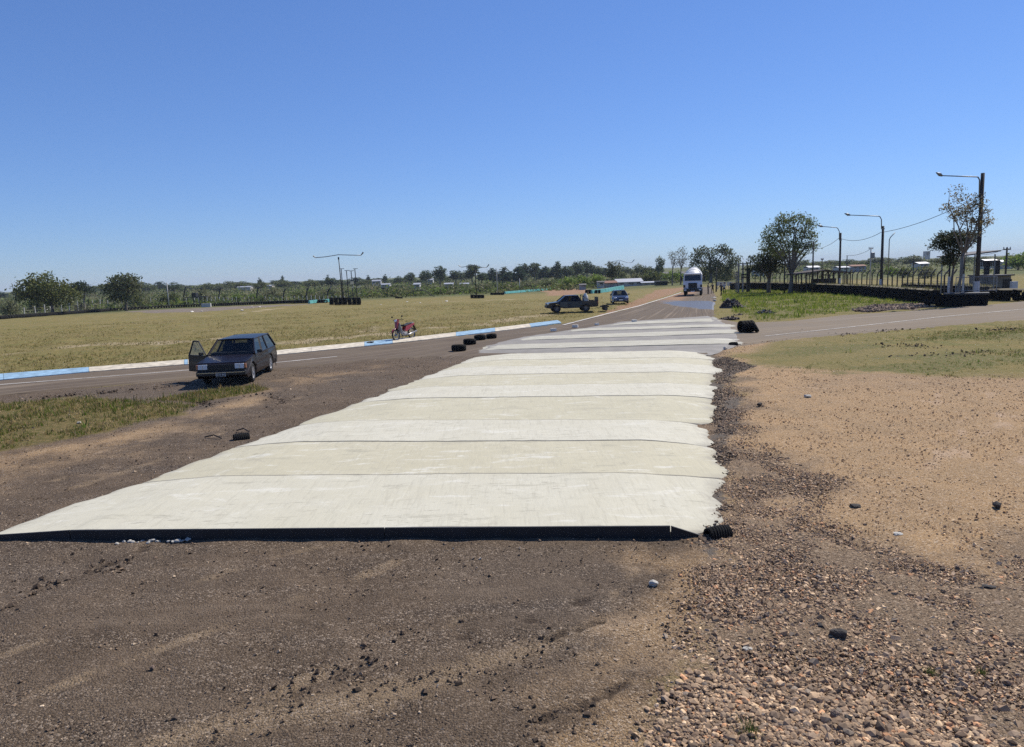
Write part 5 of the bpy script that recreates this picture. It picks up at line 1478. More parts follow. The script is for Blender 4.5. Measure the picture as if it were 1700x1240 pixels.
# ---- black pickup seen from its side
def make_pickup():
    fw = G(924.5, 519.5); rw = G(973, 517.5)
    paint = mat('pickup_paint', (0.006, 0.007, 0.010), 0.4, 0.0, var=0.1, scale=2, coat=0.35)
    hd = fw - rw; hd.z = 0
    wbase = hd.length
    k = wbase / 3.05
    yaw = math.atan2(hd.x, -hd.y)
    Mz = Matrix.Rotation(yaw, 3, 'Z')
    W, L, R = 1.86, 5.25, 0.40
    # near side wheels are on the +x side
    local = Vector((W / 2 - 0.12, 0.95, 0)) * k
    o = Vector((fw.x, fw.y, 0)) - Mz @ local
    root = thing('pickup_truck', (o.x, o.y, float(Zt(o.x, o.y)) + 0.02), 'black double-cab pickup with doors and tailgate open, standing on the field', 'car', rz=yaw, scale=(k, k, k))
    zb, zt = 1.12, 1.70
    top = [(0.05, 0.50), (0.0, 0.62), (0.03, 0.90), (0.12, 1.0), (1.15, 1.10), (1.25, zb), (3.55, zb), (3.60, 1.10), (5.18, 1.10), (5.22, 0.62), (5.15, 0.46)]
    prof = arch_profile(top, L, [0.95, 4.0], 0.47, R, 0.46) + [(0.15, 0.46)]
    fx = lambda y, z: (0.97 if z < 0.6 else 1.0 if z < 0.95 else 0.97) * (0.94 if y < 0.1 else 1.0)
    # bed is open: outline without the bed floor is kept solid below 0.75 m
    cabtop = [(0.05, 0.50), (0.0, 0.62), (0.03, 0.90), (0.12, 1.0), (1.15, 1.10), (1.25, zb), (3.55, zb), (3.60, 1.08), (3.62, 0.72), (5.18, 0.72), (5.22, 0.62), (5.15, 0.46)]
    MB().prism(arch_profile(cabtop, L, [0.95, 4.0], 0.47, R, 0.46) + [(0.15, 0.46)], -W / 2 + 0.045, W / 2 - 0.045, fx).build('body', paint, root, bevel=0.02)
    for s in (-1, 1):
        side = arch_profile([(3.62, 1.10), (5.18, 1.10), (5.22, 0.70), (5.18, 0.50)], L, [4.0], 0.47, R, 0.50) + [(3.52, 0.50), (3.62, 0.6)]
        MB().prism(side, s * (W / 2 - 0.042), s * W / 2).build('bed_side', paint, root, bevel=0.01)
    for s in (-1, 1):
        MB().box((s * 0.80, 5.235, 0.92), (0.12, 0.05, 0.30)).build('tail_light', REDLENS, root, bevel=0.01)
    vehicle_cabin(root, zb, zt, 1.22, 1.95, 3.18, 3.52, W / 2 * 0.95, 0.66, paint, TINT, (0.52,), pillar=0.045, skip_panes=((1, 0),))
    wm = wheel_meshes(R, 0.25, 0.235, DARK_ALLOY, 6)
    for y in (0.95, 4.0):
        for s in (-1, 1):
            add_wheel(root, wm, s * (W / 2 - 0.12), y, R, s)
    MB().box((0, -0.02, 0.62), (1.74, 0.14, 0.26)).build('front_bumper', BLACK_PL, root, bevel=0.04)
    MB().box((0, 0.02, 0.87), (0.9, 0.06, 0.18)).build('grille', BLACK_PL, root, bevel=0.02)
    for s in (-1, 1):
        MB().box((s * 0.70, 0.05, 0.92), (0.36, 0.12, 0.14), (0, 0, s * 0.2)).build('headlight', LAMP, root, bevel=0.02)
        MB().box((s * (W / 2 + 0.10), 1.55, 1.22), (0.18, 0.09, 0.15)).build('door_mirror', BLACK_PL, root, bevel=0.02)
        MB().box((s * (W / 2 + 0.02), 2.45, 0.45), (0.14, 1.7, 0.05)).build('side_step', BLACK_PL, root)
    door_panel(root, 1, 2.38, 3.40, 0.56, 1.10, W / 2 - 0.043, W / 2 * 0.95 - 0.02, paint)
    hinge = Vector((W / 2 + 0.004, 1.32, 0))
    dd = MB().hexa([(0, 0, .55), (0.06, 0, .55), (0.06, 1.0, .55), (0, 1.0, .55)], [(-.02, 0, 1.12), (.03, 0, 1.12), (.03, 1.0, 1.12), (-.02, 1.0, 1.12)])
    od = dd.build('open_door', paint, root, bevel=0.01, loc=hinge, rot=(0, 0, math.radians(-50)), label='front door swung open')
    A_, B_, C_, D_ = Vector((0, .02, 1.12)), Vector((0, .98, 1.12)), Vector((-.2, .92, 1.68)), Vector((-.2, .58, 1.68))
    fr = MB()
    for q0, q1 in ((A_, D_), (D_, C_), (C_, B_)): fr.tube([q0, q1], .03, 6)
    fr.build('window_frame', BLACK_PL, od)
    MB().quad(A_, B_, C_, D_).build('pane', TINT, od)
    # tailgate hanging open, roll bar, load
    MB().box((0, 5.27, 0.98), (1.6, 0.06, 0.95)).build('tailgate', BLACK_PL, root, bevel=0.01, loc=None)
    rb = MB()
    for s in (-1, 1): rb.tube([(s * .72, 3.75, 1.10), (s * .70, 3.72, 1.62), (s * .6, 3.70, 1.70)], .035, 7)
    rb.tube([(-.6, 3.70, 1.70), (.6, 3.70, 1.70)], .035, 7).tube([(-.72, 4.5, 1.10), (-.70, 3.74, 1.62)], .03, 6).tube([(.72, 4.5, 1.10), (.70, 3.74, 1.62)], .03, 6)
    rb.build('roll_bar', BLACK_PL, root, smooth=True)
    return root, k
pickup, pk = make_pickup()
def on_pickup(p):
    return pickup.location + Matrix.Rotation(pickup.rotation_euler.z, 3, 'Z') @ (Vector(p) * pk)
SACK = mat('white_sack', (0.62, 0.60, 0.56), 0.85, var=0.2, scale=6)
q = on_pickup((0.30, 4.05, 0.74))
sk = MB(); r_ = random.Random(3)
for zz, rx, ry in ((0.0, .20, .26), (.15, .25, .30), (.40, .24, .27), (.58, .17, .22), (.70, .07, .08), (.76, .10, .10)):
    pass
prof_ = [(0.0, 0.0), (.22, 0.0), (.27, .14), (.26, .45), (.21, .72), (.09, .84), (.12, .90), (0.0, .88)]
sk.lathe(prof_, 14, 'z', closed=False)
sk.v = [(x * (1 + r_.uniform(-.08, .08)), y * (1 + r_.uniform(-.08, .08)), z) for x, y, z in sk.v]
so = sk.build('sack', SACK, smooth=True, loc=q); tag(so, 'white filled sack standing in the bed of the black pickup', 'sack')

# ---- small two-wheeled trailer behind the pickup
def make_trailer():
    p = on_pickup((0.0, 5.55, 0)); p.z = float(Zt(p.x, p.y)) + 0.02
    rust = mat('trailer_steel', (0.045, 0.04, 0.038), 0.7, 0.3, var=0.4, scale=4)
    root = thing('small_trailer', p, 'small low dark trailer hitched behind the black pickup', 'trailer', rz=pickup.rotation_euler.z, scale=(.6, .6, .6))
    MB().box((0, 0.75, 0.50), (1.0, 1.1, 0.07)).build('deck', rust, root, bevel=0.01)
    MB().tube([(0, -0.35, .48), (0, 0.25, .48)], .035, 6).build('drawbar', rust, root)
    MB().tube([(-.3, .9, .60), (-.1, 1.7, .85), (0.1, 2.4, 1.0)], .03, 6).build('tow_arm', rust, root)
    wm = wheel_meshes(0.27, .16, .15, DARK_ALLOY)
    for s in (-1, 1): add_wheel(root, wm, s * .58, .8, .27, s)
    for s in (-1, 1): MB().box((s * .48, .75, .60), (.04, 1.05, .14)).build('side_rail', rust, root)
    MB().box((0.1, .7, .66), (.5, .5, .26)).build('engine_block', rust, root, bevel=.03)
make_trailer()

# ---- blue sedan facing the camera
def make_sedan():
    c = G(1031, 505)
    paint = mat('sedan_paint', (0.045, 0.070, 0.135), 0.28, 0.3, var=0.1, scale=2, coat=0.9)
    d = depth(c)
    yaw = math.radians(-4)
    W, L, R = 1.74, 4.4, 0.31
    k = (29.0 * d / FPX) / (W + 0.12)
    root = thing('sedan_car', (c.x, c.y, c.z + 0.02), 'blue grey sedan facing the camera on the field beside the track edge', 'car', rz=yaw, scale=(k, k, k))
    zb, zt = 0.92, 1.40
    top = [(0.04, 0.34), (0.0, 0.46), (0.06, 0.68), (0.18, 0.76), (0.9, 0.87), (1.22, zb), (3.55, zb), (3.70, 0.93), (4.30, 0.90), (4.40, 0.62), (4.36, 0.32)]
    prof = arch_profile(top, L, [0.82, 3.42], 0.36, R, 0.24) + [(0.12, 0.24)]
    fx = lambda y, z: (0.98 if z < 0.4 else 1.0 if z < 0.72 else 0.95) * (0.9 if y < 0.1 else 1.0)
    MB().prism(prof, -W / 2, W / 2, fx).build('body', paint, root, bevel=0.03)
    vehicle_cabin(root, zb, zt, 1.05, 1.80, 2.95, 3.68, W / 2 * 0.93, 0.58, paint, GLASS, (0.45,))
    wm = wheel_meshes(R, 0.2, 0.2, ALLOY)
    for y in (0.82, 3.42):
        for s in (-1, 1): add_wheel(root, wm, s * (W / 2 - 0.11), y, R, s)
    for s in (-1, 1):
        MB().ball((s * 0.60, 0.07, 0.66), (0.17, 0.08, 0.10)).build('headlight', LAMP, root, smooth=True)
        MB().box((s * (W / 2 + 0.09), 1.35, 0.98), (0.18, 0.09, 0.13)).build('door_mirror', BLACK_PL, root, bevel=0.03)
        MB().ball((s * 0.55, 0.0, 0.38), (0.08, 0.04, 0.05), 8, 5).build('fog_light', LAMP, root, smooth=True)
    MB().box((0, -0.005, 0.44), (1.5, 0.06, 0.16)).build('front_bumper', paint, root, bevel=0.03)
    MB().box((0, -0.04, 0.30), (0.9, 0.02, 0.09)).build('lower_grille', BLACK_PL, root)
    MB().box((0, 0.01, 0.64), (0.5, 0.08, 0.11)).build('grille', BLACK_PL, root, bevel=0.01)
    MB().box((0, -0.045, 0.45), (0.40, 0.012, 0.12)).build('number_plate', PLATE_WHITE, root)
make_sedan()

# ---- white concrete mixer truck
def make_mixer():
    c = G(1150, 491.5)
    d = depth(c)
    k = (31.0 * d / FPX) / 2.55
    white = mat('truck_white', (0.66, 0.67, 0.70), 0.4, var=0.12, scale=1.5, coat=0.3)
    drumw = mat('drum_white', (0.74, 0.73, 0.68), 0.5, var=0.16, scale=1.2)
    root = thing('mixer_truck', (c.x, c.y, c.z + 0.03), 'white concrete mixer truck facing the camera on the far track', 'truck', rz=math.radians(-16), scale=(k, k, k))
    W = 2.5
    cab = [(0.0, 0.95), (-0.02, 1.55), (0.10, 2.0), (0.34, 2.95), (0.55, 3.05), (2.0, 3.05), (2.05, 0.95)]
    MB().prism(cab, -W / 2, W / 2, lambda y, z: 1.0 if z < 2.1 else 0.95).build('cab', white, root, bevel=0.06)
    MB().plate((-1.08, 0.085, 2.06), (1.08, 0.085, 2.06), (1.03, 0.285, 2.82), (-1.03, 0.285, 2.82), 0.03).build('windscreen', mat('dark_windscreen', (0.012, 0.016, 0.022), 0.06, coat=0.5), root)
    MB().box((0, 0.12, 2.95), (2.3, 0.30, 0.10), (-0.2, 0, 0)).build('sun_visor', white, root, bevel=0.02)
    g = MB().box((0, -0.03, 1.40), (1.15, 0.08, 0.72)).build('grille', BLACK_PL, root, bevel=0.03)
    for j in range(4): MB().box((0, -0.078, 1.15 + .16 * j), (1.08, .02, .03)).build('grille_bar', INNER, g)
    b = MB().box((0, -0.08, 0.78), (2.48, 0.32, 0.46)).build('front_bumper', BLACK_PL, root, bevel=0.05)
    for s in (-1, 1):
        MB().box((s * .98, -.245, .82), (.32, .03, .18)).build('headlight', LAMP, root, bevel=.02)
        MB().box((s * 1.12, -.02, 1.32), (.26, .1, .36)).build('corner_panel', BLACK_PL, root, bevel=.02)
        m_ = MB().box((s * 1.52, .22, 2.38), (.22, .12, .62)).build('wing_mirror', BLACK_PL, root, bevel=.03)
        MB().tube([(s * 1.2, .30, 2.68), (s * 1.5, .22, 2.68)], .02, 5).build('mirror_arm', BLACK_PL, m_)
        MB().plate((s * 1.252, .45, 2.05), (s * 1.252, 1.45, 2.05), (s * 1.195, 1.45, 2.75), (s * 1.195, .60, 2.75), .01 * s).build('side_window', mat('dark_windscreen', (0.012, 0.016, 0.022), 0.06, coat=0.5), root)
        MB().box((s * 1.15, 1.0, .62), (.2, .9, .3)).build('step', BLACK_PL, root)
    MB().box((0, -.25, .62), (.52, .02, .14)).build('number_plate', PLATE_WHITE, root)
    MB().box((0, 4.6, .95), (.9, 8.2, .28)).build('chassis', BLACK_PL, root)
    wm = wheel_meshes(.52, .30, .29, DARK_ALLOY, 8)
    for y in (1.0, 5.6, 6.95):
        for s in (-1, 1): add_wheel(root, wm, s * 1.05, y, .52, s)
    # drum: double cone, axis rising to the rear
    prof = [(0.0, 0.0), (.55, 0.0), (.85, .25), (1.18, 1.5), (1.2, 2.6), (.95, 4.0), (.55, 4.9), (0.0, 4.9)]
    dm = MB().lathe(prof, 30, 'y', closed=False)
    dr = dm.build('drum', drumw, root, smooth=True, loc=(0, 2.35, 2.05), rot=(math.radians(13), 0, 0))
    for j, (r_, y_) in enumerate(((1.21, 1.6), (1.22, 2.5), (1.02, 3.8))):
        MB().lathe([(r_ - .02, y_ - .03), (r_ + .02, y_ - .03), (r_ + .02, y_ + .03), (r_ - .02, y_ + .03)], 30, 'y').build('drum_band', white, dr)
    hp = MB().hexa([(-.3, 7.6, 2.9), (.3, 7.6, 2.9), (.3, 8.1, 2.9), (-.3, 8.1, 2.9)], [(-.6, 7.3, 3.6), (.6, 7.3, 3.6), (.6, 8.4, 3.6), (-.6, 8.4, 3.6)]).build('hopper', white, root)
    MB().hexa([(-.2, 8.0, 1.2), (.2, 8.0, 1.2), (.2, 8.1, 1.2), (-.2, 8.1, 1.2)], [(-.25, 7.7, 2.5), (.25, 7.7, 2.5), (.25, 7.9, 2.5), (-.25, 7.9, 2.5)]).build('chute', white, root)
    for s in (-1, 1): MB().tube([(s * .4, 7.9, 1.0), (s * .4, 7.8, 2.9)], .06, 6).build('hopper_post', BLACK_PL, root)
make_mixer()

# ---- small red motorcycle on its stand
def make_motorcycle():
    f = G(656, 568.5); r = G(686.5, 561.5)
    red = mat('motorcycle_red', (0.30, 0.008, 0.012), 0.32, var=0.1, coat=0.8)
    grey = mat('motorcycle_grey', (0.34, 0.33, 0.32), 0.45, var=0.15)
    steel = mat('bike_steel', (0.32, 0.32, 0.33), 0.35, 0.8, var=0.15)
    d = depth((f + r) / 2)
    hd = f - r; hd.z = 0; ln_ = hd.length
    k = 40.0 * d / FPX / 1.19
    wbk = 1.22
    dirv = Vector((-0.50, -0.86, 0))
    yaw = math.atan2(dirv.x, -dirv.y)
    c = (f + r) / 2
    root = thing('motorcycle', (c.x, c.y, float(Zt(c.x, c.y)) + 0.03), 'small red motorcycle with grey leg shield parked on its stand at the kerb', 'motorcycle', rz=yaw, scale=(k, k, k))
    root.rotation_euler = (0, math.radians(-5), yaw)
    yf, yr, R = -wbk / 2, wbk / 2, 0.285
    def bike_wheel(y):
        w = MB().lathe([(R - .055, -.028), (R - .01, -.03), (R, 0), (R - .01, .03), (R - .055, .028)], 30, 'x').build('wheel', RUBBER, root, smooth=True, loc=(0, y, R))
        MB().lathe([(R - .05, -.02), (R - .05, .02), (R - .07, .018), (R - .07, -.018)], 28, 'x').build('rim', steel, w)
        sp = MB()
        for j in range(14):
            a = 2 * PI * j / 14
            sp.tube([(.02 * (-1) ** j, .03 * math.cos(a + .4), .03 * math.sin(a + .4)), (0, (R - .06) * math.cos(a), (R - .06) * math.sin(a))], .004, 4)
        s_ = sp.build('spokes', steel, w); s_['kind'] = 'stuff'
        MB().lathe([(0, -.05), (.055, -.05), (.055, .05), (0, .05)], 14, 'x').build('hub', steel, w)
    bike_wheel(yf); bike_wheel(yr)
    fk = MB()
    for s in (-1, 1): fk.tube([(s * .055, yf, R), (s * .055, yf + .17, .72)], [.022, .02], 8)
    fk.build('front_fork', BLACK_PL, root, smooth=True)
    fe = MB(); vs = []
    n = 9
    for j in range(n):
        a = math.radians(25 + 125 * j / (n - 1))
        for x, dr_ in ((-.05, .0), (-.03, .025), (.03, .025), (.05, 0)):
            vs.append((x, yf - (R + .02 + dr_) * math.cos(a) , R + (R + .02 + dr_) * math.sin(a)))
    fs = [(j * 4 + i, j * 4 + i + 1, j * 4 + i + 5, j * 4 + i + 4) for j in range(n - 1) for i in range(3)]
    fe.add(vs, fs).build('front_fender', red, root, smooth=True)
    # front shroud with lamp, and the leg shield
    MB().hexa([(-.06, yf + .05, .60), (.06, yf + .05, .60), (.07, yf + .16, .58), (-.07, yf + .16, .58)], [(-.09, yf + .12, .93), (.09, yf + .12, .93), (.09, yf + .26, .93), (-.09, yf + .26, .93)]).build('front_shroud', red, root, bevel=.02)
    hl = MB().hexa([(-.08, yf + .08, .90), (.08, yf + .08, .90), (.10, yf + .28, .92), (-.10, yf + .28, .92)], [(-.10, yf + .14, 1.04), (.10, yf + .14, 1.04), (.10, yf + .28, 1.03), (-.10, yf + .28, 1.03)]).build('handlebar_cowl', red, root, bevel=.025)
    MB().ball((0, yf + .10, .97), (.075, .04, .06), 10, 6).build('headlight', LAMP, hl, smooth=True)
    MB().plate((-.20, yf + .33, .34), (.20, yf + .33, .34), (.15, yf + .24, .86), (-.15, yf + .24, .86), .03).build('leg_shield', grey, root, bevel=.012)
    MB().tube([(-.33, yf + .32, 1.0), (-.15, yf + .24, 1.03), (.15, yf + .24, 1.03), (.33, yf + .32, 1.0)], .014, 6).build('handlebar', BLACK_PL, root)
    for s in (-1, 1):
        m_ = MB().tube([(s * .24, yf + .27, 1.03), (s * .30, yf + .25, 1.14)], .007, 5).build('mirror_stem', BLACK_PL, root)
        MB().ball((s * .31, yf + .25, 1.17), (.065, .018, .038), 10, 6).build('mirror', BLACK_PL, m_, smooth=True)
    MB().tube([(0, yf + .22, .78), (0, yf + .42, .42), (0, .12, .36)], [.04, .045, .05], 8).build('frame_tube', BLACK_PL, root, smooth=True)
    MB().ball((0, -.02, .32), (.11, .17, .12), 12, 7).build('engine', steel, root, smooth=True)
    MB().box((.09, .02, .30), (.07, .26, .18)).build('crankcase', grey, root, bevel=.03)
    for s in (-1, 1):
        MB().prism([(-.02, .44), (.12, .40), (.40, .52), (.78, .70), (.80, .78), (.42, .72), (.10, .66)], s * .07, s * .12).build('tail_fairing', red, root, bevel=.01)
    MB().prism([(-.06, .68), (.10, .66), (.42, .72), (.62, .76), (.64, .82), (.44, .81), (.15, .74), (-.04, .76)], -.12, .12).build('seat', BLACK_PL, root, bevel=.025)
    MB().prism([(.40, .735), (.76, .80), (.76, .825), (.40, .76)], -.10, .10).build('rear_carrier', grey, root)
    MB().box((0, .83, .70), (.13, .05, .08)).build('tail_light', REDLENS, root, bevel=.015)
    MB().plate((-.07, .80, .66), (.07, .80, .66), (.06, .98, .40), (-.06, .98, .40), .01).build('rear_mudguard', BLACK_PL, root)
    MB().tube([(.12, -.05, .24), (.14, .30, .26), (.15, .85, .36)], [.02, .035, .042], 8).build('exhaust', steel, root, smooth=True)
    for s in (-1, 1): MB().tube([(s * .11, yr, R), (s * .11, .40, .56)], .022, 7).build('rear_shock', steel, root)
    MB().tube([(-.06, .02, .22), (-.24, .08, .0)], .012, 5).build('side_stand', BLACK_PL, root)
    MB().tube([(-.24, -.02, .20), (.24, -.02, .20)], .014, 5).build('foot_peg', BLACK_PL, root)
    return root
make_motorcycle()

# ------------------------------------------------------------------ people by the truck
def make_person(px, py, hpx, label, shirt, trousers, pose, rz, hair=(0.02, 0.015, 0.012)):
    p = G(px, py)
    H = (hpx + 1.5) * depth(p) / FPX
    root = thing('person', (p.x, p.y, p.z + 0.02), label, 'person', rz=rz, scale=(H / 1.72,) * 3)
    skin = mat('skin', (0.30, 0.17, 0.11), 0.6, var=0.08)
    J = {'pel': (0, 0, .92), 'chest': (0, .02 + pose.get('bend', 0) * -.25, 1.30 - pose.get('bend', 0) * .08), 'neck': (0, -.02 + pose.get('bend', 0) * -.34, 1.47 - pose.get('bend', 0) * .12), 'head': (0, -.04 + pose.get('bend', 0) * -.42, 1.60 - pose.get('bend', 0) * .16)}
    st = pose.get('stride', .12)
    V = [J['pel'], J['chest'], J['neck'], J['head'], (0, J['head'][1] - .01, J['head'][2] + .08)]
    E = [(0, 1), (1, 2), (2, 3), (3, 4)]
    Rr_ = [.145, .155, .058, .092, .075]
    def chain(start, pts):
        a = start
        for q, r in pts:
            V.append(q); Rr_.append(r); E.append((a, len(V) - 1)); a = len(V) - 1
    for s in (-1, 1):
        fwd = st * s
        chain(0, [((s * .10, 0, .86), .095), ((s * .11, -fwd * .6 - .02, .48), .062), ((s * .12, -fwd, .09), .042), ((s * .12, -fwd - .14, .04), .034)])
        ar = pose.get('armR' if s > 0 else 'armL', 0.1)
        sh = (s * .20, J['chest'][1], J['chest'][2] + .09)
        el = (s * (.25 + .03), J['chest'][1] - .26 * math.sin(ar), sh[2] - .27 * math.cos(ar))
        ha = (s * .24, el[1] - .26 * math.sin(ar + .5), el[2] - .25 * math.cos(ar + .5))
        hb = (s * .235, ha[1] - .08 * math.sin(ar + .5), ha[2] - .08 * math.cos(ar + .5))
        chain(1, [(sh, .068), (el, .046), (ha, .032), (hb, .03)])
    me = bpy.data.meshes.new('body')
    me.from_pydata(V, E, [])
    o = link(me, 'body', root)
    sm = o.modifiers.new('skin', 'SKIN'); sm.use_smooth_shade = True
    for i, r in enumerate(Rr_):
        me.skin_vertices[0].data[i].radius = (r, r * .85)
    me.skin_vertices[0].data[0].use_root = True
    ss = o.modifiers.new('sub', 'SUBSURF'); ss.levels = 1; ss.render_levels = 1
    # cloth and skin by height on the body itself
    m = bpy.data.materials.new('clothed_body'); m.use_nodes = True
    N, L = m.node_tree.nodes, m.node_tree.links
    tc = N.new('ShaderNodeTexCoord').outputs['Object']; sx = N.new('ShaderNodeSeparateXYZ'); L.new(tc, sx.inputs[0])
    c = node_mix(N, L, node_range(N, L, sx.outputs[2], .935, .94), trousers, shirt)
    c = node_mix(N, L, node_range(N, L, sx.outputs[2], J['neck'][2] - .03, J['neck'][2] - .025), c, (0.30, 0.17, 0.11))
    c = node_mix(N, L, node_range(N, L, sx.outputs[2], .085, .08), c, (0.02, 0.018, 0.016))
    L.new(c, N['Principled BSDF'].inputs['Base Color']); N['Principled BSDF'].inputs['Roughness'].default_value = .85
    me.materials.append(m)
    hx = J['head']
    MB().ball((0, hx[1] + .025, hx[2] + .075), (.10, .11, .085), 10, 6).build('hair' if not pose.get('cap') else 'cap', mat('hair_%d' % px, pose.get('cap') or hair, .8), root, smooth=True)
    fc = MB()
    for s in (-1, 1): fc.ball((s * .035, hx[1] - .088, hx[2] + .02), (.012, .008, .009), 6, 4)
    e_ = fc.build('eyes', BLACK_PL, root); e_['kind'] = 'stuff'
    MB().hexa([(-.016, hx[1] - .085, hx[2] - .02), (.016, hx[1] - .085, hx[2] - .02), (.01, hx[1] - .07, hx[2] - .02), (-.01, hx[1] - .07, hx[2] - .02)], [(-.007, hx[1] - .095, hx[2] + .0), (.007, hx[1] - .095, hx[2] + .0), (.006, hx[1] - .08, hx[2] + .03), (-.006, hx[1] - .08, hx[2] + .03)]).build('nose', skin, root)
    return root
make_person(1175.5, 489, 17.5, 'person in grey shirt and dark trousers closest to the mixer truck', (0.16, 0.155, 0.15), (0.03, 0.03, 0.04), {'stride': .05, 'armL': .9, 'armR': .3}, math.radians(70))
make_person(1183, 488, 17, 'person in dark clothes standing second from the mixer truck', (0.07, 0.07, 0.075), (0.045, 0.05, 0.045), {'stride': .08, 'bend': .15, 'armL': .5, 'armR': .6}, math.radians(200))
make_person(1197.5, 491.5, 20, 'person in black clothes striding, with pale shoulders, on the island grass', (0.03, 0.03, 0.035), (0.018, 0.018, 0.02), {'stride': .24, 'armL': .5, 'armR': -.3, 'bend': .12, 'cap': (0.05, 0.05, 0.06)}, math.radians(-60))
make_person(1202.5, 488, 17.5, 'person in pale shirt and black trousers, rightmost of the group', (0.42, 0.43, 0.46), (0.02, 0.02, 0.024), {'stride': .08, 'armL': .2, 'armR': .2}, math.radians(20))
# ------------------------------------------------------------------ tyres lying about
def tyre_mesh(R=0.31, w=0.20, ri=0.19):
    hw = w / 2
    prof = [(ri, -hw * .62), (ri + .03, -hw * .95), (R - .05, -hw), (R - .008, -hw * .72), (R, -hw * .3), (R - .006, 0), (R, hw * .3), (R - .008, hw * .72), (R - .05, hw), (ri + .03, hw * .95), (ri, hw * .62), (ri + .012, hw * .5), (R - .03, hw * .55), (R - .03, -hw * .55), (ri + .012, -hw * .5)]
    return MB().lathe(prof, 26, 'z').mesh('tyre', OLD_RUBBER, True)
TYRE = tyre_mesh()
TYRE_LOW = MB().lathe([(.18, -.08), (.27, -.10), (.31, -.07), (.31, .07), (.27, .10), (.18, .08)], 14, 'z').mesh('tyre', OLD_RUBBER, True)

for (px, py, w), lab in zip([(762, 586.5, 25), (780, 575.5, 22), (797, 568, 20), (816, 565.5, 18)],
                            ['flat-lying tyre nearest the camera at the corner of the concrete', 'flat-lying tyre second in the short row at the track edge', 'flat-lying tyre third in the short row at the track edge', 'flat-lying tyre farthest along the short row at the track edge']):
    p = G(px, py - 3)
    k = w * depth(p) / FPX / 0.62
    o = link(TYRE, 'tyre'); o.location = (p.x, p.y, p.z + 0.135 * k + 0.02); o.scale = (k, k, k * 1.25); o.rotation_euler = (0.03, 0.02, px)
    tag(o, lab, 'tyre', 'tyres marking the corner of the concrete')

# upright row of tyres with one leaning on it, at the mouth of the side road
c = G(1240, 553)
k = 20.0 * depth(c) / FPX / 0.62
mpp = depth(c) / FPX
ax = Vector((0.97, 0.24, 0)).normalized()
for i in range(4):
    p = c + Vector((-8.0 * mpp, 0.1, 0)) + ax * (0.19 * k * i)
    o = link(TYRE, 'tyre')
    o.location = (p.x, p.y, float(Zt(p.x, p.y)) + 0.305 * k + 0.03); o.scale = (k, k, k)
    o.rotation_euler = (PI / 2, 0, math.atan2(ax.y, ax.x) + PI / 2)
    o.rotation_mode = 'QUATERNION'
    o.rotation_quaternion = (ax + Vector((0, 0, 0.03 * i))).to_track_quat('Z', 'Y')
    tag(o, f'standing tyre in the upright row by the side road, {ordinal(i)} from the left', 'tyre', 'upright tyre row by the side road')
p = c + Vector((13.5 * mpp, 0.05, 0))
o = link(TYRE, 'tyre'); o.scale = (k * 1.0,) * 3
o.rotation_mode = 'QUATERNION'; o.rotation_quaternion = Vector((0.80, -0.30, 0.52)).to_track_quat('Z', 'Y')
o.location = (p.x, p.y, p.z + 0.30 * k)
tag(o, 'tyre leaning at a slant against the upright row by the side road', 'tyre')

# pieces cut from tyres, holding the forms
def tyre_piece(px, py, wpx, rz, label, arc=110):
    """a short length of tread bent into a low arch, ribs running over it"""
    p = G(px, py)
    k = wpx * depth(p) / FPX / 0.36
    Lh, R, th = 0.36, 0.125, 0.028
    n, m = 14, 9
    vs = []; fs = []
    for i in range(m):
        x = -Lh / 2 + Lh * i / (m - 1)
        rr = R * (1 - 0.10 * (2 * i / (m - 1) - 1) ** 2)
        for j in range(n + 1):
            a = PI * j / n
            vs.append((x, -rr * math.cos(a) * 1.05, rr * 1.25 * math.sin(a) ** 0.8))
        for j in range(n + 1):
            a = PI * (n - j) / n
            vs.append((x, -(rr - th) * math.cos(a) * 1.05, (rr - th) * 1.25 * math.sin(a) ** 0.8))
    w = 2 * (n + 1)
    for i in range(m - 1):
        for j in range(w):
            j2 = (j + 1) % w
            fs.append((i * w + j, i * w + j2, (i + 1) * w + j2, (i + 1) * w + j))
    for i in (0, m - 1):
        for j in range(n):
            q = (i * w + j, i * w + j + 1, i * w + w - 2 - j, i * w + w - 1 - j)
            fs.append(q if i else q[::-1])
    root = MB().add(vs, fs).build('tyre_piece', OLD_RUBBER, loc=(p.x, p.y, p.z - .005), rot=(0, 0, rz)); root.scale = (k, k, k)
    worn = mat('scuffed_tread', (0.022, 0.021, 0.02), .85, var=.5, scale=30)
    for i in range(8):
        x = -Lh / 2 + Lh * (i + .5) / 8
        pts = [(x, -(R + .003) * math.cos(PI * j / 10) * 1.05, (R + .003) * 1.25 * math.sin(PI * j / 10) ** .8) for j in range(0, 6)]
        MB().tube(pts, .005, 4).build('tread_rib', worn, root)
    return tag(root, label, 'tyre piece')
tyre_piece(1192, 889, 40, math.radians(18), 'cut black tyre piece at the near right corner of the concrete', 70)
tyre_piece(401, 729, 25, math.radians(28), 'cut black tyre piece lying left of the concrete strips', 64)
tyre_piece(1217.5, 573, 13, math.radians(10), 'small black tyre piece beside the upright tyre row', 70)

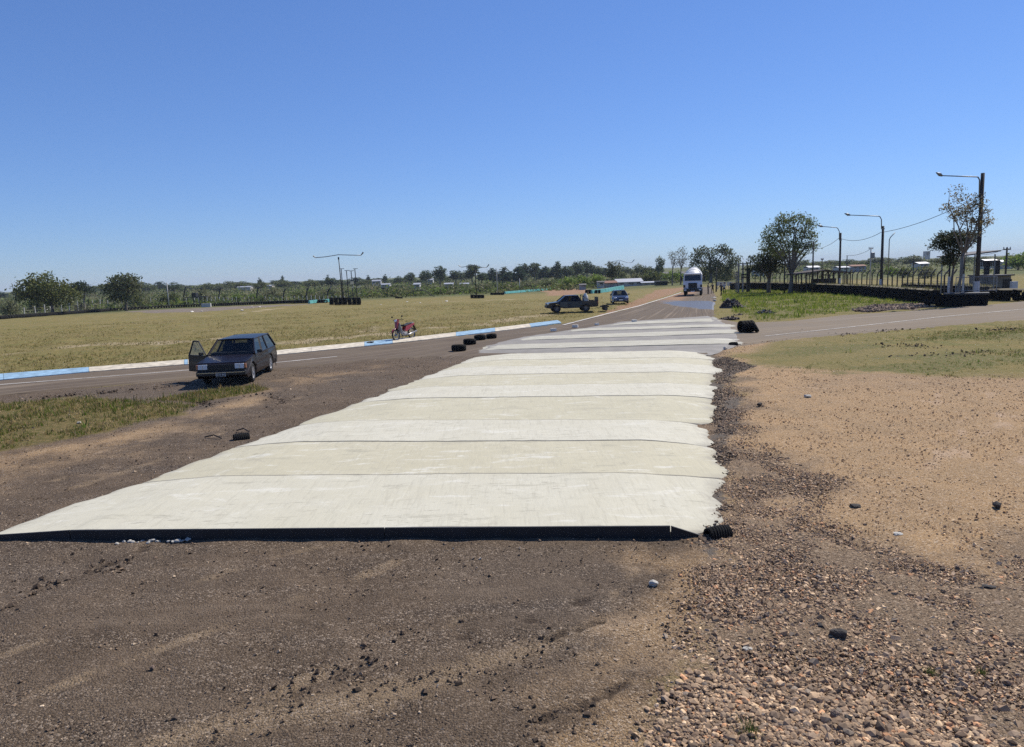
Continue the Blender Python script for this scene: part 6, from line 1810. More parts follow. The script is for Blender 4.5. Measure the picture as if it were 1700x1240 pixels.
# blocks, lumps and rubbish
CONC_LUMP = mat('concrete_lump', (0.43, 0.41, 0.36), 0.9, var=0.2, scale=12, bump=0.01)
BRICK_PALE = mat('pale_block', (0.74, 0.70, 0.62), 0.85, var=0.15, scale=10)
ROCK = mat('dark_rock', (0.040, 0.034, 0.030), 0.85, var=0.4, scale=20, bump=0.01)
BROWNROCK = mat('brown_rock', (0.16, 0.11, 0.08), 0.85, var=0.3, scale=20, bump=0.01)
def lump(name, px, py, wpx, hfrac, m, label, cat, seed, lift=0.0):
    p = G(px, py)
    w = wpx * depth(p) / FPX
    bm = bmesh.new(); bmesh.ops.create_icosphere(bm, subdivisions=2, radius=0.5)
    r = random.Random(seed)
    dirs = [Vector((r.gauss(0, 1), r.gauss(0, 1), r.gauss(0, 1))).normalized() for _ in range(9)]
    for v in bm.verts:
        n = v.co.normalized()
        cut = min([0.5 / max(n.dot(d_), .05) * r_ for d_, r_ in zip(dirs, [.5, .62, .55, .68, .75, .6, .66, .72, .58])] + [0.5])
        v.co = n * cut * (1 + r.uniform(-.17, .17))
        v.co.x *= w; v.co.y *= w * .8; v.co.z *= w * hfrac
    me = bpy.data.meshes.new(name); bm.to_mesh(me); bm.free(); me.materials.append(m)
    o = link(me, name); o.location = (p.x, p.y, p.z + w * hfrac * .32 + lift); o.rotation_euler = (0, 0, r.uniform(0, 6))
    return tag(o, label, cat)
lump('rock', 1391, 1058, 30, .7, ROCK, 'black angular rock lying on the gravel at lower right', 'rock', 1)
lump('rock', 1386, 1193, 24, .7, BROWNROCK, 'brown pointed rock in the gravel near the bottom edge', 'rock', 2)
lump('rock', 1407, 1195, 18, .6, ROCK, 'dark rock touching the brown pointed rock', 'rock', 3)
lump('rock', 1654, 843, 20, .7, ROCK, 'dark rock alone on the sandy ground at far right', 'rock', 4)
lump('rock', 1420, 842, 24, .35, ROCK, 'flat dark clod on the edge of sand and gravel', 'rock', 5)
lump('rock', 1261, 674, 13, .7, ROCK, 'small black rock at the sand edge right of the concrete', 'rock', 6)
lump('rock', 1640, 976, 28, .25, ROCK, 'flat dark clod on sandy gravel at the right edge', 'rock', 7)
lump('rock', 1362, 1040, 16, .5, ROCK, 'small dark rock left of the black angular rock', 'rock', 8)
lump('rock', 1298, 982, 12, .6, ROCK, 'small black stone on the gravel left of centre', 'rock', 9)
lump('rock', 253, 1111, 12, .8, BROWNROCK, 'small two-toned stone alone on the brown dirt at left', 'rock', 10)
lump('rock', 1241, 1078, 20, .3, CONC_LUMP, 'flat pale stone lying on the gravel', 'rock', 11)
lump('concrete_lump', 1083, 972, 24, .5, CONC_LUMP, 'pale concrete lump on the brown dirt near the gravel', 'rubble', 12)
lump('concrete_lump', 1341, 660, 18, .35, CONC_LUMP, 'pale lump on the sandy ground right of the concrete', 'rubble', 13)
lump('concrete_lump', 1490, 888, 22, .3, CONC_LUMP, 'pale flat lump among the gravel at right', 'rubble', 14)
lump('concrete_lump', 131, 703, 10, .5, CONC_LUMP, 'white lump in the dry grass patch at left', 'rubble', 15)
lump('concrete_lump', 1203.5, 580.5, 9, .9, CONC_LUMP, 'small pale block beside the tyre piece at the strip ends', 'rubble', 16)
r_ = random.Random(8)
for i in range(14):
    px = 196 + i * 8.6 + r_.uniform(-3, 3) if i < 9 else 280 + (i - 9) * 8
    lump('mortar_crumb', px, 902 - (px - 190) * .03 + r_.uniform(-1.5, 1.5), r_.uniform(7, 15), .5, CONC_LUMP, f'white mortar crumb spilled before the dark form, {ordinal(i)} from the left', 'rubble', 30 + i)['group'] = 'mortar crumbs along the form'
for i, px in enumerate([650, 668, 740, 762, 775, 792, 590]):
    lump('mortar_crumb', px, 884 + r_.uniform(0, 3), r_.uniform(8, 16), .45, CONC_LUMP, f'grey mortar crumb before the middle of the form, {"number " if 0 else ""}{ordinal(sorted([650, 668, 740, 762, 775, 792, 590]).index(px))} from the left', 'rubble', 60 + i)['group'] = 'mortar crumbs along the form'
for i, (px, py, w) in enumerate([(919, 551, 9.5), (955, 545, 9.5), (991, 541, 7), (1053, 535.5, 8)]):
    p = G(px, py); w_ = w * depth(p) / FPX
    mb = MB().box((0, 0, w_ * .24), (w_, w_ * .5, w_ * .46)).box((0, 0, w_ * .475), (w_ * .8, w_ * .3, w_ * .02))
    o = mb.build('concrete_block', BRICK_PALE, loc=(p.x, p.y, p.z + .05), rot=(0, 0, [.2, -.3, .5, .1][i]), bevel=.012)
    tag(o, ['pale block on the track, leftmost of the four', 'pale block on the track, second from the left', 'dusty block on the track, third from the left', 'white block on the far strip, rightmost of the four'][i], 'block', 'loose blocks on the track')
lump('white_rag', 1185, 495, 12, .25, CONC_LUMP, 'whitish spilled cement heap at the right track edge', 'rubble', 80)
# dark cloth on the kerb, sticks
lump('dark_cloth', 616, 571.5, 18, .25, ROCK, 'dark crumpled cloth on the blue kerb left of the motorcycle', 'cloth', 81, .06)
STICK = mat('dry_stick', (0.05, 0.038, 0.03), .9)
for (x0, y0, x1, y1), lab in (((340, 727, 368, 729), 'thin dark strip of rubber on the dirt left of the tyre piece'), ((393, 716, 414, 718), 'thin curved rubber strip just behind the left tyre piece')):
    a, b_ = G(x0, y0), G(x1, y1)
    o = MB().tube([a + Vector((0, 0, .02)), a.lerp(b_, .5) + Vector((0, .05, .07)), b_ + Vector((0, 0, .02))], .014, 5).build('rubber_strip', STICK)
    tag(o, lab, 'rubber strip')

# heaps of broken asphalt on the island
def heap(name, px, py, wpx, hpx, n, cols, label, seed):
    c = G(px, py); k = depth(c) / FPX
    r = np.random.default_rng(seed)
    W_, H_ = wpx * k, hpx * k
    root = thing(name, c, label, 'rubble heap')
    core = MB().ball((0, 0, -H_ * .1), (W_ * .40, W_ * .32, H_ * .75), 14, 8)
    core.v = [(x * (1 + r.uniform(-.15, .15)), y * (1 + r.uniform(-.15, .15)), z * (1 + r.uniform(-.15, .15))) for x, y, z in core.v]
    core.build('heap_core', mat('heap_soil', (0.075, 0.058, 0.048), .95, var=.3, scale=3), root)
    a = r.uniform(0, 2 * PI, n); q = np.sqrt(r.uniform(0, 1, n)) * .55
    xy = np.stack([np.cos(a) * q * W_, np.sin(a) * q * W_ * .8], 1)
    z = np.clip(H_ * (1 - (q / .5) ** 2), 0, None) * r.uniform(.6, 1.0, n)
    sz = r.uniform(.10, .34, n) * H_ * 1.1 + .06
    base = np.repeat(CUBE[None], n, 0) * (1 + r.normal(0, .2, (n, 8, 3))) * sz[:, None, None] * np.array([.5, .4, .16])
    base = np.einsum('nij,nkj->nki', rand_rot(n, r, 1.2), base)
    V = base + np.c_[xy, z][:, None, :]
    Fc = (CUBE_F[None] + (np.arange(n) * 8)[:, None, None]).reshape(-1, 4)
    cc = np.array(cols)[r.integers(0, len(cols), n)] * r.uniform(.7, 1.3, (n, 1))
    o = link(np_mesh('slab_pieces', V.reshape(-1, 3), Fc, STONE_MAT, col=np.repeat(cc, 6, 0)), 'slab_pieces', root); o['kind'] = 'stuff'
ASPH = [(0.075, 0.06, 0.055), (0.12, 0.10, 0.088), (0.04, 0.033, 0.03), (0.17, 0.14, 0.12), (0.055, 0.04, 0.04)]
heap('rubble_heap', 1214, 511, 34, 15, 150, ASPH, 'large heap of broken asphalt at the left end of the island', 401)
heap('rubble_heap', 1270, 520, 30, 6, 70, [(0.02, 0.02, 0.02), (0.04, 0.037, 0.035), (0.3, 0.28, 0.25), (0.03, 0.03, 0.03)], 'low black debris heap on the front edge of the island', 402)
heap('rubble_heap', 1212, 529, 32, 4, 60, ASPH, 'thin scatter of broken asphalt between concrete and upright tyres', 403)
heap('rubble_heap', 1226, 524, 26, 3, 40, ASPH, 'thin line of broken asphalt behind the nearer scatter', 404)
for i, (px, py) in enumerate([(1186, 500), (1207, 504), (1236, 510)]):
    lump('concrete_lump', px, py, 7, .5, CONC_LUMP, ['pale lump left of the large asphalt heap', 'white lump on the face of the large asphalt heap', 'small pale lump right of the large asphalt heap'][i], 'rubble', 90 + i, lift=[0, .3, 0][i])
def rubble_bank():
    P = sample_in(Z_RUBBLE, 1600, np.random.default_rng(77), lambda P: np.full(len(P), .5))
    r = np.random.default_rng(78)
    tag(stones('rubble_bank', P, r.uniform(.06, .20, len(P)), palette(len(P), r, np.array([(0.13, 0.10, 0.08), (0.09, 0.07, 0.055), (0.19, 0.15, 0.12), (0.06, 0.045, 0.04)]), np.array([.35, .3, .2, .15])), STONE_MAT, 79, flat=.8), 'bank of brown broken stone between the island grass and the rubber barrier', 'rubble', kind='stuff')
rubble_bank()

# ------------------------------------------------------------------ tyre walls
def tyre_wall(path_px, layers, label, seed, cover=None, limit=300, belt=None, row2=False):
    r = random.Random(seed)
    pts = gpoly(path_px)
    s = np.concatenate([[0], np.cumsum(np.hypot(*np.diff(pts, axis=0).T))])
    n = int(s[-1] / .63) + 1
    t = np.linspace(0, s[-1], n)
    P = np.stack([np.interp(t, s, pts[:, 0]), np.interp(t, s, pts[:, 1])], 1)
    root = thing('tyre_wall', (P[0][0], P[0][1], float(Zt(P[0][0], P[0][1]))), label, 'tyre wall')
    o0 = Vector(root.location)
    order = np.argsort(np.hypot(P[:, 0], P[:, 1]))
    left = limit; rest_v = []; rest = MB()
    base = MB().lathe([(.18, -.08), (.27, -.10), (.31, -.07), (.31, .07), (.27, .10), (.18, .08)], 10, 'z')
    for i in order:
        z0 = float(Zt(P[i][0], P[i][1]))
        for l in range(layers):
            x, y, z = P[i][0] + r.uniform(-.12, .12), P[i][1] + r.uniform(-.12, .12), z0 + .1 + .195 * l + r.uniform(-.02, .02)
            tilt = (r.uniform(-.16, .16), r.uniform(-.16, .16), r.uniform(0, 6))
            if left > 0:
                o = link(TYRE_LOW, 'tyre', root); o.location = Vector((x, y, z)) - o0; o.rotation_euler = tilt
                left -= 1
            else:
                rest.add([(vx + x - o0.x, vy + y - o0.y, vz + z - o0.z) for vx, vy, vz in base.v], base.f)
    if rest.v:
        o = rest.build('far_tyres', OLD_RUBBER, root, smooth=True); o['kind'] = 'stuff'
    # earth and weeds filling the top
    tv = []; tf = []
    for i in range(n):
        a = P[max(i - 1, 0)]; b = P[min(i + 1, n - 1)]
        d = (b - a) / max(np.hypot(*(b - a)), 1e-6); nn = np.array([-d[1], d[0]])
        z0 = float(Zt(P[i][0], P[i][1])) + .195 * layers - .02
        for q, h in ((-.24, 0), (-.1, .06 + r.uniform(0, .05)), (.1, .07 + r.uniform(0, .05)), (.24, 0)):
            w = P[i] + nn * q
            tv.append((w[0] - o0.x, w[1] - o0.y, z0 + h - o0.z))
    for i in range(n - 1):
        for j in range(3):
            tf.append((i * 4 + j, i * 4 + j + 1, (i + 1) * 4 + j + 1, (i + 1) * 4 + j))
    MB().add(tv, tf).build('earth_fill', mat('wall_earth', (0.17, 0.145, 0.09), .95, var=.4, scale=1.5), root, smooth=True)
    return P
MAIN_WALL = tyre_wall([(1552, 504), (1500, 498.5), (1440, 492), (1380, 487.5), (1340, 485), (1290, 482), (1245, 480.5), (1215, 481)], 5, 'long black tyre wall curving behind the green island', 501)
WALL2 = tyre_wall([(1500, 484), (1560, 486.5), (1610, 489), (1650, 492)], 4, 'short tyre wall behind the rubber barrier, weeds on its top', 502, limit=140)
tyre_wall([(1643, 498), (1670, 498.5), (1710, 499), (1790, 500)], 4, 'tyre wall running out of the frame at the right edge', 503, limit=140)

# rubber-clad barrier block with a steel gate on top
def barrier():
    a, b = G(1556, 508), G(1640, 507.5)
    d = (b - a); d.z = 0; Lg = d.length; rz = math.atan2(d.y, d.x)
    k = depth(a) / FPX
    belt = mat('conveyor_belt', (0.008, 0.008, 0.009), .9, var=.4, scale=2, spec=.1)
    root = thing('rubber_barrier', (a.x, a.y, a.z), 'black belt-clad barrier block at the turn of the side road', 'barrier', rz=rz)
    H = 21 * k
    n = 10
    prof = []
    for (cx, cy, a0) in ((.35, .35, PI), (Lg - .35, .35, 1.5 * PI), (Lg - .35, 1.0, 0), (.35, 1.0, .5 * PI)):
        for j in range(6):
            t = a0 + PI / 2 * j / 5
            prof.append((cx + .35 * math.cos(t), cy + .35 * math.sin(t)))
    m = len(prof)
    r = random.Random(4)
    vs = []; lv = [0, .25, .5, .75, 1.0]
    for z in lv:
        for x, y in prof: vs.append((x + r.uniform(-.03, .03), y + r.uniform(-.03, .03), z * (H - .14) - (.04 if z == 0 else 0)))
    fs = [(i * m + j, i * m + (j + 1) % m, (i + 1) * m + (j + 1) % m, (i + 1) * m + j) for i in range(4) for j in range(m)] + [tuple(4 * m + j for j in range(m))]
    MB().add(vs, fs).build('belt_skirt', belt, root)
    MB().box((Lg / 2 + .2, .62, H - .07), (Lg - .3, 1.3, .13)).build('top_board', mat('tarred_board', (0.03, 0.032, 0.035), .7, var=.3), root, bevel=.02)
    # gate frame
    steel = mat('galvanised', (0.25, 0.25, 0.25), .5, .5, var=.25)
    g = thing('steel_gate', on(a, rz, (.35 * Lg, .6, H)), 'low grey steel frame gate standing on the rubber barrier', 'gate', rz=rz)
    Wg, Hg = Lg * .80, 25 * k
    fr = MB().tube([(0, 0, 0), (0, 0, Hg)], .03, 6).build('gate_post', steel, g)
    MB().tube([(Wg, 0, 0), (Wg, 0, Hg)], .03, 6).build('gate_post', steel, g)
    MB().tube([(0, 0, Hg), (Wg, 0, Hg)], .03, 6).build('gate_rail', steel, g)
    MB().tube([(0, 0, .12), (Wg, 0, .12)], .025, 6).build('gate_rail', steel, g)
    for j in range(1, 24):
        MB().tube([(Wg * j / 24, 0, .12), (Wg * j / 24, 0, Hg)], .008, 4).build('gate_bar', steel, g)
def on(a, rz, p):
    return Vector(a) + Matrix.Rotation(rz, 3, 'Z') @ Vector(p)
barrier()
def wall_weeds(P, layers, seed, label, n=1500):
    r = np.random.default_rng(seed)
    i = r.integers(0, len(P), n); b = P[i] + r.normal(0, .16, (n, 2))
    z = Zt(b[:, 0], b[:, 1]) + .195 * layers
    th = r.uniform(0, 2 * PI, n); hh = r.uniform(.08, .28, n); dv = np.stack([np.cos(th), np.sin(th)], 1); sd = np.stack([-dv[:, 1], dv[:, 0]], 1) * .03
    V = np.stack([np.c_[b - sd, z], np.c_[b + sd, z], np.c_[b + dv * (hh * .6)[:, None], z + hh]], 1).reshape(-1, 3)
    c = np.array([(0.13, 0.13, 0.045), (0.20, 0.17, 0.08), (0.09, 0.11, 0.03)])[r.integers(0, 3, n)] * r.uniform(.7, 1.3, (n, 1))
    tag(link(np_mesh('wall_weeds', V, np.arange(n * 3).reshape(-1, 3), GRASS_MAT, col=c), 'wall_weeds'), label, 'weeds', kind='stuff')
wall_weeds(MAIN_WALL, 5, 601, 'dry weeds growing along the top of the long tyre wall')
wall_weeds(WALL2, 4, 602, 'green weeds growing along the top of the short tyre wall', 900)
c = G(1549, 508)
kk = depth(c) / FPX
for i, (dx, dz, q) in enumerate([(0, 6, (.2, -.1, 1)), (3, 11, (-.2, -.1, 1)), (9, 17, (.1, -.45, .9)), (-6, 4, (.9, -.3, .3)), (14, 6, (.3, -.9, .2))]):
    o = link(TYRE, 'tyre'); o.location = (c.x + dx * kk, c.y + .15 * i - .2, c.z + max(dz * kk, .12) ); o.rotation_mode = 'QUATERNION'; o.rotation_quaternion = Vector(q).to_track_quat('Z', 'Y')
    tag(o, ['loose tyre lowest in the pile at the barrier end', 'loose tyre resting on the lowest one at the barrier end', 'tilted tyre on top of the pile at the barrier end', 'tyre standing at the left foot of the barrier pile', 'tyre standing against the face of the rubber barrier'][i], 'tyre', 'tyres piled at the barrier end')

# low tyre rows and stacks on the field
def tyre_stack(px, py, wpx, layers, label, count=1, gap=1.0):
    for j in range(count):
        p = G(px + j * wpx * gap, py)
        k = wpx * depth(p) / FPX / .62
        root = thing('tyre_stack', (p.x, p.y, p.z), label[j] if isinstance(label, list) else label, 'tyre stack', scale=(k, k, k), group='tyre stacks on the field')
        for l in range(layers):
            o = link(TYRE_LOW, 'tyre', root); o.location = (random.uniform(-.03, .03), random.uniform(-.03, .03), .1 + .2 * l)
tyre_stack(551, 506, 7.5, 5, ['tyre stack at the foot of the T lamp, first from the left', 'tyre stack at the foot of the T lamp, second from the left', 'tyre stack at the foot of the T lamp, third from the left', 'tyre stack at the foot of the T lamp, fourth from the left', 'tyre stack at the foot of the T lamp, fifth from the left', 'tyre stack at the foot of the T lamp, sixth from the left', 'tyre stack at the foot of the T lamp, rightmost'], 7, 1.0)
tyre_stack(658, 495.5, 4.2, 2, [f'low tyre stack alone left of centre on the far loop, {w} of three' for w in ('left', 'middle', 'right')], 3)
tyre_stack(784, 495, 6, 3, [f'tyre stack under the second T lamp, {w}' for w in ('leftmost', 'second', 'third', 'rightmost')], 4, .95)
tyre_stack(817, 489.5, 6, 2, [f'tyre stack before the teal barrier end, {w}' for w in ('leftmost', 'second', 'third', 'rightmost')], 4, .95)
tyre_stack(974, 487.5, 5, 4, [f'tyre stack at the left end of the nearer teal barrier, {w}' for w in ('left one', 'right one')], 2)
tyre_stack(990, 487, 4.5, 4, [f'tyre stack inside the nearer teal barrier, {w}' for w in ('left one', 'right one')], 2, 1.1)

# teal painted plastic barriers
TEAL = mat('teal_paint', (0.10, 0.36, 0.34), .6, var=.25, scale=1.0)
def teal_barrier(path, hpx, label, n):
    pts = resample(gpoly(path), n + 1)
    k = np.hypot(*pts[0]) / FPX
    root = thing('teal_barrier', (pts[0][0], pts[0][1], float(Zt(*pts[0]))), label, 'barrier')
    o0 = Vector(root.location)
    for a, b in zip(pts[:-1], pts[1:]):
        d = b - a; l = np.hypot(*d); rz = math.atan2(d[1], d[0]); m = (a + b) / 2
        h = hpx * np.hypot(*m) / FPX
        o = MB().hexa([(-l * .48, -.22, 0), (l * .48, -.22, 0), (l * .48, .22, 0), (-l * .48, .22, 0)], [(-l * .48, -.12, h), (l * .48, -.12, h), (l * .48, .12, h), (-l * .48, .12, h)]).build('barrier_block', TEAL, root, bevel=.03)
        o.location = Vector((m[0], m[1], float(Zt(*m)))) - o0; o.rotation_euler = (0, 0, rz)
teal_barrier([(513, 504), (530, 502.5), (552, 501)], 5, 'teal barrier left of the T lamp tyre stacks', 5)
teal_barrier([(838, 487.5), (870, 485), (917, 481)], 3.5, 'low teal barrier along the far loop', 10)
teal_barrier([(982, 487.5), (1003, 485.5), (1022, 482), (1035, 480)], 6, 'teal barrier behind the blue sedan', 9)

# ------------------------------------------------------------------ fences
POSTC = mat('fence_concrete', (0.46, 0.44, 0.41), .85, var=.25, scale=2)
DARKP = mat('dark_steel', (0.022, 0.022, 0.024), .6, .3, var=.2)
WIRE = mat('fence_wire', (0.12, 0.12, 0.12), .6, .4)
def field_fence():
    line = [(-60, 531), (0, 527), (90, 521), (180, 514.5), (270, 510), (360, 506.5), (440, 504), (520, 502), (580, 501)]
    def fp(px):
        return G(px, float(np.interp(px, [q[0] for q in line], [q[1] for q in line])) - 2)
    o0 = fp(-60)
    root = thing('field_fence', o0, 'long fence of pale concrete posts with tall bent black poles behind the field', 'fence')
    r = random.Random(6)
    for px in [22, 41, 59, 75, 88, 103, 116, 130, 142, 155, 167.5, 180, 191.5, 203, 213, 223, 241, 251, 260, 269, 278, 287, 300] + list(np.arange(310, 580, 6.9)):
        p = fp(px); h = float(np.interp(px, [0, 180, 320, 560], [12, 17, 12, 8.5])) * depth(p) / FPX * r.uniform(.85, 1.1)
        o = MB().box((0, 0, h / 2), (.16, .16, h), (r.uniform(-.04, .04), r.uniform(-.04, .04), 0), .8).build('fence_post', POSTC, root)
        o.location = p - o0
    for px, top, dx in [(27, 484, 9), (141, 483, 5), (232, 477, 5), (306, 479, 6), (364, 480, 6), (427, 478, 6), (471, 481, 5), (509, 479, 5), (544, 480, 6)]:
        p = fp(px); k = depth(p) / FPX
        g_py = float(np.interp(px, [q[0] for q in line], [q[1] for q in line]))
        H = (g_py - top) * k
        o = MB().tube([(0, 0, -.1), (.05 * H * .2, 0, H * .45), (dx * k * .45, 0, H * .8), (dx * k, 0, H)], .16, 6).build('bent_pole', DARKP, root, smooth=True)
        o.location = p - o0
    pts = [fp(px) for px in np.linspace(-60, 580, 60)]
    for h in (.4, .9, 1.4):
        MB().tube([q - o0 + Vector((0, 0, h)) for q in pts], .012, 4, False).build('wire', WIRE, root)
    # half-buried row of old tyres at its foot
    P = resample(gpoly([(0, 530), (90, 523.5), (180, 516.5), (270, 511.5), (360, 508), (440, 505), (540, 502.5)]), 150)
    tw = thing('tyre_row', (P[0][0], P[0][1], float(Zt(*P[0]))), 'half-buried row of tyres along the foot of the field fence', 'tyre row')
    t0 = Vector(tw.location)
    for q in P:
        o = link(TYRE_LOW, 'tyre', tw); o.location = Vector((q[0], q[1], float(Zt(*q)) + .22)) - t0
        o.rotation_euler = (PI / 2 + r.uniform(-.15, .15), 0, r.uniform(-.2, .2)); o.scale = (1.3, 1.3, 3.2)
field_fence()

def island_fence():
    P = MAIN_WALL
    pts = P[::-1]
    # shifted behind the wall
    d = np.gradient(P, axis=0); d /= np.hypot(*d.T)[:, None]
    nn = np.stack([d[:, 1], -d[:, 0]], 1)
    Q = P + nn * 1.6
    if Q[len(Q) // 2][0] < P[len(P) // 2][0]: Q = P - nn * 1.6
    s = np.concatenate([[0], np.cumsum(np.hypot(*np.diff(Q, axis=0).T))])
    t = np.arange(0, s[-1], 1.25)
    Q = np.stack([np.interp(t, s, Q[:, 0]), np.interp(t, s, Q[:, 1])], 1)
    o0 = Vector((Q[0][0], Q[0][1], float(Zt(*Q[0]))))
    root = thing('bent_top_fence', o0, 'dark fence of posts with bent tops behind the long tyre wall', 'fence')
    r = random.Random(2)
    H = 2.0
    for q in Q:
        p = Vector((q[0], q[1], float(Zt(*q)))) - o0
        o = MB().tube([(0, 0, -.1), (r.uniform(-.03, .03), 0, H), (.38, .1, H + .42)], .055, 6).build('fence_post', mat('dark_concrete', (0.075, 0.065, 0.055), .85, var=.3), root)
        o.location = p
    for h in (.5, 1.0, 1.5, 1.95, 2.25):
        off = Vector((.2, .05, 0)) if h > 2 else Vector()
        MB().tube([Vector((q[0], q[1], float(Zt(*q)) + h)) - o0 + off for q in Q], .011, 4, False).build('wire', WIRE, root)
island_fence()

# rusty open-sided shelter frame behind the fence
def shelter():
    d = 82
    rust = mat('rusty_steel', (0.085, 0.052, 0.040), .85, .2, var=.4, scale=1.5)
    dk = mat('rust_sheet', (0.05, 0.038, 0.034), .9, var=.35, scale=1)
    a = place(1330, d)
    root = thing('shelter_frame', a, 'rusty open shelter with low peaked roof behind the fence', 'shelter')
    X = lambda px: (px - 1330) * d / FPX
    Zr = lambda px: float(np.interp(px, [1322, 1368, 1412], [456, 449, 453]))
    topz = lambda px: at(px, Zr(px), d).z - a.z
    for px in range(1330, 1412, 9):
        for dy in (0, 3.0):
            MB().tube([(X(px), dy, -.1), (X(px), dy, topz(px))], .06, 6).build('post', rust, root)
    pxs = [1320, 1345, 1368, 1390, 1414]
    for p0, p1 in zip(pxs[:-1], pxs[1:]):
        MB().hexa([(X(p0), -.3, topz(p0)), (X(p1), -.3, topz(p1)), (X(p1), 3.3, topz(p1)), (X(p0), 3.3, topz(p0))], [(X(p0), -.3, topz(p0) + .1), (X(p1), -.3, topz(p1) + .1), (X(p1), 3.3, topz(p1) + .1), (X(p0), 3.3, topz(p0) + .1)]).build('roof_sheet', dk, root)
    MB().box((X(1385), 2.9, .9), (X(1408) - X(1365), .06, 1.2)).build('back_panel', dk, root)
shelter()

# grey slatted gate tower left of the dark tree
def tower():
    d = 92
    a = place(1229, d)
    grey = mat('weathered_grey', (0.22, 0.215, 0.22), .8, var=.3, scale=2)
    root = thing('gate_tower', a, 'grey slatted tower frame left of the dark tree', 'tower')
    k = d / FPX; H = at(1230, 437, d).z - a.z
    X = lambda px: (px - 1229) * k
    for px in (1226, 1233, 1240):
        MB().box((X(px), 0, H / 2), (.16, .16, H)).build('post', grey if px < 1235 else DARKP, root)
    for px in (1222, 1223.6, 1225.2):
        MB().box((X(px), .1, H * .36), (.07, .07, H * .72)).build('slat', grey, root)
    for j in range(9):
        MB().box((X(1222), .12, .5 + j * H * .07), (.55, .04, .05)).build('rung', grey, root)
    for z in (.52, .62, .80):
        MB().box((X(1236), 0, H * z), (.9, .2, .14)).build('beam', DARKP, root)
    MB().box((X(1244), .3, H * .42), (.28, .28, H * .84)).build('dark_post', DARKP, root)
    MB().box((X(1234), .0, H - .05), (1.6, .5, .12)).build('cap', grey, root)
tower()

# ------------------------------------------------------------------ lamps, poles, wires
POLE = mat('dark_pole', (0.040, 0.034, 0.030), .8, var=.25, scale=2)
PAINTW = mat('white_base_paint', (0.50, 0.52, 0.56), .8, var=.15)
LSTEEL = mat('lamp_steel', (0.20, 0.21, 0.22), .45, .6, var=.15)
LAMP_TOPS = []
def arm_lamp(px, d, top_py, arm_px, arm_py, head_px, head_py, rad_px, label, white_base=True):
    """post with a long side arm and a lamp head, bent tube clamped near the top"""
    p = place(px, d); k = d / FPX
    root = thing('street_lamp', p, label, 'street lamp', group='lamps along the tyre wall')
    H = at(px, top_py, d).z - p.z
    r = rad_px * k / 2
    MB().tube([(0, 0, -.2), (0, 0, H)], [r * 1.15, r * .9], 10).build('post', POLE, root, smooth=True)
    if white_base:
        MB().tube([(0, 0, -.1), (0, 0, 1.55)], [r * 1.4, r * 1.4], 10).build('painted_base', PAINTW, root)
    def loc(x, y):
        q = at(x, y, d); return Vector((q.x - p.x, 0, q.z - p.z))
    side = -1
    c0 = Vector((side * r * 1.2, 0, loc(px, arm_py + (34 if rad_px > 6 else 22)).z))
    c1 = loc(arm_px, arm_py)
    bend = Vector((side * (r * 1.5), 0, c1.z - 9 * k))
    bend2 = Vector((side * (r * 1.5) - 5 * k, 0, c1.z - 1.5 * k)); bend2.z = loc(px - 7, arm_py + 1.5).z
    arm = MB().tube([c0, bend, (bend + bend2) / 2 + Vector((side * .2 * k, 0, 2.0 * k)), bend2, c1], [.045, .045, .045, .042, .035], 8).build('lamp_arm', LSTEEL, root, smooth=True)
    h0, h1 = c1, loc(head_px, head_py)
    dv = (h1 - h0)
    MB().tube([h0 - dv * .1, h0 + dv * .35, h1], [.05, .13, .03], 8).build('lamp_head', LSTEEL, arm, smooth=True)
    if rad_px > 3:
        MB().tube([(0, 0, c0.z - .05), (0, 0, c0.z + .05)], r * 1.25, 10).build('clamp', LSTEEL, root)
    LAMP_TOPS.append(p + Vector((0, 0, loc(px, arm_py + 40).z if rad_px > 6 else H - .5)))
    return root
arm_lamp(1620, 51, 291, 1546, 295.5, 1536, 290.5, 6.4, 'tall dark street lamp post with long arm, nearest at right')
arm_lamp(1462, 68, 376, 1402, 358.5, 1393, 356, 4.2, 'street lamp with long arm, second from the right edge')
arm_lamp(1393, 80, 387, 1359, 377, 1350, 374.5, 3.2, 'street lamp with long arm just right of the tall gum tree')
arm_lamp(1278, 105, 416, 1260, 415, 1255, 414, 2.0, 'small far street lamp in front of the dark tree', False)
arm_lamp(1262, 125, 426, 1257, 425, 1254, 425, 1.6, 'smallest far street lamp by the gate tower', False)
def plain_pole(px, d, top_py, rad_px, label, cross=None, base=False, mt=None, name='utility_pole', box=None, lean=0):
    p = place(px, d); k = d / FPX
    root = thing(name, p, label, 'pole')
    H = at(px, top_py, d).z - p.z; r = rad_px * k / 2
    MB().tube([(0, 0, -.2), (lean * k, 0, H)], [r * 1.15, r * .85], 8).build('post', mt or POLE, root, smooth=True)
    if cross:
        for z, w in cross:
            MB().box((lean * k, 0, H - z * k), (w * k, .12, .12)).build('cross_arm', mt or POLE, root)
            for s in (-1, 0, 1):
                MB().tube([(lean * k + s * w * k * .45, 0, H - z * k), (lean * k + s * w * k * .45, 0, H - z * k + .25)], .05, 6).build('insulator', PAINTW, root)
    if base:
        MB().tube([(0, 0, -.1), (0, 0, 1.9)], r * 1.4, 8).build('painted_base', PAINTW, root)
    if box:
        MB().box((.15, -.25, H - box * k), (.45, .35, .8)).build('transformer', LSTEEL, root, bevel=.04)
    return root
plain_pole(1348.5, 78, 401, 2.6, 'plain dark pole right beside the tall gum tree')
plain_pole(1444, 100, 411, 2.0, 'grey utility pole carrying a transformer between two lamps', cross=[(2, 7)], mt=POSTC, box=13)
plain_pole(1668, 75, 411, 3.0, 'dark utility pole at the right edge beyond the gate', cross=[(3, 12)])
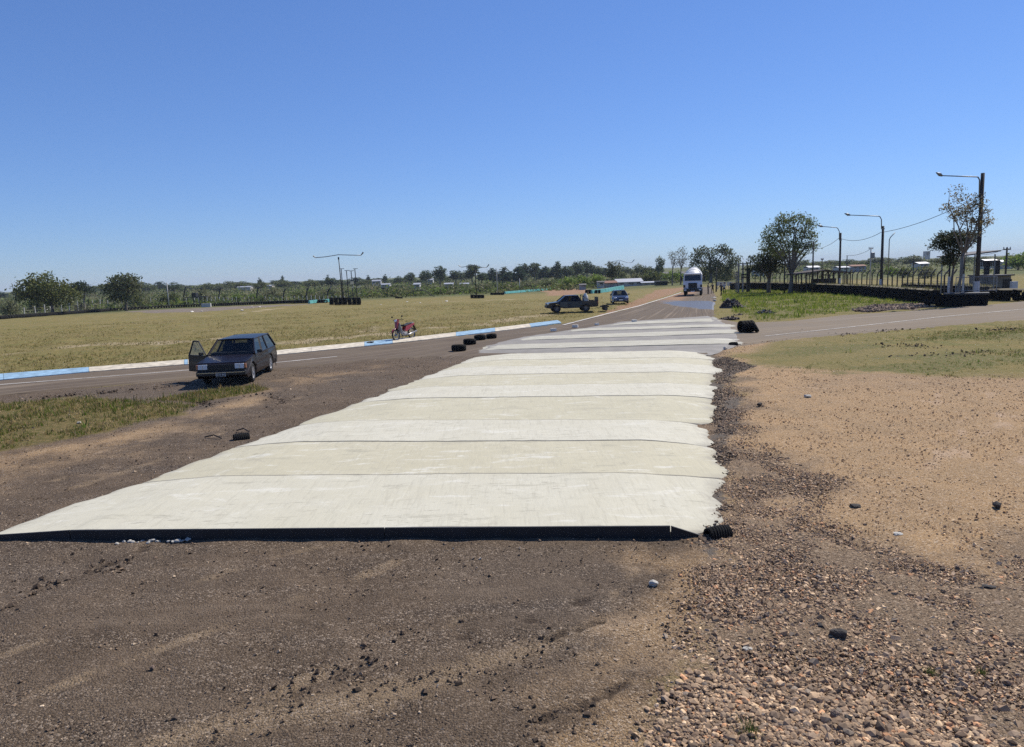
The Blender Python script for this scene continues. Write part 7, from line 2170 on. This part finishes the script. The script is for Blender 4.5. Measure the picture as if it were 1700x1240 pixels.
plain_pole(1302, 84, 425, 2.0, 'thin dark pole before the trunk of the tall gum tree')
plain_pole(1364, 110, 430, 1.5, 'thin pole behind the rusty shelter roof', cross=[(1, 4)])
plain_pole(1405, 105, 424, 1.5, 'thin dark pole right of the rusty shelter', cross=None)
plain_pole(1515, 85, 425, 1.6, 'thin dark pole left of the brown tree')
plain_pole(1598, 60, 418, 2.6, 'dark pole just left of the nearest lamp post', base=True)
plain_pole(1189, 100, 443, 2.2, 'dark pole with pale tip beside the group of people', mt=DARKP)
plain_pole(1574, 53.5, 430, 3.2, 'short thick pole with painted foot before the compact dark tree', base=True)
for px, tp, lab in [(571, 446, 'thin mast with small cross bar right of the T lamp, first of four'), (579.5, 449, 'thin mast with small cross bar right of the T lamp, second of four'), (587, 449.5, 'thin mast with small cross bar right of the T lamp, third of four'), (593.5, 446, 'thin mast with small cross bar right of the T lamp, fourth of four')]:
    d = 132
    p = place(px, d); k = d / FPX
    root = thing('floodlight_mast', p, lab, 'pole', group='thin masts right of the T lamp')
    H = at(px, tp, d).z - p.z
    MB().tube([(0, 0, -.1), (-.1, 0, H)], .075, 6).build('post', DARKP, root)
    MB().tube([(-4 * k, 0, H), (4 * k, 0, H)], .05, 5).build('cross_bar', LSTEEL, root)
# sign boards on the masts
for px, py, w, h, rot, lab in [(584, 469.5, 5.5, 5, 0, 'small pale square board hung on the thin masts'), (586, 476, 5, 2, .6, 'small white tilted board, left of a pair on the masts'), (596, 476, 6, 2, .5, 'small white tilted board, right of a pair on the masts'), (597, 487, 5, 1.6, 0, 'small pale board low on the masts')]:
    d = 131; q = at(px, py, d); k = d / FPX
    o = MB().box((0, 0, 0), (w * k, .06, h * k), (0, -rot, 0)).build('sign_board', mat('cream_board', (0.62, 0.58, 0.42), .7), loc=q)
    tag(o, lab, 'board')

def t_lamp(px, d, top_py, lx, ly, rx, ry, base_px, label, r_px=1.6):
    p = place(base_px, d); k = d / FPX
    root = thing('t_lamp', p, label, 'street lamp')
    def loc(x, y):
        q = at(x, y, d); return Vector((q.x - p.x, 0, q.z - p.z))
    tp = loc(px, top_py)
    MB().tube([(0, 0, -.2), tp * .5, tp], [r_px * k * .6, r_px * k * .5, r_px * k * .4], 8).build('post', DARKP, root, smooth=True)
    MB().tube([tp - Vector((0, 0, 4 * k)), tp], r_px * k * .75, 8).build('pole_cap', DARKP, root)
    arm = MB().tube([loc(lx + 4, ly), loc((lx + px) / 2, (ly + top_py) / 2 - 1), tp + Vector((0, 0, .35)), loc((rx + px) / 2, ry - 0.3), loc(rx - 4, ry)], [.055] * 5, 7).build('lamp_arm', LSTEEL, root, smooth=True)
    MB().tube([loc(lx + 4, ly), loc(lx, ly - 3)], [.06, .10], 7).build('lamp_head', LSTEEL, arm)
    MB().tube([loc(rx - 4, ry), loc(rx, ry - 5)], [.06, .12], 7).build('lamp_head', LSTEEL, arm)
t_lamp(564.5, 108, 427, 523, 428, 605.5, 424, 570, 'tall T-shaped double lamp with wide thin arms on the field')
t_lamp(789, 140, 443.5, 762, 443.5, 812, 444, 791, 'second T-shaped lamp farther off over the field', 1.5)
plain_pole(826, 150, 447, 1.1, 'pale thin mast right of the second T lamp', mt=POSTC)
plain_pole(281, 165, 469, 1.6, 'pale thin pole behind the left field fence', mt=POSTC)
plain_pole(863, 190, 462, 1.3, 'thin pale pole before the pine grove', mt=POSTC)
t_lamp(1027, 200, 434, 1010, 436, 1052, 436, 1027, 'far T-shaped lamp above the white shed', 1.0)
p = place(1474, 120); kx = 120 / FPX
root = thing('street_lamp', p, 'slender curved lamp right of the second street lamp', 'street lamp')
hz = at(1474, 398, 120).z - p.z
MB().tube([(0, 0, -.1), (0, 0, hz), (2 * kx, 0, hz + 4 * kx), (9 * kx, 0, hz + 11 * kx)], .07, 6).build('post', LSTEEL, root, smooth=True)
# sagging wires between the lamps
CABLE = mat('black_cable', (0.02, 0.02, 0.02), .7)
def cable(a, b, sag, label):
    pts = []
    for i in range(17):
        t = i / 16
        q = a.lerp(b, t); q.z -= sag * 4 * t * (1 - t); pts.append(q)
    tag(MB().tube(pts, .022, 5).build('cable', CABLE), label, 'cable')
T1 = at(1617, 330, 51); T2 = at(1462, 386, 68); T3 = at(1393, 395, 80); T4 = at(1349, 414, 78)
cable(T1, T2, .35, 'thin sagging cable from the nearest lamp to the second')
cable(T2, T3, .5, 'thin sagging cable between second and third lamp')
cable(T3, T4, .3, 'thin sagging cable between third lamp and plain pole')
cable(at(1444, 414, 100), at(1405, 424, 105), .3, 'faint cable left of the transformer pole')
cable(at(1668, 413, 75), at(1620, 421, 90), .3, 'faint cable from the right edge pole')

# ------------------------------------------------------------------ buildings
HW = [mat('white_wall', (0.50, 0.48, 0.45), .85, var=.12), mat('cream_wall', (0.48, 0.42, 0.33), .85, var=.15), mat('grey_wall', (0.33, 0.33, 0.34), .85, var=.15)]
HR = [mat('zinc_roof', (0.42, 0.43, 0.45), .5, .3, var=.12), mat('tile_roof', (0.24, 0.12, 0.08), .85, var=.2), mat('dark_roof', (0.10, 0.095, 0.095), .8, var=.2)]
WINDOW = mat('house_window', (0.02, 0.025, 0.03), .15)
def house(px, py, d, wpx, hpx, wall, roof, label, name='house', roofh=.35, deep=5.0, windows=2, rz=0.0):
    p = place(px, d); k = d / FPX
    base = at(px, py, d)
    p = Vector((p.x, p.y, p.z + min(max(base.z - p.z, 0.0), 1.2)))
    W, H = wpx * k, hpx * k
    hw = H * (1 - roofh)
    g = float(Zt(p.x, p.y))
    root = thing(name, (p.x, p.y, g), label, 'building', rz=rz)
    z0 = p.z - g
    MB().box((0, deep / 2, (z0 + hw) / 2 - .15), (W, deep, z0 + hw + .3)).build('wall', HW[wall], root)
    b = z0 + hw
    e = .25
    MB().prism([(-e, b - .05), (deep / 2, b + H * roofh), (deep + e, b - .05), (deep + e, b + .1), (deep / 2, b + H * roofh + .15), (-e, b + .1)], -W / 2 - e, W / 2 + e).build('roof', HR[roof], root)
    for i in range(windows):
        x = -W / 2 + W * (i + .5) / max(windows, 1)
        w = MB().box((x, -.02, b - hw * .45), (min(1.2, W / windows * .45), .08, hw * .42)).build('window', WINDOW, root)
        MB().box((x, -.07, b - hw * .68), (min(1.3, W / windows * .5), .1, .08)).build('sill', HW[0], w)
    MB().box((W * .08, -.02, z0 + hw * .35), (.9, .06, hw * .7)).build('door', HR[2], root)
    return root
house(1046, 472.5, 190, 42, 9, 0, 0, 'long white shed with bright metal roof beyond the sedan', 'shed', .55, 7, 3)
house(1082, 472.5, 188, 32, 4.5, 1, 0, 'low cream shed joined right of the long white shed', 'shed', .3, 5, 2)
house(998, 473.5, 185, 10, 6, 0, 2, 'small white hut left of the dark shed', 'hut', .2, 3, 1)
house(1014, 473, 188, 20, 6, 2, 1, 'dark brown roofed shed left of the long white shed', 'shed', .5, 5, 1)
house(1125, 452, 240, 40, 9, 1, 2, 'long low building with pale roof band on the rise left of the truck', 'building', .3, 8, 4)
house(968, 476, 175, 9, 4, 2, 2, 'tiny dark cart shed at the edge of the far loop', 'shed', .4, 3, 1)
for i, (px, py, d, w, h, wl_, rf) in enumerate([(66, 497, 200, 10, 6, 0, 1), (405, 478, 420, 22, 4, 0, 0), (447, 474, 450, 10, 4, 1, 0), (640, 475, 330, 14, 5, 0, 0), (692, 476, 300, 10, 6, 0, 0), (745, 475, 310, 14, 5, 0, 0), (771, 475, 330, 14, 5, 0, 0), (715, 466, 420, 8, 6, 0, 0), (625, 466, 450, 14, 6, 2, 0), 
                                                (1265, 447, 260, 20, 8, 0, 2), (1352, 443, 260, 18, 7, 0, 0), (1402, 444, 250, 18, 5, 0, 0), (1426, 444, 260, 24, 6, 2, 1), (1534, 437, 250, 16, 7, 0, 0), (1648, 438, 230, 20, 9, 0, 0), (1673, 440, 220, 18, 8, 1, 0), ]):
    house(px, py, d, w, h, wl_, rf, f'small {["white", "cream", "grey"][wl_]} house with {["pale metal", "red tiled", "dark"][rf]} roof among far trees, {ordinal(i)} from the left', windows=2)
p = place(1538, 1100)
root = thing('apartment_tower', p, 'pale far tower block on the horizon left of the brown tree', 'building')
hz = at(1538, 417, 1100).z - p.z
MB().box((0, 0, hz / 2), (7, 7, hz)).build('wall', HW[2], root)
for j in range(5): MB().box((0, -3.55, hz * .55 + j * hz * .09), (5, .2, 1)).build('window', WINDOW, root)
# dark container and white wall panels left of the gate tower
p = place(1099, 170); k = 170 / FPX
root = thing('dark_container', p, 'dark green container beside the low cream shed', 'container')
hh_ = at(1099, 466.5, 170).z - p.z
MB().box((0, 1.2, hh_ / 2), (19 * k, 2.4, hh_)).build('container_body', mat('container_paint', (0.02, 0.028, 0.024), .7, var=.2), root, bevel=.03)
for j in range(9): MB().box((-9 * k + j * 2.2 * k, -.02, hh_ / 2), (.08, .05, hh_ * .9)).build('rib', DARKP, root)
for i, x in enumerate([1191, 1197, 1203, 1209.5, 1215]):
    d = 112; p = place(x, d); k = d / FPX
    o = MB().box((0, 0, .28 + .7), (5.4 * k, .08, .62)).box((0, .05, .35), (.08, .06, .7)).build('white_signboard', HW[0], loc=p)
    q = at(x, 471, d); o.location.z = q.z - .98
    tag(o, f'white panel in the row behind the people, {ordinal(i)} from the left', 'panel', 'white panels behind the people')
# low grey wall and open shelter beyond the barrier at right
p = place(1660, 64); k = 64 / FPX
root = thing('grey_hut', p, 'low weathered grey hut beyond the rubber barrier', 'building')
hh_ = at(1660, 458, 64).z - p.z
MB().box((0, 1.5, hh_ / 2), (34 * k, 3, hh_)).build('wall', mat('stained_plaster', (0.15, 0.145, 0.13), .9, var=.45, scale=.8), root)
MB().box((0, 1.4, hh_ + .06), (37 * k, 3.5, .12)).build('roof', HR[2], root)
MB().box((11 * k, -.01, hh_ * .5), (.8, .05, hh_ * .6)).build('door', DARKP, root)
p = place(1618, 58); k = 58 / FPX
root = thing('tin_canopy', p, 'thin tin canopy on steel posts behind the nearest lamp post', 'canopy')
zt_ = at(1618, 423, 58).z - p.z
for s in (-26, 30):
    for dy in (0, 2.5): MB().tube([(s * k, dy, -.1), (s * k, dy, zt_)], .05, 6).build('post', LSTEEL, root)
MB().hexa([(-30 * k, -.4, zt_ - .1), (34 * k, -.4, zt_ + .2), (34 * k, 3, zt_ + .2), (-30 * k, 3, zt_ - .1)], [(-30 * k, -.4, zt_), (34 * k, -.4, zt_ + .3), (34 * k, 3, zt_ + .3), (-30 * k, 3, zt_)]).build('roof', HR[2], root)
p = place(1640, 66)
root = thing('slatted_screen', p, 'dark slatted screen on two posts under the tin canopy', 'screen')
k = 66 / FPX; z0, z1 = at(1640, 442, 66).z - p.z, at(1640, 433, 66).z - p.z
for s in (-4, 13): MB().box((s * k, 0, z1 / 2), (.35, .3, z1)).build('post', DARKP, root)
for j in range(12): MB().box(((-18 + j * 2.8) * k, -.2, (z0 + z1) / 2), (1.6 * k, .05, z1 - z0)).build('slat', DARKP, root)
MB().box((-2 * k, -.15, z1), (34 * k, .06, .08)).build('rail', DARKP, root)
p = place(1696, 64)
o = MB().box((0, 0, .6), (.45, .3, 1.2)).build('painted_pillar', PAINTW, loc=place(1682, 58)); tag(o, 'white painted pillar stub right of the grey hut', 'pillar')
# dark viewing stand behind the left field fence
p = place(326, 170); k = 170 / FPX
root = thing('viewing_stand', p, 'small dark viewing stand behind the field fence', 'stand')
zz = at(326, 493, 170).z - p.z
MB().box((0, 1, zz), (34 * k, 2, .15)).build('deck', DARKP, root)
for s in (-14, -5, 5, 14): MB().tube([(s * k, .3, -.1), (s * k, .3, zz)], .08, 6).build('leg', DARKP, root)
MB().box((-.5, 1, zz + .5), (7 * k, 1.5, 1.0)).build('cabin', DARKP, root, bevel=.1)
o = MB().box((0, 0, .35), (1.9, .5, .8)).build('white_board', HW[0], loc=place(343, 150)); tag(o, 'white board leaning at the foot of the field fence', 'board')
for i, (px, py, w) in enumerate([(632, 505.5, 4), (698, 503, 4), (676, 501.5, 5), (418, 509, 5), (421, 511.5, 3), (319, 518, 9), (335, 517, 5), (402, 516, 9), (430, 510, 8), (741, 500.5, 8)]):
    lump('white_stone', px, py, w, .3, BRICK_PALE, f'whitewashed marker stone on the field, {ordinal(sorted([632, 698, 676, 418, 421, 319, 335, 402, 430, 741]).index(px))} from the left', 'stone', 110 + i)['group'] = 'whitewashed stones on the field'
# timing arch lying on the far loop
p = place(700, 160); k = 160 / FPX
root = thing('tubular_arch', p, 'dark low tubular arch on the far loop before the bushes', 'arch')
A1 = [(-27 * k, 0, .0), (-22 * k, 0, 7 * k), (-8 * k, 0, 10.5 * k), (8 * k, 0, 10 * k), (16 * k, 0, 2 * k), (22 * k, 0, 0)]
MB().tube(A1, .10, 6).build('arch_tube', DARKP, root, smooth=True)
for x in (-18, -10, -2, 6, 12): MB().tube([(x * k, 0, 0), (x * k, 0, 7.5 * k)], .03, 4).build('stay', DARKP, root)

# ------------------------------------------------------------------ the air
hb = MB().box((0, 0, 18), (11600, 11600, 48))
hm = bpy.data.materials.new('haze_air'); hm.use_nodes = True
hn = hm.node_tree.nodes
hn.remove(hn['Principled BSDF'])
hv = hn.new('ShaderNodeVolumePrincipled')
hv.inputs['Color'].default_value = (0.80, 0.90, 1.0, 1)
hv.inputs['Density'].default_value = 0.00015
hm.node_tree.links.new(hv.outputs[0], hn['Material Output'].inputs['Volume'])
ho = hb.build('haze', hm)
tag(ho, kind='stuff')
